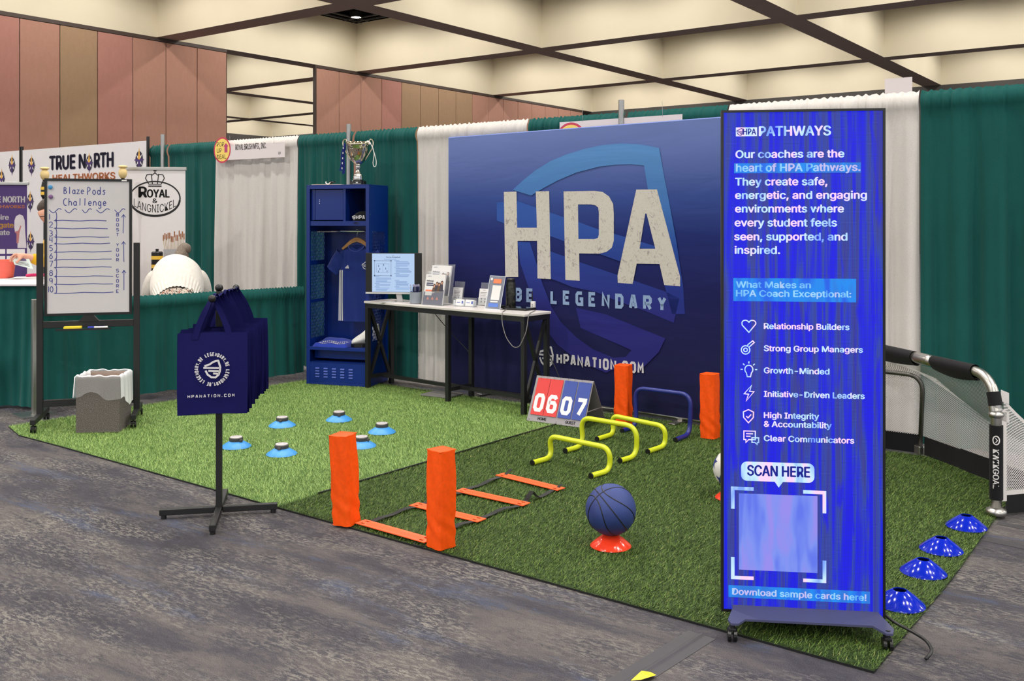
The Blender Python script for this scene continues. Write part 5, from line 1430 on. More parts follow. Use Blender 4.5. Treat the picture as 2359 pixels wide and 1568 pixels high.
mb.build('chest_emblem', M_WPR, t)
mb = MB(); mb.disc(0.135, 0.075, 0.006, y=-0.058); mb.rect(0.142, 0.071, 0.16, 0.074, -0.058); mb.build('hem_tag', M_WPR, t)

# folded shirt, shoe, cap, clipboard, whistle, trophy
t = thing('folded_shirt', 'folded blue shirt with white print on the locker seat', 'shirt', lkw(0.235, 0.13, 0.3525), LKA)
mb = MB()
def fold(u, v):
    x = (u - 0.5) * 0.36; y = (v - 0.5) * 0.24
    e = min(1, min(u, 1 - u) / 0.06, min(v, 1 - v) / 0.06)
    return (x, y, 0.002 + 0.030 * e + 0.055 * e * max(0, v - 0.25) * (1 - abs(u - 0.35)) + 0.004 * math.sin(14 * u + 6 * v))
mb.grid(fold, 30, 18); mb.span((-0.18, -0.12, 0.0), (0.18, 0.12, 0.004))
mb.build('folded_cloth', cloth('shirt_blue', C(36, 58, 160), 0.08, 600), t, True)
mb = MB(); rnd = random.Random(4)
for row in range(2):
    pts = []
    for q in range(34):
        u = 0.16 + 0.76 * q / 33; v = 0.14 + 0.25 * row + 0.09 * math.sin(q * 2.3 + row) * rnd.uniform(0.6, 1)
        pts.append(fold(u, v))
    V = []
    for q, p in enumerate(pts):
        V += [(p[0], p[1] - 0.009, p[2] + 0.0035), (p[0] + 0.002, p[1] + 0.009, p[2] + 0.0045)]
    mb.quadlist(V, [(2 * q, 2 * q + 1, 2 * q + 3, 2 * q + 2) for q in range(33)])
mb.build('script_print', M_WPR, t)
t = thing('white_shoe', 'white sports shoe with black marks on the locker seat', 'shoe', lkw(0.545, 0.16, 0.3525), LKA + 0.5); t.scale = (0.95, 1.1, 1.25)
M_SHOE = plain('shoe_white', C(222, 220, 216), 0.5, var=0.04)
mb = MB()
prof = [(-0.145, 0.010, 0.02, 0.045), (-0.135, 0.030, 0.034, 0.046), (-0.10, 0.046, 0.055, 0.05), (-0.05, 0.050, 0.08, 0.055), (0.0, 0.047, 0.112, 0.06), (0.05, 0.042, 0.135, 0.065), (0.09, 0.040, 0.15, 0.07), (0.12, 0.034, 0.155, 0.07), (0.132, 0.012, 0.13, 0.06)]
def shoe(u, v):
    i = min(len(prof) - 2, int(v * (len(prof) - 1))); f_ = v * (len(prof) - 1) - i
    a, b = prof[i], prof[i + 1]; x, w_, h, _ = [a[k] * (1 - f_) + b[k] * f_ for k in range(4)]
    an = 2 * PI * u
    return (x, w_ * math.cos(an) * (1.0 if math.sin(an) < 0.2 else 0.85), 0.022 + h * 0.5 * (1 + math.sin(an)) * 0.98)
mb.grid(shoe, 25, 25); mb.build('upper', M_SHOE, t, True)
mb = MB(); mb.prism([[(x_, y_) for x_, y_ in [(-0.15, 0), (-0.12, -0.045), (-0.04, -0.052), (0.06, -0.043), (0.13, -0.03), (0.14, 0), (0.13, 0.03), (0.06, 0.043), (-0.04, 0.052), (-0.12, 0.045)]]], 0, 0.026)
mb.v = [(x, z, y) for x, y, z in mb.v]; mb.build('sole', M_BLACKP, t)
for k in range(3):
    mb = MB(); x_ = -0.02 + k * 0.022; mb.quadlist([(x_, -0.0505, 0.045), (x_ + 0.012, -0.050, 0.045), (x_ + 0.026, -0.042, 0.085), (x_ + 0.014, -0.043, 0.085)], [(0, 1, 2, 3)]); mb.build('side_mark', M_BLACKP, t)
mb = MB()
for k in range(5): mb.tube([(-0.035 + 0.02 * k, -0.028, 0.095 + 0.012 * k), (-0.032 + 0.02 * k, 0, 0.108 + 0.012 * k), (-0.035 + 0.02 * k, 0.028, 0.095 + 0.012 * k)], 0.003, 6)
mb.build('laces', M_WHITE, t, True)
t = thing('baseball_cap', 'black cap with white letters in the open upper cubby of the locker', 'cap', lkw(0.515, 0.15, 1.5065), LKA)
M_CAP = cloth('cap_black', C(24, 24, 28), 0.1, 500)
mb = MB()
mb.lathe([(0.092, 0.012), (0.094, 0.04), (0.088, 0.075), (0.068, 0.105), (0.035, 0.122), (0.001, 0.126)], 28, capb=True, capt=False); mb.build('crown', M_CAP, t, True)
mb = MB()
mb.grid(lambda u, v: ((u - 0.5) * 0.17 * (1 - 0.25 * v), -0.075 - 0.075 * v * (1 - (2 * u - 1) ** 2 * 0.6), 0.022 + 0.006 - 0.022 * (2 * u - 1) ** 2 - 0.006 * v), 16, 6)
mb.grid(lambda u, v: ((u - 0.5) * 0.17 * (1 - 0.25 * v), -0.075 - 0.075 * v * (1 - (2 * u - 1) ** 2 * 0.6), 0.022 - 0.022 * (2 * u - 1) ** 2 - 0.006 * v), 16, 6); mb.build('brim', M_CAP, t, True)
mb = MB(); letters(mb, 'HPA', -0.022, 0.05, 0.027, 0.038, 0.032, 0.0085, -0.1005); shield(mb, -0.045, 0.069, 0.036, 0.005, -0.1005); mb.build('lettering', M_WPR, t)
t = thing('clipboard', 'thin clipboard lying on top of the blue locker', 'clipboard', lkw(0.17, 0.16, LH + 0.0085), LKA + 0.1)
mb = MB(); mb.box((0, 0, 0.003), (0.30, 0.22, 0.006), None, 0.002); mb.build('board', plain('clip_pale', C(196, 176, 160), 0.6), t)
mb = MB(); mb.box((-0.12, 0, 0.010), (0.03, 0.10, 0.006), None, 0.002); mb.build('clip', M_BLACK, t)
t = thing('whistle', 'small black and white whistle with cord on the clipboard', 'whistle', lkw(0.18, 0.14, LH + 0.0150), LKA)
mb = MB(); mb.tube([(0, -0.012, 0.016), (0, 0.012, 0.016)], 0.016, 16); mb.box((0.026, 0, 0.024), (0.04, 0.02, 0.012), None, 0.002); mb.build('whistle_body', M_BLACKP, t, auto=40)
mb = MB(); mb.tube([(0.03 * math.cos(a) * (1 + 0.25 * math.sin(3 * a)) - 0.02, 0.035 * math.sin(a), 0.004 + 0.012 * (1 + math.sin(2 * a + 1))) for a in [2 * PI * k / 30 for k in range(30)]], 0.004, 6, True); mb.build('cord', M_WHITE, t, True)

M_GOLDS = plain('polished_pale_gold', C(216, 206, 184), 0.10, 1.0, 0.03)
M_SILV = plain('polished_silver', C(214, 212, 208), 0.14, 1.0, 0.03)
TRP = lkw(0.455, 0.17, LH + 0.0085)
t = thing('trophy_cup', 'silver trophy cup with two curled handles on the blue locker', 'trophy', TRP, YAW); t.scale = (1.04, 1.04, 1.04)
mb = MB(); mb.lathe([(0.074, 0.0), (0.074, 0.034), (0.062, 0.042)], 32); mb.build('plinth', plain('plinth_black', C(20, 20, 20), 0.15), t, auto=35)
mb = MB(); mb.text('CHAMPION', -0.034, 0.008, 0.006, 0.068, y=-0.0745); mb.poly([(-0.008, 0.017), (0.008, 0.017), (0.010, 0.030), (0.0, 0.024), (-0.010, 0.030)], -0.0745)
mb.build('plinth_lettering', M_SILV, t)
mb = MB(); mb.lathe([(0.046, 0.042), (0.048, 0.055), (0.042, 0.068), (0.047, 0.078), (0.040, 0.094), (0.024, 0.104), (0.029, 0.114), (0.019, 0.126), (0.013, 0.142), (0.022, 0.152), (0.026, 0.166), (0.018, 0.180), (0.030, 0.188)], 36); mb.build('stem', M_SILV, t, True)
mb = MB(); nf = 20
V = []; F = []
cp = [(0.022, 0.186), (0.045, 0.205), (0.066, 0.235), (0.082, 0.275), (0.092, 0.32), (0.098, 0.352), (0.102, 0.354), (0.102, 0.392), (0.097, 0.394), (0.095, 0.355), (0.08, 0.29), (0.05, 0.22), (0.01, 0.2)]
sg = 80
for i, (r, z) in enumerate(cp):
    for k in range(sg):
        a = 2 * PI * k / sg; tw = (z - 0.2) * 3.0
        rr = r * (1 + (0.05 * math.cos(nf * (a + tw)) if 1 <= i <= 4 else 0))
        V.append((rr * math.cos(a), rr * math.sin(a), z))
for i in range(len(cp) - 1):
    for k in range(sg): F.append((i * sg + k, i * sg + (k + 1) % sg, (i + 1) * sg + (k + 1) % sg, (i + 1) * sg + k))
mb.quadlist(V, F); mb.build('bowl', M_GOLDS, t, True)
for s_ in (-1, 1):
    P = [(0.062, 0.225), (0.078, 0.25), (0.105, 0.295), (0.128, 0.335), (0.139, 0.375), (0.136, 0.405), (0.12, 0.42), (0.106, 0.412), (0.104, 0.398), (0.113, 0.392)]
    mb = MB(); mb.tube(smooth_path([(s_ * x, 0, z) for x, z in P], 0.03, 4), 0.0065, 10); mb.build('handle', M_GOLDS, t, True)
c_, s_ = math.cos(YAW), math.sin(YAW)
t = thing('lanyard', 'navy ribbon lanyard hanging from the trophy handle', 'lanyard', (TRP[0] - 0.128 * c_, TRP[1] - 0.128 * s_, TRP[2] + 0.40), YAW)
for k, (dx, zb) in enumerate(((0.0, -0.29), (-0.026, -0.262))):
    mb = MB(); mb.grid(lambda u, v: ((u - 0.5) * 0.024 * (1 - 0.4 * (v > 0.9)) + dx * (1 - v) + 0.004 * math.sin(8 * v) - 0.012 * (1 - v), -0.012 - 0.003 * k + 0.004 * math.sin(6 * v), zb * (1 - v) - 0.004), 3, 16); mb.build('ribbon', cloth('ribbon_navy', C(28, 40, 112), 0.06), t, True)
for k in range(5):
    mb = MB(); z_ = -0.25 + 0.048 * k; mb.rect(-0.014 - 0.003 * (4 - k), z_, -0.005 - 0.003 * (4 - k), z_ + 0.018, -0.0205); mb.build('ribbon_print', M_WPR, t)
t = thing('wrist_cord', 'white looped cord hanging from the trophy handle nearer the blue backdrop', 'cord', (TRP[0] + 0.125 * c_, TRP[1] + 0.125 * s_, TRP[2] + 0.395), YAW)
mb = MB(); mb.tube(smooth_path([(-0.03, -0.008, 0.0), (-0.012, -0.014, 0.01), (0.008, -0.012, -0.03), (0.03, -0.012, -0.09), (0.05, -0.012, -0.17), (0.046, -0.012, -0.215), (0.028, -0.012, -0.225), (0.016, -0.012, -0.19), (0.03, -0.014, -0.10), (0.014, -0.016, -0.03), (-0.01, -0.012, 0.0)], 0.02, 4), 0.004, 8); mb.build('loop', M_WHITE, t, True)
mb = MB(); mb.ball((-0.03, -0.012, 0.012), 0.016, 14, 10); mb.ball((-0.012, -0.014, -0.002), 0.013, 12, 8); mb.build('knot', M_WHITE, t, True)

# ---------------------------------------------------------------- console table
TB0 = (-6.374, 6.36); TBA = -0.0751; TW, TD, TH = 1.935, 0.345, 0.815
t = thing('console_table', 'narrow white topped console table with black metal legs', 'table', (TB0[0], TB0[1], 0), TBA)
def tbw(x, y, z):
    c, s = math.cos(TBA), math.sin(TBA); return (TB0[0] + x * c - y * s, TB0[1] + x * s + y * c, z)
mb = MB(); mb.span((0, 0, TH - 0.020), (TW, TD, TH), 0.003); mb.build('tabletop', plain('white_laminate', C(212, 206, 202), 0.35, var=0.03), t)
mb = MB()
mb.prism([[(0.008, 0.008), (TW - 0.008, 0.008), (TW - 0.008, TD - 0.008), (0.008, TD - 0.008)], [(0.04, 0.04), (0.04, TD - 0.04), (TW - 0.04, TD - 0.04), (TW - 0.04, 0.04)]], TH - 0.062, TH - 0.0205)
mb.v = [(x, z, y) for x, y, z in mb.v]; mb.build('apron_frame', M_BLACK, t)
LX = (0.008, 1.045, TW - 0.046)
for x_ in LX:
    for y_ in (0.008, TD - 0.046):
        mb = MB(); mb.span((x_, y_, TZ), (x_ + 0.038, y_ + 0.038, TH - 0.062), 0.002); mb.build('leg', M_BLACK, t)
for x_ in (LX[0], LX[2]):
    for a, b in (((0.05, 0.11), (TD - 0.05, TH - 0.07)), ((TD - 0.05, 0.11), (0.05, TH - 0.07))):
        mb = MB(); mb.bar((x_ + 0.019, a[0], a[1]), (x_ + 0.019, b[0], b[1]), 0.028, 0.024, (1, 0, 0)); mb.build('cross_brace', M_BLACK, t)
    mb = MB(); mb.span((x_ + 0.004, 0.046, 0.10), (x_ + 0.034, TD - 0.046, 0.13)); mb.build('end_stretcher', M_BLACK, t)
mb = MB(); mb.span((0.046, TD / 2 - 0.015, 0.102), (TW - 0.046, TD / 2 + 0.015, 0.132)); mb.build('long_stretcher', M_BLACK, t)
mb = MB(); mb.span((LX[1] + 0.004, 0.046, 0.10), (LX[1] + 0.034, TD - 0.046, 0.13)); mb.build('middle_stretcher', M_BLACK, t)

# monitor
MN0 = (-6.2677, 6.276); MNA = 0.5236; MW = 0.5206
t = thing('computer_monitor', 'silver and black monitor showing a pale blue lesson page on the table', 'monitor', (MN0[0], MN0[1], TH), MNA)
zb, zt = 0.092, 0.45
mb = MB(); mb.span((0, 0.0, zb), (MW, 0.016, zt), 0.003); mb.build('casing', M_BLACKP, t)
mb = MB(); mb.span((0, -0.002, zb - 0.016), (MW, 0.018, zb), 0.002); mb.build('chin_strip', plain('silver_plastic', C(196, 194, 194), 0.4), t)
mb = MB(); mb.prism([[(MW * 0.56, 0.01), (MW * 0.66, 0.01), (MW * 0.61, 0.12), (MW * 0.52, 0.12)]], 0.018, 0.034); mb.build('neck', plain('silver_plastic', C(196, 194, 194), 0.4), t)
mb = MB()
mb.prism([[(0.13, 0.0), (0.46, -0.02), (0.42, 0.10), (0.25, 0.13)], [(0.21, 0.025), (0.25, 0.09), (0.36, 0.07), (0.36, 0.02)]], 0.0, 0.010); mb.v = [(x, z - 0.04, y + 0.0005) for x, y, z in mb.v]
mb.build('stand_base', plain('silver_plastic', C(196, 194, 194), 0.4), t)
pg0, pg1 = MW * 0.118, MW * 0.872
mb = MB(); mb.rect(pg0, zb + 0.003, pg1, zt - 0.006, -0.0012); mb.build('page_display', glow('page_blue', (lin(182), lin(208), lin(242), 1), 0.95), t)
tx = MB(); y_ = -0.0018
pc = (pg0 + pg1) / 2; pw = pg1 - pg0; ph = zt - zb
tx.text('HPA', pc, zt - 0.024, 0.006, 0.018, y=y_, align='C'); tx.text('Soccer Dodgeball', pc, zt - 0.044, 0.011, pw * 0.33, y=y_, bold=0.024, align='C')
def box(x0, z0, x1, z1, wd): tx.stroke([(x0, z0), (x1, z0), (x1, z1), (x0, z1)], wd, y_, True)
a0, a1, b0, b1 = pg0 + pw * 0.06, pg0 + pw * 0.45, zb + ph * 0.42, zb + ph * 0.80
box(a0, b0, a1, b1, 0.0026); box(a0 + pw * 0.05, b0 + ph * 0.09, a1 - pw * 0.05, b1 - ph * 0.08, 0.0014); tx.stroke([((a0 + a1) / 2, b0 + ph * 0.09), ((a0 + a1) / 2, b1 - ph * 0.08)], 0.001, y_)
for xx in (a0, a1):
    for zz in (b0, b1): tx.disc(xx, zz, 0.006, y=y_, seg=10)
for u, v in ((0.25, 0.65), (0.32, 0.45), (0.24, 0.28), (0.55, 0.72), (0.68, 0.48), (0.76, 0.3)): tx.rect(a0 + (a1 - a0) * u - 0.0025, b0 + (b1 - b0) * v - 0.009, a0 + (a1 - a0) * u + 0.0025, b0 + (b1 - b0) * v + 0.009, y_)
tx.build('page_drawing', glow('page_ink', (lin(40), lin(52), lin(84), 1), 1.0), t)
tx = MB(); rnd = random.Random(2)
for x0_, z0_, n_ in ((a0, zb + ph * 0.385, 9), (pg0 + pw * 0.53, zb + ph * 0.80, 16), (pg0 + pw * 0.53, zb + ph * 0.30, 9), (a0, zb + ph * 0.13, 4), (pg0 + pw * 0.25, zt - 0.058, 1)):
    for k in range(n_):
        hd = (k % 6 == 0) and n_ > 1
        tx.rect(x0_ + (0 if hd else 0.012), z0_ - k * 0.0098, x0_ + (0.045 if hd else 0.012 + pw * rnd.uniform(0.26, 0.37)), z0_ - k * 0.0098 + 0.0038, y_)
tx.build('page_text', glow('page_text_blue', (lin(104), lin(136), lin(190), 1), 1.0), t)

# phone, pens in a cup
p = (-5.9937, 6.4661)
t = thing('phone', 'black phone lying flat on the table before the monitor', 'phone', (p[0], p[1], TH + 0.0005), MNA + 0.15)
mb = MB(); mb.box((0, 0, 0.005), (0.145, 0.07, 0.010), None, 0.004); mb.build('phone_body', M_BLACKP, t)
mb = MB(); mb.box((0, 0, 0.0103), (0.135, 0.062, 0.0008)); mb.build('glass', plain('dark_glass', C(14, 14, 18), 0.06), t)
p = (-5.8006, 6.4398)
t = thing('pen_cup', 'frosted grey plastic cup full of navy pens', 'cup', (p[0], p[1], TH + 0.0005))
mb = MB(); mb.lathe([(0.050, 0.0), (0.054, 0.004), (0.056, 0.104), (0.053, 0.104), (0.050, 0.008), (0.001, 0.006)], 28, capt=False); mb.build('cup_wall', acrylic('frosted_grey', (0.36, 0.40, 0.46), 0.72, 0.35), t, auto=40)
pen0 = None; rnd = random.Random(9); CUP = p
for k in range(13):
    a = 2 * PI * k / 9 if k < 9 else 2 * PI * k / 4; r_ = 0.036 if k < 9 else 0.014
    loc = (CUP[0] + r_ * math.cos(a), CUP[1] + r_ * math.sin(a), TH + 0.012)
    if pen0 is None:
        pen0 = thing('pen', 'navy pen with a silver tip standing in the frosted cup', 'pen', loc, 0, 'navy pens in the cup')
        mb = MB(); mb.tube([(0, 0, 0), (0, 0, 0.142)], 0.0052, 10); mb.build('barrel', plain('pen_navy', C(34, 36, 84), 0.35), pen0, auto=40)
        mb = MB(); mb.lathe([(0.0055, 0.142), (0.0058, 0.15), (0.003, 0.160)], 10); mb.build('pen_end', plain('pen_end', C(150, 146, 170), 0.3), pen0, auto=40)
        mb = MB(); mb.box((0.0075, 0, 0.125), (0.002, 0.004, 0.045)); mb.build('pocket_clip', M_CHROME, pen0)
        o = pen0
    else: o = dup(pen0, loc)
    o.rotation_euler = (-0.10 * math.sin(a) * (r_ > 0.02), 0.10 * math.cos(a) * (r_ > 0.02), rnd.uniform(0, 6))

# literature holders
M_ACR = acrylic('clear_acrylic'); M_PAPER = plain('paper_white', C(226, 224, 224), 0.6, var=0.01)
M_NAVYP = plain('brochure_navy', C(52, 50, 96), 0.5, var=0.06); M_COR = plain('brochure_coral', C(232, 122, 84), 0.5)
M_SKIN = plain('printed_skin', C(190, 140, 116), 0.6); M_HAIRP = plain('printed_brown', C(74, 50, 42), 0.6)
p = (-5.5764, 6.4416)
t = thing('brochure_holder', 'clear two tier acrylic holder with brochures on the table', 'brochure holder', (p[0], p[1], TH + 0.0005), TBA + 0.16)
HA = TBA + 0.16
def slab(w_, h, tilt, y0, z0, th=0.003):
    return [(-w_ / 2, y0, z0), (w_ / 2, y0, z0), (w_ / 2, y0 + h * math.sin(tilt), z0 + h * math.cos(tilt)), (-w_ / 2, y0 + h * math.sin(tilt), z0 + h * math.cos(tilt))]
def sheet(mb, q, th):
    n_ = Vector((0, 1, 0)) * th
    V = [Vector(v) for v in q] + [Vector(v) + n_ for v in q]
    return mb.quadlist(V, [(0, 1, 2, 3), (7, 6, 5, 4), (0, 4, 5, 1), (1, 5, 6, 2), (2, 6, 7, 3), (3, 7, 4, 0)])
tl = 0.22
for (y0, z0, hb, nm) in ((-0.02, 0.0, 0.30, 'front'), (0.07, 0.0, 0.36, 'rear')):
    mb = MB(); sheet(mb, slab(0.225, hb * 0.42, tl, y0 - 0.034, z0 + (0.0 if nm == 'front' else 0.14)), 0.003); mb.build('front_lip', M_ACR, t)
    mb = MB(); sheet(mb, slab(0.225, hb, tl, y0 + 0.004, z0), 0.003); mb.build('back_plate', M_ACR, t)
for s_ in (-1, 1):
    mb = MB(); mb.quadlist([(s_ * 0.1125, -0.055, 0), (s_ * 0.1125, 0.10, 0), (s_ * 0.1125, 0.155, 0.36), (s_ * 0.1125, 0.115, 0.35), (s_ * 0.1125, -0.02, 0.14)], [(0, 1, 2, 3, 4)]); mb.build('side_cheek', M_ACR, t)
mb = MB(); mb.span((-0.112, -0.056, 0.0), (0.112, 0.10, 0.003)); mb.build('base', M_ACR, t)
def brochure(y0, z0, label):
    c, s = math.cos(HA), math.sin(HA)
    b = thing('brochure', label, 'brochure', (p[0] - y0 * s, p[1] + y0 * c, TH + 0.004 + z0), HA)
    b.rotation_euler = (-tl, 0, HA)
    mb = MB(); mb.span((-0.105, 0, 0), (0.105, 0.020, 0.27), 0.002); mb.build('cover', M_PAPER, b)
    mb = MB(); mb.poly([(-0.105, 0), (0.105, 0), (0.105, 0.135), (-0.02, 0.10), (-0.105, 0.115)], -0.0008); mb.build('navy_field', M_NAVYP, b)
    tx = MB(); tx.text('Pathways', -0.088, 0.205, 0.014, 0.075, y=-0.0012, bold=0.024); tx.rect(-0.088, 0.185, -0.015, 0.195, -0.0012); tx.rect(-0.088, 0.168, -0.01, 0.178, -0.0012); tx.text('HPA', -0.085, 0.25, 0.008, 0.04, y=-0.0012); tx.build('lettering', plain('ink_navy', C(40, 44, 84), 0.6), b)
    tx = MB(); tx.rect(-0.09, 0.118, -0.02, 0.132, -0.0016); tx.build('coral_tab', M_COR, b)
    tx = MB(); tx.rect(-0.09, 0.082, -0.018, 0.112, -0.0016); tx.build('white_tab', M_PAPER, b)
    for k, (x_, z_) in enumerate(((0.0, 0.165), (0.028, 0.185), (0.052, 0.178), (0.078, 0.195))):
        g = MB(); g.disc(x_, z_ + 0.004, 0.014, 0.017, -0.0020); g.build('hair_print', M_HAIRP, b)
        g = MB(); g.disc(x_, z_, 0.009, 0.012, -0.0024); g.build('face_print', M_SKIN, b)
        g = MB(); g.poly([(x_ - 0.022, 0.11), (x_ + 0.022, 0.11), (x_ + 0.014, z_ - 0.012), (x_ - 0.014, z_ - 0.012)], -0.0018 - 0.0001 * k); g.build('torso_print', plain('print_%d' % (k % 2), (C(96, 70, 48), C(60, 56, 70))[k % 2], 0.6), b)
    for k in range(3):
        x_ = -0.055 + 0.05 * k; g = MB(); g.poly([(x_ - 0.014, 0.045), (x_ + 0.014, 0.045), (x_ + 0.008, 0.06), (x_, 0.072), (x_ - 0.008, 0.06)], -0.0012); g.build('coral_mark', M_COR, b)
brochure(-0.044, 0.0, 'front brochure in the lower tier, showing its navy lower half')
brochure(0.046, 0.075, 'rear brochure in the upper tier, only its white top showing')
def small_holder(px, ang, label, stand):
    h = thing('flyer_holder', label, 'flyer holder', (px[0], px[1], TH + 0.0005), TBA + ang)
    mb = MB(); sheet(mb, slab(0.105, 0.20, 0.2, 0.03, 0.0), 0.003); mb.build('back_plate', M_ACR, h)
    mb = MB(); sheet(mb, slab(0.105, 0.07, 0.2, 0.0, 0.0), 0.003); mb.build('front_lip', M_ACR, h)
    mb = MB(); mb.span((-0.052, -0.002, 0), (0.052, 0.07, 0.003)); mb.build('base', M_ACR, h)
    f_ = thing('flyer', stand, 'flyer', (px[0], px[1], TH + 0.006), TBA + ang); f_.rotation_euler = (-0.2, 0, TBA + ang)
    mb = MB(); mb.span((-0.05, 0.008, 0.0), (0.05, 0.020, 0.145)); mb.build('card', M_PAPER, f_)
    mb = MB(); mb.text('HPA', 0, 0.128, 0.007, 0.025, y=0.0074, align='C')
    for k in range(5): mb.rect(-0.038, 0.110 - 0.013 * k, 0.03 - 0.006 * (k % 3), 0.113 - 0.013 * k, 0.0074)
    for x_ in (-0.02, 0.018):
        for z_ in (0.03, 0.055): mb.disc(x_, z_, 0.006, 0.008, 0.0073, 10)
    mb.build('lettering', plain('ink_grey', C(96, 92, 100), 0.6), f_)
small_holder((-5.4838, 6.6177), 0.16, 'clear flyer holder beside the brochure holder', 'white flyer in the clear holder next to the brochures')
small_holder((-5.1871, 6.6217), 0.16, 'clear flyer holder partly behind the slanted grey sign', 'white flyer with small icons, partly behind the slanted grey sign')
p = (-5.2565, 6.4669)
t = thing('card_holder', 'clear twin business card holder at the front of the table', 'card holder', (p[0], p[1], TH + 0.0005), TBA + 0.2)
mb = MB(); mb.span((-0.10, -0.03, 0), (0.10, 0.035, 0.004)); mb.build('base', M_ACR, t)
for nm, a, b in (('front_lip', (-0.10, -0.03, 0.004), (0.10, -0.027, 0.03)), ('back_plate', (-0.10, 0.032, 0.004), (0.10, 0.035, 0.075)), ('divider', (-0.0015, -0.027, 0.004), (0.0015, 0.032, 0.05)), ('side_cheek', (-0.10, -0.027, 0.004), (-0.097, 0.032, 0.055)), ('side_cheek', (0.097, -0.027, 0.004), (0.10, 0.032, 0.055))):
    mb = MB(); mb.span(a, b); mb.build(nm, M_ACR, t)
M_INKB = plain('ink_blue', C(70, 90, 170), 0.6)
for k, x_ in enumerate((-0.049, 0.049)):
    c, s = math.cos(TBA + 0.2), math.sin(TBA + 0.2)
    cd = thing('business_cards', ('business cards in the compartment nearer the brochures', 'business cards in the compartment nearer the slanted sign')[k], 'business cards', (p[0] + x_ * c - 0.0 * s, p[1] + x_ * s, TH + 0.005), TBA + 0.2); cd.rotation_euler = (-0.25, 0, TBA + 0.2)
    mb = MB(); mb.span((-0.042, -0.012, 0), (0.042, 0.004, 0.055)); mb.build('cards', M_PAPER, cd)
    mb = MB(); mb.rect(-0.03, 0.025, 0.004, 0.031, -0.0125); mb.rect(0.018, 0.018, 0.034, 0.042, -0.0125); mb.build('card_print', M_INKB, cd)

# slanted sign holder
q0, q1 = (-4.9931, 6.4097), (-4.805, 6.4033)
sa = math.atan2(q1[1] - q0[1], q1[0] - q0[0]); sw_ = math.hypot(q1[0] - q0[0], q1[1] - q0[1])
t = thing('slanted_sign', 'slanted acrylic sign with a grey blue insert and an orange heading', 'sign', (q0[0], q0[1], TH + 0.0005), sa); t.rotation_euler = (-0.26, 0, sa)
sw_ = 0.165; SHT = 0.285
mb = MB(); mb.span((0, 0.0, 0.0), (sw_, 0.003, SHT)); mb.build('acrylic_front', M_ACR, t)
mb = MB(); mb.span((0.004, 0.0035, 0.006), (sw_ - 0.004, 0.006, SHT - 0.004)); mb.build('insert', plain('insert_slate', C(112, 120, 150), 0.5), t)
mb = MB(); mb.rect(0.045, SHT * 0.78, sw_ - 0.035, SHT * 0.91, -0.0008); mb.build('heading_block', plain('insert_orange', C(238, 130, 84), 0.5), t)
mb = MB(); mb.rect(0.012, SHT * 0.87, 0.035, SHT * 0.94, -0.0008); mb.build('logo_block', M_PAPER, t)
mb = MB(); mb.rect(0.045, SHT * 0.28, sw_ - 0.028, SHT * 0.72, -0.0008); mb.build('blank_square', M_PAPER, t)
mb = MB(); mb.rect(0.045, SHT * 0.21, sw_ - 0.04, SHT * 0.25, -0.0008); mb.build('caption_block', M_PAPER, t)
mb = MB(); mb.rect(0.03, SHT * 0.07, sw_ - 0.03, SHT * 0.18, -0.0008); mb.build('blue_block', plain('insert_blue', C(86, 122, 206), 0.5), t)
mb = MB()
mb.stroke([(0.0, 0.0), (sw_, 0.0), (sw_, SHT), (0, SHT)], 0.004, -0.0012, True); mb.build('clear_edge', plain('edge_white', C(214, 220, 228), 0.2), t)
p = (-4.8073, 6.4975)
t = thing('drink_bottle', 'black mottled bottle standing behind the slanted sign', 'bottle', (p[0] - 0.0, p[1] + 0.03, TH + 0.0005))
def mott():
    m, nt, b = new_mat('mottled_black')
    nt.links.new(ramp(nt, noise(nt, mapped(nt), 42, 3, 0.6, 1.0), [(0.45, C(18, 20, 18)), (0.55, C(58, 60, 46)), (0.62, C(24, 28, 24))], 'CONSTANT'), b.inputs['Base Color']); b.inputs['Roughness'].default_value = 0.4; return m
mb = MB(); mb.lathe([(0.040, 0), (0.043, 0.005), (0.043, 0.205), (0.036, 0.225)], 24); mb.build('bottle_body', mott(), t, auto=40)
mb = MB(); mb.lathe([(0.036, 0.225), (0.037, 0.25), (0.030, 0.256)], 24); mb.build('bottle_cap', M_BLACKP, t, auto=40)
p = (-4.714, 6.5179)
t = thing('tablet', 'flat black tablet lying at the table end by the charger', 'tablet', (p[0], p[1], TH + 0.0005), TBA + 0.1)
mb = MB(); mb.box((0, 0, 0.010), (0.24, 0.15, 0.018), None, 0.004); mb.build('tablet_body', M_BLACKP, t)
mb = MB(); mb.tube([(-0.15, -0.05, 0.022), (-0.06, -0.055, 0.022)], 0.013, 12); mb.build('grip', M_BLACKP, t, auto=40)
mb = MB(); mb.box((0.02, 0, 0.0194), (0.18, 0.13, 0.001)); mb.build('glass', plain('dark_glass', C(14, 14, 18), 0.06), t)
p = (-4.6291, 6.5802)
t = thing('charger', 'white charger brick with a black antenna on the table end', 'charger', (p[0], p[1] + 0.02, TH + 0.0005), TBA + 0.3)
mb = MB(); mb.box((0, 0, 0.034), (0.036, 0.036, 0.066), None, 0.005); mb.build('brick', M_WHITE, t)
mb = MB(); mb.tube([(-0.012, 0.012, 0.066), (-0.016, 0.015, 0.15)], 0.0055, 10); mb.build('antenna', M_BLACKP, t, auto=40)
mb = MB()
for y0 in (-0.006, 0.006): mb.box((0.0, -0.0185, 0.036 + y0), (0.012, 0.001, 0.005))
mb.build('port', M_BLACKP, t)
A, B = (-4.7788, 6.4225), (-4.5604, 6.4887)
mb = MB()
def tp(x, y, z): return tbw(x, y, z)
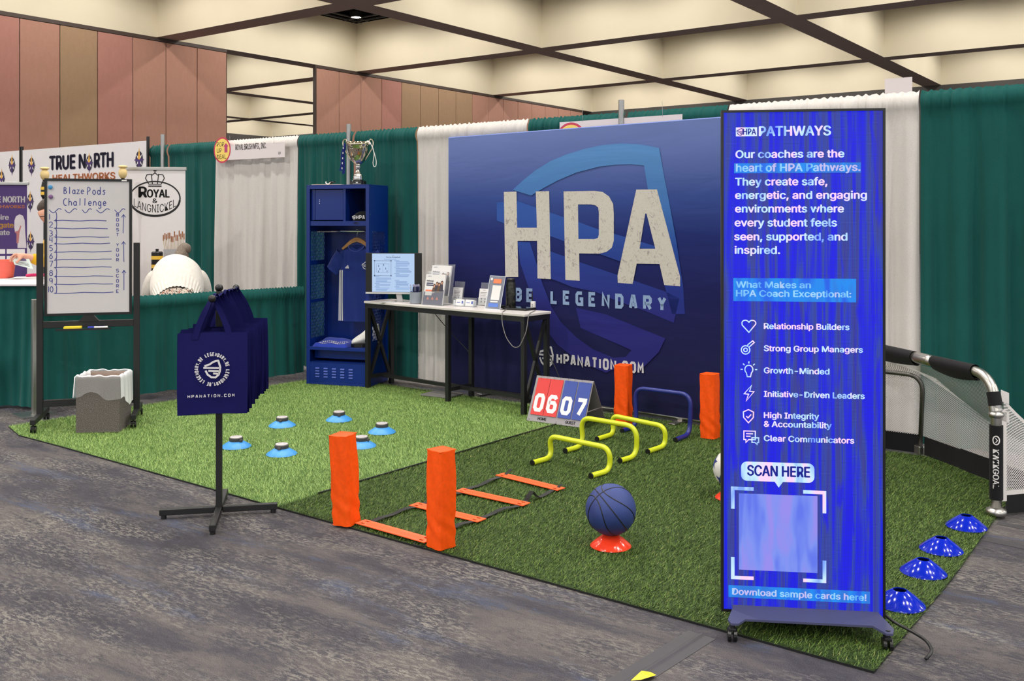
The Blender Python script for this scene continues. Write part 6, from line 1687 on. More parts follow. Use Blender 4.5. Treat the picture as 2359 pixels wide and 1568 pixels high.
mb.tube(smooth_path([(A[0], A[1] - 0.0, TH + 0.006), tbw(1.71, -0.012, TH + 0.002), tbw(1.715, -0.018, TH - 0.08), tbw(1.76, -0.02, TH - 0.20), tbw(1.84, -0.02, TH - 0.27), tbw(1.90, -0.02, TH - 0.26), tbw(1.96, -0.005, TH - 0.14), tbw(1.955, 0.03, TH + 0.004), (B[0] + 0.015, B[1] + 0.03, TH + 0.006)], 0.05, 5), 0.0034, 8)
tag(mb.build('charging_cable', plain('cable_grey', C(126, 122, 120), 0.5), None, True), 'grey charging cable looping off the end of the table', 'cable')
mb = MB(); mb.tube(smooth_path([tbw(0.56, 0.33, TH - 0.07), tbw(0.66, 0.33, 0.66), tbw(0.85, 0.32, 0.53), tbw(1.045, 0.315, 0.40), tbw(1.09, 0.32, 0.30)], 0.2, 6), 0.0035, 8)
tag(mb.build('power_cable', M_BLACK, None, True), 'thin black cable drooping beneath the table in front of the white drape', 'cable')
mb = MB(); mb.tube(smooth_path([tbw(1.93, 0.30, 0.50), tbw(2.05, 0.30, 0.30), tbw(2.12, 0.33, 0.12), tbw(2.2, 0.28, 0.03)], 0.1, 6), 0.0035, 8)
tag(mb.build('power_cable', M_BLACK, None, True), 'thin black cable falling from the table end across the blue backdrop', 'cable')
mb = MB(); mb.box((0, 0, 0.008), (0.30, 0.24, 0.012), None, 0.003)
pz = (-5.5406, 6.4939)
tag(mb.build('floor_plate', plain('plate_grey', C(120, 118, 116), 0.5), None, loc=(pz[0], pz[1], TZ), rotz=0.1), 'flat grey steel plate on the turf under the table', 'base plate')

# ---------------------------------------------------------------- pop-up soccer goal
GP = (-0.9449, 5.5967); GANG = math.atan2(0.666, -0.745)
t = thing('soccer_goal', 'silver tube mini soccer goal with white net and black sleeves', 'soccer goal', (GP[0], GP[1], 0.012), GANG)
GWD, GHT, RT_ = 1.5, 0.735, 0.027
def G(tt, p, z): return (tt, -p, z)
mb = MB(); mb.tube(smooth_path([G(0, 0, 0.02), G(0, 0, GHT), G(GWD, 0, GHT), G(GWD, 0, 0.02)], 0.19, 10), RT_, 16); mb.build('frame_tube', M_ALU, t, True)
def sleeve_tube(a, b, r=0.034):
    s_ = MB(); s_.tube([a, b], r, 18); return s_
sleeve_tube(G(0, 0, 0.085), G(0, 0, 0.475)).build('post_sleeve', cloth('black_canvas', C(24, 24, 27), 0.1, 600, 0.05, 0.7), t, auto=40)
sleeve_tube(G(0.012, 0, 0.575), G(0.002, 0, 0.545), 0.033).build('post_collar', M_ALU, t, auto=40)
mb = MB(); mb.tube([G(0.0, 0, 0.515), G(0, 0, 0.53), G(0, 0, 0.545)], [0.033, 0.040, 0.033], 20); mb.build('clamp_ring', M_ALU, t, True)
mb = MB(); mb.tube([G(0.004, 0, 0.575), G(0.022, 0, 0.645)], 0.035, 18); mb.build('corner_wrap', MATS['black_canvas'], t, auto=40)
mb = MB(); mb.tube([G(0, 0, 0.0), G(0, 0, 0.012), G(0, 0, 0.03), G(0, 0, 0.042)], [0.042, 0.052, 0.050, 0.03], 22); mb.build('foot_cap', M_ALU, t, True)
def droop_sleeve(t0, t1):
    s_ = MB()
    def fn(u, v):
        a = 2 * PI * u; rr = 0.034
        z = GHT + rr * math.sin(a); p_ = rr * math.cos(a)
        if math.sin(a) < 0: z -= (0.02 + 0.018 * math.sin(PI * v)) * (-math.sin(a)); p_ += 0.02 * (-math.sin(a))
        return G(t0 + (t1 - t0) * v, p_, z)
    s_.grid(fn, 25, 12); return s_
droop_sleeve(0.165, 0.52).build('bar_sleeve', MATS['black_canvas'], t, True)
droop_sleeve(0.70, 1.33).build('bar_sleeve', MATS['black_canvas'], t, True)
mb = MB(); mb.tube([G(0.52, 0, GHT), G(0.56, 0, GHT), G(0.66, 0, GHT), G(0.70, 0, GHT)], [0.029, 0.034, 0.034, 0.029], 18); mb.build('coupling', M_ALU, t, True)
# lettering reads down the post, wrapped on the sleeve facing the eye
tx = MB(); tx.text('KWIKGOAL', 0, 0, 0.029, 0.205, y=0, bold=0.024)
faz = math.atan2(-GP[1], -GP[0]) - GANG
rr = 0.0347
W_ = [((faz + (p_[2] - 0.016) / rr), -p_[0]) for p_ in tx.v]
g = MB(); g.quadlist([(rr * math.cos(a), rr * math.sin(a), 0.352 + zz) for a, zz in W_], tx.f)
e_ = MB(); e_.stroke([(0.022 * math.cos(a), 0.016 * math.sin(a)) for a in [2 * PI * k / 20 for k in range(20)]], 0.006, 0, True); e_.stroke([(-0.012, -0.004), (0.0, 0.006), (0.012, -0.003)], 0.004, 0)
g.quadlist([(rr * math.cos(faz + p_[2] / rr), rr * math.sin(faz + p_[2] / rr), 0.40 - p_[0]) for p_ in e_.v], e_.f)
g.build('lettering', M_WHITE, t)
def net_mat():
    m, nt, b = new_mat('white_mesh_net')
    b.inputs['Base Color'].default_value = C(224, 220, 220); b.inputs['Roughness'].default_value = 0.7
    tr = N(nt, 'ShaderNodeBsdfTransparent'); mx = N(nt, 'ShaderNodeMixShader')
    uv = N(nt, 'ShaderNodeUVMap'); uv.uv_map = 'UVMap'
    fac = None
    for rot in (0.62, -0.62):
        mp = N(nt, 'ShaderNodeMapping'); mp.inputs['Rotation'].default_value = (0, 0, rot); nt.links.new(uv.outputs[0], mp.inputs[0])
        sp = N(nt, 'ShaderNodeSeparateXYZ'); nt.links.new(mp.outputs[0], sp.inputs[0])
        d = N(nt, 'ShaderNodeMath', operation='DIVIDE'); d.inputs[1].default_value = 0.0105; nt.links.new(sp.outputs['X'], d.inputs[0])
        f_ = N(nt, 'ShaderNodeMath', operation='FRACT'); nt.links.new(d.outputs[0], f_.inputs[0])
        l = N(nt, 'ShaderNodeMath', operation='LESS_THAN'); l.inputs[1].default_value = 0.30; nt.links.new(f_.outputs[0], l.inputs[0])
        if fac is None: fac = l.outputs[0]
        else:
            mxm = N(nt, 'ShaderNodeMath', operation='MAXIMUM'); nt.links.new(fac, mxm.inputs[0]); nt.links.new(l.outputs[0], mxm.inputs[1]); fac = mxm.outputs[0]
    nt.links.new(fac, mx.inputs[0]); nt.links.new(tr.outputs[0], mx.inputs[1]); nt.links.new(b.outputs[0], mx.inputs[2])
    nt.links.new(mx.outputs[0], nt.nodes['Material Output'].inputs['Surface'])
    return m
M_NET = net_mat(); DP = 0.43
def zrear(tt): return 0.30 + 0.23 * min(1.0, max(0.0, (tt - 0.35) / 0.75)) ** 1.3 if tt < 1.25 else 0.53
def lerp(a, b, k): return a + (b - a) * k
def back_net(u, v):
    tt = 0.02 + u * 1.235
    ztop = GHT - 0.045 if tt > 0.16 else lerp(0.62, GHT - 0.045, tt / 0.16)
    if v < 0.5:
        k = v / 0.5; return G(tt, lerp(0.028, DP, k), lerp(ztop, zrear(tt), k) - 0.05 * math.sin(PI * k) * (0.5 + 0.5 * math.cos(3 * tt)))
    k = (v - 0.5) / 0.5; return G(tt, DP, lerp(zrear(tt), 0.125, k))
mb = MB(); mb.grid(back_net, 40, 25, lambda u, v: (u * 1.25, v * 0.95)); mb.build('back_net', M_NET, t, True)
def far_net(u, v):
    a = (1.255 + u * 0.345, DP - 0.30 * u); f_ = (1.255 + u * 0.245, 0.028)
    if v < 0.5:
        k = v / 0.5; return G(lerp(f_[0], a[0], k), lerp(f_[1], a[1], k), lerp(GHT - 0.045 - (0.1 * max(0, u - 0.5)), 0.53, k))
    k = (v - 0.5) / 0.5; return G(a[0], a[1], lerp(0.53, 0.125, k))
mb = MB(); mb.grid(far_net, 12, 25, lambda u, v: (1.25 + u * 0.4, v * 0.95)); mb.build('far_net', M_NET, t, True)
def side_net(u, v):
    p_ = 0.045 + u * (DP - 0.045); zt_ = lerp(0.62, 0.30, u ** 0.8)
    return G(0.0 + 0.02 * u, p_, lerp(0.125, zt_, v))
mb = MB(); mb.grid(side_net, 14, 14, lambda u, v: (u * 0.4, v * 0.5)); mb.build('side_net', M_NET, t, True)
M_BIND = plain('white_binding', C(214, 210, 208), 0.7)
mb = MB()
mb.grid(lambda u, v: G(0.0, 0.034 + 0.03 * u, 0.07 + 0.47 * v), 2, 6); mb.build('net_binding', M_BIND, t)
mb = MB(); mb.grid(lambda u, v: G(0.02 * u, 0.034 + u * (DP - 0.034), 0.125 - 0.025 * v), 6, 2); mb.build('net_binding', M_BIND, t)
mb = MB(); mb.grid(lambda u, v: G(0.022 * u, 0.034 + u * (DP - 0.034), lerp(0.62, 0.30, u ** 0.8) + 0.014 - 0.022 * v), 10, 2); mb.build('net_binding', M_BIND, t)
for z_ in (0.50, 0.60):
    mb = MB(); mb.grid(lambda u, v: G(0.0, 0.028 + 0.05 * u, z_ + 0.06 * v - 0.02 * u), 2, 2); mb.build('net_tab', M_BIND, t)
mb = MB(); mb.grid(lambda u, v: G(0.02 + u * 1.2, DP + 0.004 * math.sin(9 * u), 0.003 + 0.128 * v), 30, 4); mb.build('ground_skirt', MATS['black_canvas'], t, True)
mb = MB(); mb.grid(lambda u, v: G(1.27 + u * 0.33, DP - 0.30 * u, 0.003 + 0.128 * v), 10, 4); mb.build('ground_skirt', MATS['black_canvas'], t, True)
mb = MB(); mb.grid(lambda u, v: G(0.02 * u, 0.06 + u * (DP - 0.06), 0.003 + 0.098 * v), 8, 4); mb.build('ground_skirt', MATS['black_canvas'], t, True)
mb = MB(); mb.tube(smooth_path([G(1.255, DP - 0.006, 0.01), G(1.215, DP - 0.012, 0.525), G(1.60, DP - 0.30, 0.53), G(1.61, DP - 0.30, 0.02)], 0.11, 8), 0.0145, 12); mb.build('rear_hoop', plain('dull_tube', C(112, 110, 106), 0.4, 1.0), t, True)
mb = MB(); mb.box(G(1.255, DP - 0.006, 0.03), (0.06, 0.05, 0.055), None, 0.006); mb.build('hoop_foot', M_ALU, t)
mb = MB(); mb.tube([G(0.025 + 0.004 * k, 0.05 + 0.0, 0.05) for k in range(2)], 0.001, 6)
mb = MB(); mb.tube([(0.0 + 0.10 * k / 60 + 0.03, -(0.10 + 0.10 * k / 60) + 0.017 * math.cos(k * 0.9), 0.055 + 0.017 * math.sin(k * 0.9)) for k in range(90)], 0.004, 6); mb.build('spring', M_ALU, t, True)

# ---------------------------------------------------------------- tape on the carpet
M_TAPE = plain('black_gaffer_tape', C(64, 62, 66), 0.6, var=0.08)
def floor_strip(p, q, wd, mat, name, label, z=0.0012, ridge=0.0):
    p, q = Vector(p), Vector(q); d = (q - p).normalized(); n_ = Vector((-d.y, d.x)) * wd / 2
    mb = MB(); c = (p + q) / 2
    def fn(u, v):
        b_ = p.lerp(q, v) - c + n_ * (2 * u - 1)
        return (b_.x, b_.y, z + ridge * math.exp(-((u - 0.5 - 0.06 * math.sin(3 * v)) / 0.07) ** 2))
    mb.grid(fn, 21, 16)
    return tag(mb.build(name, mat, None, True, (c.x, c.y, 0)), label, 'tape')
floor_strip((-1.5739, 3.3547), (-1.6321, 2.7435), 0.115, M_TAPE, 'cable_tape', 'wide black cable tape running from the turf edge by the lit screen', 0.0015, 0.008)
floor_strip((-0.9222, 5.4986), (-0.6781, 5.4729), 0.06, M_TAPE, 'floor_tape', 'dark tape strip on the carpet beside the goal post')
floor_strip((-0.9274, 5.1843), (-0.64, 5.1657), 0.075, M_TAPE, 'floor_tape', 'dark tape strip on the carpet beside the farthest blue cone')
yt = [(-1.6014, 2.8575), (-1.6005, 2.9317), (-1.5824, 2.9607), (-1.5521, 2.9476), (-1.5531, 2.912), (-1.5801, 2.8884)]
mb = MB(); cx_ = sum(a[0] for a in yt) / 6; cy_ = sum(a[1] for a in yt) / 6
mb.quadlist([(a[0] - cx_, a[1] - cy_, 0.012 + 0.006 * math.sin(k * 2)) for k, a in enumerate(yt)] + [(0, 0, 0.016)], [(k, (k + 1) % 6, 6) for k in range(6)])
tag(mb.build('yellow_tape', plain('tape_yellow', C(236, 214, 40), 0.5), None, False, (cx_, cy_, 0)), 'torn piece of yellow tape lying on the black cable tape', 'tape')

# ---------------------------------------------------------------- neighbouring booths at the left
M_BANN = plain('banner_white', C(226, 222, 224), 0.6, var=0.015)
M_NAVI = plain('banner_navy', C(36, 30, 62), 0.65); M_PURP = plain('banner_purple', C(70, 44, 108), 0.6, var=0.03); M_GOLD = plain('banner_gold', C(226, 172, 76), 0.6); M_ORNG = plain('banner_orange', C(224, 142, 92), 0.6)
TN0 = (-12.9993, 6.6143); TNA = 0.0286
def emblem(t, x, z, s_, y, pre=''):
    a = MB(); a.disc(x, z, s_ * 0.36, s_ * 0.50, y - 0.0004); a.build('emblem_oval', M_NAVI, t)
    a = MB()
    for k in range(4):
        an = PI / 4 + k * PI / 2; a.poly([(x, z), (x + s_ * 0.10 * math.cos(an - 0.9), z + s_ * 0.12 * math.sin(an - 0.9)), (x + s_ * 0.40 * math.cos(an), z + s_ * 0.46 * math.sin(an)), (x + s_ * 0.10 * math.cos(an + 0.9), z + s_ * 0.12 * math.sin(an + 0.9))], y - 0.0007)
    a.build('emblem_rays', M_BANN, t)
    a = MB(); a.poly([(x - s_ * 0.5, z), (x - s_ * 0.12, z - s_ * 0.10), (x, z - s_ * 0.72), (x + s_ * 0.12, z - s_ * 0.10), (x + s_ * 0.5, z), (x + s_ * 0.12, z + s_ * 0.10), (x, z + s_ * 0.2), (x - s_ * 0.12, z + s_ * 0.10)], y - 0.0010); a.build('emblem_star', M_PURP, t)
    a = MB(); a.poly([(x - s_ * 0.13, z + s_ * 0.08), (x, z + s_ * 0.0), (x + s_ * 0.13, z + s_ * 0.08), (x, z + s_ * 0.72)], y - 0.0013); a.build('emblem_point', M_GOLD, t)
def tn_panel(x0, x1, label, emblems, words):
    t = thing('fabric_wall', label, 'backdrop', (TN0[0], TN0[1], 0), TNA, 'white lettered fabric walls')
    mb = MB()
    def fn(u, v):
        return (x0 + u * (x1 - x0), 0.0015 * math.sin(11 * u * (x1 - x0) + 2 * v) * (1 - v) + 0.003 * math.sin(40 * u * (x1 - x0)) * (v > 0.96), 0.05 + 2.46 * v)
    mb.grid(fn, 60, 30); mb.build('fabric', M_BANN, t, True)
    for xx in (x0 - 0.03, x1 + 0.005):
        mb = MB(); mb.span((xx, -0.008, 0.02), (xx + 0.026, 0.018, 2.56)); mb.build('frame_post', M_BLACK, t)
    for e in emblems: emblem(t, e[0], e[1], e[2], -0.003)
    for body, x, z, h, wd, mt in words:
        mb = MB(); mb.text(body, x, z, h, wd, y=-0.004, bold=0.04); mb.build('lettering', mt, t)
    return t
W1 = [(0.5508, 2.2412), (1.9693, 2.3276), (0.6237, 2.0675), (1.9693, 2.0697)]
tn_panel(-0.1272, 2.6603, 'white fabric wall lettered in navy behind the whiteboard', [(0.1033, 2.2956) + (0.21,), (2.5136, 2.287) + (0.21,), (0.0707, 1.8103) + (0.21,), (0.0816, 1.2713) + (0.21,)],
         [('TRUE N', W1[0][0], 2.224, 0.175, 0.8249, M_NAVI), ('RTH', 1.5773, 2.224, 0.175, 0.4012, M_NAVI), ('HEALTHWORKS', W1[2][0], W1[2][1], 0.085, W1[3][0] - W1[2][0] + 0.05, M_ORNG)]
         )
tq = [o for o in COL.objects if o.name == 'fabric_wall'][0]; emblem(tq, 1.4626, 2.2854, 0.19, -0.0045)
tn_panel(-2.2067, -0.2051, 'white fabric wall section at the frame edge, above the purple banner', [(-0.3964, 2.3175) + (0.21,), (-0.672, 2.1327) + (0.21,)], [])

PU0 = (-10.4663, 4.8011); PUA = 0.7679; PW = 0.5105
t = thing('purple_banner', 'purple roll-up banner with gold and white words beside the whiteboard', 'banner', (PU0[0], PU0[1], 0), PUA)
PX1 = 0.4877; PX0 = PX1 - 0.80
mb = MB(); mb.span((PX0, 0, 0.09), (PX1, 0.004, 1.935)); mb.build('panel', M_PURP, t)
mb = MB(); mb.span((PX0 - 0.005, -0.012, 1.93), (PX1 + 0.02, 0.016, 1.962), 0.004); mb.build('top_bar', M_ALU, t)
mb = MB(); mb.span((PX0 - 0.01, -0.06, 0.0), (PX1 + 0.01, 0.06, 0.09), 0.01); mb.build('base_case', M_ALU, t)
q = [(0.4662, 1.7482), (0.2209, 1.7477), (0.4662, 1.6934), (0.3068, 1.5426), (0.3541, 1.4879), (0.324, 1.4058), (0.3498, 1.351)]
mb = MB(); mb.text('TRUE NORTH', q[0][0], q[0][1], 0.062, 0.40, y=-0.0008, bold=0.030, align='R'); mb.text('navigate', 0.3541, 1.4879 - 0.0, 0.05, 0.20, y=-0.0008, bold=0.02, align='R') if False else None
mb.build('lettering', M_BANN, t)
mb = MB(); mb.text('HEALTHWORKS', q[0][0], q[2][1] - 0.005, 0.030, 0.42, y=-0.0008, bold=0.024, align='R'); mb.build('lettering', M_ORNG, t)
mb = MB(); mb.text('Inspire', 0.3068, 1.5654, 0.052, 0.235, y=-0.0008, bold=0.024, align='R'); mb.text('Elevate', 0.3154, 1.4058, 0.052, 0.235, y=-0.0008, bold=0.024, align='R'); mb.build('slogan_lettering', M_BANN, t)
mb = MB(); mb.text('Navigate', 0.3541, 1.4833, 0.052, 0.29, y=-0.0008, bold=0.024, align='R'); mb.build('gold_lettering', M_GOLD, t)
hx, hz = (0.4144, 1.538)
mb = MB(); mb.poly([(hx - 0.02, hz - 0.27), (hx + 0.07, hz - 0.27), (hx + 0.058, hz - 0.12), (hx + 0.052, hz + 0.02), (hx + 0.035, hz + 0.07), (hx, hz + 0.085), (hx - 0.035, hz + 0.065), (hx - 0.05, hz + 0.02), (hx - 0.052, hz - 0.05), (hx - 0.045, hz - 0.105), (hx - 0.018, hz - 0.125)], -0.0008); mb.build('head_figure', plain('figure_pale', C(206, 198, 204), 0.6), t)
mb = MB(); mb.poly([(hx - 0.05, hz - 0.10), (hx - 0.01, hz - 0.085), (hx + 0.01, hz - 0.03), (hx + 0.018, hz - 0.04), (hx + 0.0, hz - 0.11), (hx - 0.01, hz - 0.22), (hx - 0.03, hz - 0.22), (hx - 0.03, hz - 0.12)], -0.0012); mb.build('figure_muscle', plain('figure_rose', C(176, 110, 112), 0.6), t)
for z_ in (1.2325, 1.1595):
    for a, b in ((PX1 - 0.42, PX1 - 0.215), (PX1 - 0.20, PX1 - 0.02)):
        mb = MB(); mb.rect(a, z_ - 0.025, b, z_ + 0.025, -0.0008); mb.build('info_box', M_BANN, t)

RY0 = (-8.895, 5.5168); RYA = 0.7679; RW = 0.5632
t = thing('oval_logo_banner', 'white roll-up banner with a black crowned oval emblem behind the bending person', 'banner', (RY0[0], RY0[1], 0), RYA)
mb = MB(); mb.span((0.012, 0, 0.09), (RW + 0.02, 0.004, 2.075)); mb.build('panel', M_BANN, t)
mb = MB(); mb.span((0.0, -0.012, 2.068), (RW + 0.03, 0.016, 2.10), 0.004); mb.build('top_bar', M_ALU, t)
mb = MB(); mb.span((0.0, -0.06, 0.0), (RW + 0.03, 0.06, 0.09), 0.01); mb.build('base_case', M_ALU, t)
ox, oz = (0.2858, 1.7812)
mb = MB(); mb.stroke([(ox + 0.245 * math.cos(a), oz + 0.172 * math.sin(a)) for a in [2 * PI * k / 48 for k in range(48)]], 0.014, -0.0008, True)
mb.stroke([(ox + 0.243 * math.cos(a), oz - 0.006 + 0.172 * math.sin(a)) for a in [PI * 1.02 + PI * 0.96 * k / 30 for k in range(31)]], 0.020, -0.0010)
mb.text('R', ox - 0.155, oz + 0.012, 0.105, 0.075, y=-0.0012, bold=0.03, align='L'); mb.text('OYAL', ox - 0.075, oz + 0.012, 0.078, 0.215, y=-0.0012, bold=0.03, align='L'); mb.text('&', ox, oz - 0.045, 0.045, 0.045, y=-0.0012, bold=0.02, align='C')
V, F, cap, w0, w1 = glyphs('LANGNICKEL', 0.0)
k_ = 0.080 / cap; kx = 0.41 / (w1 - w0)
mb.quadlist([(ox + ((p_[0] - w0) * kx - 0.205) * 1.0, -0.0012, oz - 0.142 + 1.5 * ((p_[0] - w0) * kx - 0.205) ** 2 + p_[1] * k_) for p_ in V], F)
cz = oz + 0.125
mb.stroke([(ox - 0.065, cz), (ox + 0.065, cz)], 0.013, -0.0016); mb.stroke([(ox - 0.065, cz + 0.020), (ox + 0.065, cz + 0.020)], 0.008, -0.0016)
for s_ in (-1, 1):
    mb.stroke([(ox + s_ * 0.062, cz + 0.024), (ox + s_ * 0.092, cz + 0.08), (ox + s_ * 0.078, cz + 0.115), (ox + s_ * 0.035, cz + 0.12), (ox + s_ * 0.025, cz + 0.024)], 0.009, -0.0016)
mb.stroke([(ox - 0.03, cz + 0.11), (ox, cz + 0.135), (ox + 0.03, cz + 0.11)], 0.009, -0.0016); mb.stroke([(ox, cz + 0.13), (ox, cz + 0.170)], 0.009, -0.0016); mb.stroke([(ox - 0.016, cz + 0.155), (ox + 0.016, cz + 0.155)], 0.009, -0.0016)
mb.build('emblem_lettering', M_INK, t)
jx, jz = (0.4681, 1.2171)
rnd = random.Random(3)
for k in range(14):
    xa = jx - 0.075 + k * 0.0118; top = jz + 0.20 + rnd.uniform(-0.03, 0.03); xb = jx - 0.10 + k * 0.0155
    mb = MB(); mb.stroke([(xa, jz - 0.02), (xb, top - 0.05)], 0.006, -0.0010); mb.build('brush_handle_print', plain('print_tan', C(190, 172, 140), 0.6), t)
    mb = MB(); mb.stroke([(xb, top - 0.05), (xb, top + 0.01)], 0.011, -0.0011); mb.build('bristle_print', plain('print_bristle', C(150, 92, 48), 0.6), t)
mb = MB(); mb.poly([(jx - 0.09, jz - 0.10), (jx + 0.10, jz - 0.10), (jx + 0.11, jz + 0.05), (jx - 0.10, jz + 0.05)], -0.0014); mb.build('jar_print', plain('print_grey', C(172, 172, 178), 0.6), t)

# counter table with a green skirt and things on it
CT = (-8.5462, 3.6483); CT2 = (-7.912, 4.1143)
cang = math.atan2(CT2[1] - CT[1], CT2[0] - CT[0]); cw_ = math.hypot(CT2[1] - CT[1], CT2[0] - CT[0]); CH = 1.035; CDP = 0.72
def ctw(x, y, z):
    c, s = math.cos(cang), math.sin(cang); return (CT[0] + x * c - y * s, CT[1] + x * s + y * c, z)
t = thing('counter_table', 'tall counter table with white top and gathered green skirt', 'table', (CT[0], CT[1], 0), cang)
mb = MB(); mb.span((-0.01, -0.05, CH - 0.018), (cw_ + 0.045, CDP, CH), 0.004); mb.build('tabletop', plain('table_vinyl', C(216, 208, 212), 0.5, var=0.02), t)
for x_ in (0.05, cw_ - 0.05):
    for y_ in (0.08, CDP - 0.05):
        mb = MB(); mb.tube([(x_, y_, 0.0), (x_, y_, CH - 0.02)], 0.015, 10); mb.build('leg', M_STEEL, t, True)
def skirt(u, v):
    # runs along the front, then back along the side next to the rail
    s_ = u * (cw_ + CDP); k = 1 - v
    pl = 0.014 * math.sin(58 * s_ + 1.5 * math.sin(9 * s_)) * (0.4 + 0.4 * k) + 0.024 * math.sin(17 * s_ + 1.3 * k) * k + 0.018 * math.sin(7 * s_ + 2 * k) * k
    puff = 0.05 * math.exp(-((s_ - cw_ + 0.34) / 0.16) ** 2) * math.exp(-((v - 0.36) / 0.16) ** 2)
    off = 0.012 + 0.03 * k + pl + puff
    if s_ < cw_: x, y = s_, -off
    else: x, y = cw_ + off * 0.5, s_ - cw_
    return (x, y, 0.025 + (CH - 0.045) * v)
mb = MB(); mb.grid(skirt, 240, 22); mb.build('skirt', M_GREEN, t, True)
bx_ = (-8.96, 4.3146)
t = thing('bucket', 'coral red bucket on the counter table at the frame edge', 'bucket', (bx_[0], bx_[1], CH + 0.0005))
mb = MB(); mb.lathe([(0.098, 0.0), (0.104, 0.004), (0.122, 0.15), (0.127, 0.155), (0.127, 0.165), (0.118, 0.163), (0.098, 0.012), (0.001, 0.008)], 32, capt=False); mb.build('bucket_wall', plain('coral_plastic', C(240, 108, 92), 0.4), t, auto=40)
px_ = (-8.6722, 4.4459)
t = thing('paper_stack', 'flat white paper sheets with a pink edge on the counter table', 'papers', (px_[0], px_[1], CH + 0.0005), cang + 0.2)
for k in range(3):
    mb = MB(); mb.box((0.01 * k, 0.006 * k, 0.003 + 0.004 * k), (0.34 - 0.02 * k, 0.20, 0.003), Matrix.Rotation(0.1 * k, 3, 'Z')); mb.build('sheet', M_PAPER, t)
mb = MB(); mb.tube(smooth_path([(-0.04, 0.0, 0.026), (0.03, -0.02, 0.032), (0.10, 0.01, 0.03), (0.16, -0.02, 0.028)], 0.04), 0.014, 8); mb.build('pink_ribbon', cloth('pink_cloth', C(214, 52, 110), 0.08), t, True)

# ---------------------------------------------------------------- people
def frame_of(px, d):
    l = (px - 1179.5) / FPX; s, c = math.sin(YAW), math.cos(YAW)
    f = Vector((-s + c * l, c + s * l, 0)); p = f * d; f = f.normalized()
    return p, f, Vector((f.y, -f.x, 0))
M_SK = plain('skin', C(206, 152, 128), 0.5, var=0.05)
M_KNIT = cloth('cream_knit', C(228, 222, 214), 0.04, 160, 0.3, 0.95, 0.8)
def pattern_mat():
    m, nt, b = new_mat('patterned_skirt_cloth')
    v = mapped(nt); n = noise(nt, v, 24, 3, 0.6, 1.6); n2 = noise(nt, v, 11, 2, 0.5, 1.0)
    c = ramp(nt, n, [(0.40, C(60, 50, 46)), (0.46, C(206, 196, 182)), (0.55, C(190, 176, 160)), (0.60, C(150, 96, 84))], 'CONSTANT')
    c = mixc(nt, ramp(nt, n2, [(0.55, (0, 0, 0, 1)), (0.6, (1, 1, 1, 1))]), c, C(168, 152, 140))
    nt.links.new(c, b.inputs['Base Color']); b.inputs['Roughness'].default_value = 0.9; return m
BP, bf_, br_ = frame_of(408, 8.98)
t = thing('person', 'grey haired person in a cream sweater bending over behind the low green rail', 'person', (BP.x, BP.y, 0), 0)
def q3(f, r, z, ra, rb=None): 
    v = bf_ * f + br_ * r; return (v.x, v.y, z, ra, rb or ra)
body = [q3(0.08, 0, 0.80, 0.10, 0.075), q3(0.22, 0, 0.94, 0.10, 0.08), q3(0.38, 0, 1.08, 0.125, 0.10), q3(0.50, 0.02, 1.11, 0.055), q3(0.58, 0.03, 1.12, 0.075), q3(0.66, 0.03, 1.10, 0.085), q3(0.72, 0.03, 1.06, 0.06), q3(0.755, 0.03, 1.075, 0.015),
        q3(0.40, -0.19, 1.06, 0.06), q3(0.42, -0.27, 0.84, 0.047), q3(0.58, -0.17, 0.78, 0.034), q3(0.66, -0.10, 0.77, 0.03, 0.02),
        q3(0.40, 0.19, 1.06, 0.06), q3(0.42, 0.27, 0.84, 0.047), q3(0.58, 0.20, 0.78, 0.034), q3(0.66, 0.14, 0.77, 0.03, 0.02),
        q3(0.04, -0.095, 0.84, 0.095), q3(0.05, -0.10, 0.46, 0.062), q3(0.02, -0.10, 0.07, 0.042), q3(0.14, -0.11, 0.035, 0.035),
        q3(0.04, 0.095, 0.84, 0.095), q3(0.05, 0.10, 0.46, 0.062), q3(0.02, 0.10, 0.07, 0.042), q3(0.14, 0.11, 0.035, 0.035)]
edges = [(0, 1), (1, 2), (2, 3), (3, 4), (4, 5), (5, 6), (5, 7), (2, 8), (8, 9), (9, 10), (10, 11), (2, 12), (12, 13), (13, 14), (14, 15), (0, 16), (16, 17), (17, 18), (18, 19), (0, 20), (20, 21), (21, 22), (22, 23)]
for sgn, w_ in ((-1, 11), (1, 15)):
    for k in range(4):
        n0 = len(body); body += [q3(0.72, sgn * (0.09 + 0.018 * k), 0.765, 0.010), q3(0.755 + 0.006 * (k in (1, 2)), sgn * (0.085 + 0.02 * k), 0.745, 0.009)]; edges += [(w_, n0), (n0, n0 + 1)]
    n0 = len(body); body += [q3(0.68, sgn * 0.065, 0.76, 0.011), q3(0.71, sgn * 0.05, 0.75, 0.010)]; edges += [(w_, n0), (n0, n0 + 1)]
skin_mesh('body', body, edges, M_SK, t)
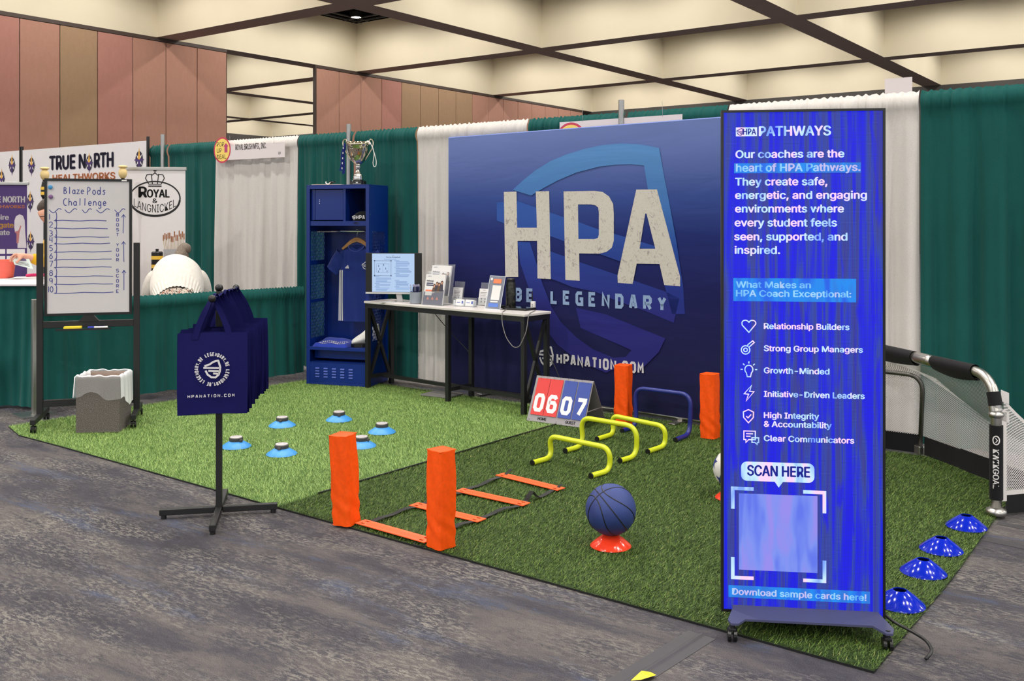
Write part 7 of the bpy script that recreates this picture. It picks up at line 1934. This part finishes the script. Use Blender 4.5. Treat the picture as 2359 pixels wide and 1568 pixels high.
# sweater: a rounded shell draped over the bent back
def sweater(u, v):
    a = PI * (u * 1.16 - 0.08)            # over the back from one side to the other
    f = -0.02 + 0.50 * v; wd = 0.185 + 0.035 * min(1, v * 3) + 0.025 * math.sin(PI * v) - 0.11 * max(0, v - 0.75) / 0.25
    zc = 0.86 + 0.20 * v; hh = 0.075 + 0.155 * math.sin(PI * min(1, 0.04 + 0.74 * v)) - 0.10 * max(0, v - 0.8) / 0.2
    rib = 0.0035 * math.sin(130 * u) * (v < 0.22)
    p_ = q3(f, -math.cos(a) * (wd + rib), zc + math.sin(a) * hh + rib + 0.007 * math.sin(9 * u + 7 * v) - 0.05 * (abs(math.cos(a)) ** 2) * (1 - v), 0)
    return p_[:3]
mb = MB(); mb.grid(sweater, 90, 36); mb.build('sweater', M_KNIT, t, True)
for sgn in (-1, 1):
    sl = [q3(0.36, sgn * 0.16, 1.07, 0.095, 0.085), q3(0.37, sgn * 0.235, 0.97, 0.082, 0.078), q3(0.37, sgn * 0.275, 0.83, 0.068, 0.062), q3(0.48, sgn * 0.235, 0.79, 0.055), q3(0.565, sgn * 0.185, 0.78, 0.042)]
    skin_mesh('sleeve', sl, [(0, 1), (1, 2), (2, 3), (3, 4)], M_KNIT, t)
pant = [q3(0.03, 0, 0.81, 0.175, 0.145), q3(0.13, 0, 0.88, 0.16, 0.115), q3(0.04, -0.10, 0.82, 0.12), q3(0.05, -0.105, 0.46, 0.092), q3(0.03, -0.10, 0.12, 0.075), q3(0.04, 0.10, 0.82, 0.12), q3(0.05, 0.105, 0.46, 0.092), q3(0.03, 0.10, 0.12, 0.075)]
skin_mesh('trousers', pant, [(0, 1), (0, 2), (2, 3), (3, 4), (0, 5), (5, 6), (6, 7)], pattern_mat(), t)
M_GHAIR = plain('grey_hair', C(126, 114, 102), 0.7, var=0.35, vscale=60, bmp=0.8, bscale=90)
hair = [q3(0.55, 0.03, 1.155, 0.07), q3(0.63, 0.03, 1.165, 0.088, 0.075), q3(0.69, 0.03, 1.12, 0.075), q3(0.62, 0.055, 1.25, 0.065), q3(0.64, 0.07, 1.295, 0.072), q3(0.60, 0.13, 1.275, 0.055)]
skin_mesh('hair', hair, [(0, 1), (1, 2), (1, 3), (3, 4), (4, 5)], M_GHAIR, t)
for sgn in (-1, 1):
    mb = MB(); p_ = q3(0.08, sgn * 0.10, 0.045, 0); mb.ball(p_[:3], 0.055, 16, 10, (1.5, 1.5, 0.8)); mb.build('shoe', M_BLACKP, t, True)

# person in yellow behind the whiteboard
YP_, yf, yr = frame_of(140, 9.05)
M_YSW = cloth('yellow_knit', C(214, 164, 22), 0.08, 200, 0.2, 0.9, 0.6); M_DKP = cloth('dark_trousers', C(34, 34, 38), 0.1, 400)
t = thing('person', 'dark haired person in a yellow sweater reaching over the counter table, mostly behind the whiteboard', 'person', (YP_.x, YP_.y, 0), 0)
t['label'] = 'person in a yellow sweater behind the whiteboard, holding a card over the counter'
def y3(px, py, d, ra, rb=None):
    l = (px - 1179.5) / FPX; s, c = math.sin(YAW), math.cos(YAW)
    return ((-s + c * l) * d - YP_.x, (c + s * l) * d - YP_.y, EYE + (505.0 - py) / FPX * d, ra, rb or ra)
bd = [y3(150, 665, 9.1, 0.13, 0.10), y3(146, 610, 9.05, 0.115, 0.09), y3(142, 552, 9.02, 0.13, 0.09), y3(136, 528, 9.0, 0.052), y3(124, 512, 8.97, 0.055), y3(112, 494, 8.94, 0.088, 0.082), y3(106, 476, 8.94, 0.075), y3(93, 502, 8.90, 0.016),
      y3(118, 560, 8.85, 0.055), y3(112, 606, 8.75, 0.045), y3(66, 592, 8.62, 0.032), y3(48, 586, 8.58, 0.028, 0.018),
      y3(178, 556, 9.1, 0.055), y3(186, 610, 9.0, 0.045), y3(160, 640, 8.85, 0.032), y3(150, 646, 8.8, 0.03, 0.02),
      y3(136, 690, 9.1, 0.09), y3(136, 800, 9.12, 0.062), y3(136, 878, 9.14, 0.042), y3(126, 890, 9.02, 0.035), y3(166, 690, 9.1, 0.09), y3(166, 800, 9.12, 0.062), y3(166, 878, 9.14, 0.042), y3(158, 890, 9.02, 0.035)]
ed = [(0, 1), (1, 2), (2, 3), (3, 4), (4, 5), (5, 6), (5, 7), (2, 8), (8, 9), (9, 10), (10, 11), (2, 12), (12, 13), (13, 14), (14, 15), (0, 16), (16, 17), (17, 18), (18, 19), (0, 20), (20, 21), (21, 22), (22, 23)]
for k in range(4):
    n0 = len(bd); o_ = k * 5.0
    bd += [y3(34 + o_, 585 + 2 * k, 8.555 + 0.012 * k, 0.0100), y3(25 + o_, 593 + 2 * k, 8.550 + 0.012 * k, 0.0095), y3(24 + o_ * 0.95, 603 + k, 8.555 + 0.012 * k, 0.0085)]
    ed += [(11, n0), (n0, n0 + 1), (n0 + 1, n0 + 2)]
n0 = len(bd); bd += [y3(45, 597, 8.54, 0.011), y3(37, 606, 8.535, 0.0095)]; ed += [(11, n0), (n0, n0 + 1)]
skin_mesh('body', bd, ed, M_SK, t)
skin_mesh('sweater', [y3(150, 660, 9.1, 0.165, 0.125), y3(146, 605, 9.05, 0.155, 0.115), y3(142, 552, 9.02, 0.16, 0.11), y3(138, 534, 9.0, 0.085, 0.075), y3(118, 560, 8.85, 0.078), y3(112, 604, 8.75, 0.070), y3(86, 598, 8.68, 0.060), y3(68, 593, 8.63, 0.046), y3(178, 556, 9.1, 0.075), y3(186, 610, 9.0, 0.062), y3(164, 638, 8.87, 0.042)],
          [(0, 1), (1, 2), (2, 3), (2, 4), (4, 5), (5, 6), (6, 7), (2, 8), (8, 9), (9, 10)], M_YSW, t)
skin_mesh('trousers', [y3(150, 672, 9.1, 0.165, 0.125), y3(136, 700, 9.1, 0.11), y3(136, 800, 9.12, 0.08), y3(136, 872, 9.14, 0.065), y3(166, 700, 9.1, 0.11), y3(166, 800, 9.12, 0.08), y3(166, 872, 9.14, 0.065)], [(0, 1), (1, 2), (2, 3), (0, 4), (4, 5), (5, 6)], M_DKP, t)
M_DHAIR = plain('dark_wavy_hair', C(74, 62, 56), 0.65, var=0.35, vscale=50, bmp=0.9, bscale=70)
skin_mesh('hair', [y3(122, 505, 9.0, 0.075), y3(116, 482, 8.97, 0.10, 0.095), y3(106, 470, 8.95, 0.085), y3(96, 476, 8.93, 0.055), y3(92, 489, 8.93, 0.035), y3(130, 490, 9.02, 0.07)], [(0, 1), (1, 2), (2, 3), (3, 4), (1, 5)], M_DHAIR, t)
mb = MB(); g0, g1 = y3(92, 499, 8.86, 0), y3(112, 497, 8.84, 0); mb.tube([g0[:3], g1[:3]], 0.004, 6); mb.build('glasses_frame', M_BLACKP, t, True)
for a_ in (19, 23):
    mb = MB(); b_ = bd[a_]; mb.ball((b_[0], b_[1], 0.05), 0.055, 16, 10, (1.4, 1.4, 0.8)); mb.build('shoe', M_BLACKP, t, True)
cq = [y3(27, 590, 8.56, 0), y3(62, 584, 8.60, 0), y3(77, 620, 8.60, 0), y3(33, 609, 8.56, 0)]
cen = Vector((sum(c[0] for c in cq) / 4 + YP_.x, sum(c[1] for c in cq) / 4 + YP_.y, sum(c[2] for c in cq) / 4))
Vc = [Vector((c[0] + YP_.x, c[1] + YP_.y, c[2])) - cen for c in cq]; nn = (Vc[1] - Vc[0]).cross(Vc[2] - Vc[0]).normalized() * 0.001
t = thing('held_card', 'pale printed card held in the hand of the person in yellow', 'card', cen)
mb = MB(); mb.quadlist([v + nn for v in Vc] + [v - nn for v in Vc], [(0, 1, 2, 3), (7, 6, 5, 4), (0, 4, 5, 1), (1, 5, 6, 2), (2, 6, 7, 3), (3, 7, 4, 0)]); mb.build('card_stock', plain('card_mint', C(206, 220, 214), 0.5), t)
sgnn = 1 if nn.dot(Vector((-cen.x, -cen.y, 0))) > 0 else -1
def onc(u, v, e=1.4): return Vc[0] * (1 - u) * (1 - v) + Vc[1] * u * (1 - v) + Vc[2] * u * v + Vc[3] * (1 - u) * v + nn * sgnn * e
mb = MB(); mb.quadlist([onc(0.35, 0.12), onc(0.8, 0.12), onc(0.8, 0.5), onc(0.35, 0.5)], [(0, 1, 2, 3)]); mb.build('card_picture', plain('print_violet', C(110, 104, 140), 0.6), t)
mb = MB()
for k in range(3): mb.quadlist([onc(0.1 + 0.0 * k, 0.62 + 0.1 * k), onc(0.85, 0.62 + 0.1 * k), onc(0.85, 0.66 + 0.1 * k), onc(0.1, 0.66 + 0.1 * k)], [(0, 1, 2, 3)])
mb.build('card_lettering', plain('ink_grey', C(96, 92, 100), 0.6), t)
# striped ornaments and canister on the far counter
for (px, py, lab) in ((103, 400, 'yellow topped striped ornament stick showing over the whiteboard corner with the magnets'), (283, 396, 'yellow topped striped ornament stick showing over the whiteboard corner by the oval banner')):
    P_, f_, r_ = frame_of(px, 9.5)
    zt = EYE + (505 - py + 14) / FPX * 9.5
    o = thing('ornament_stick', lab, 'ornament', (P_.x, P_.y, 0), 0, 'striped ornament sticks')
    mb = MB(); mb.lathe([(0.09, 0.0), (0.09, 0.02), (0.012, 0.03), (0.012, zt - 0.30)], 16); mb.build('stick', M_BLACK, o, auto=40)
    mb = MB(); mb.lathe([(0.015, zt - 0.32), (0.034, zt - 0.28), (0.036, zt - 0.22), (0.026, zt - 0.15), (0.016, zt - 0.12)], 16); mb.build('striped_body', M_BLACKP, o, True)
    for k in range(2):
        mb = MB(); mb.lathe([(0.0365, zt - 0.27 + 0.05 * k), (0.0375, zt - 0.255 + 0.05 * k), (0.0365, zt - 0.24 + 0.05 * k)], 16, capb=False, capt=False); mb.build('stripe', plain('ornament_yellow', C(232, 190, 70), 0.5), o, True)
    mb = MB(); mb.ball((0, 0, zt - 0.07), 0.042, 16, 12, (1, 1, 1.35)); mb.ball((0, 0, zt - 0.008), 0.045, 14, 8, (1, 1, 0.35)); mb.build('cream_top', plain('ornament_cream', C(226, 200, 140), 0.5), o, True)
P_, f_, r_ = frame_of(362, 9.60)
t = thing('striped_canister', 'black and yellow striped canister behind the bending person', 'canister', (P_.x, P_.y, 0.95))
t2 = thing('display_plinth', 'black display plinth behind the bending person, under the striped canister', 'plinth', (P_.x, P_.y, 0))
mb = MB(); mb.box((0, 0, 0.4745), (0.13, 0.10, 0.945), Matrix.Rotation(YAW, 3, 'Z'), 0.01); mb.build('plinth_box', M_BLACK, t2)
mb = MB(); mb.lathe([(0.052, 0.0), (0.055, 0.01), (0.055, 0.29), (0.045, 0.30)], 24); mb.build('can_body', M_BLACKP, t, auto=40)
for k in range(3):
    mb = MB(); mb.lathe([(0.0556, 0.05 + 0.085 * k), (0.0556, 0.085 + 0.085 * k)], 24, capb=False, capt=False); mb.build('stripe', plain('ornament_yellow', C(232, 190, 70), 0.5), t, True)
mb = MB(); mb.lathe([(0.014, 0.30), (0.016, 0.325)], 14); mb.build('cap_knob', M_BLACKP, t, auto=40)
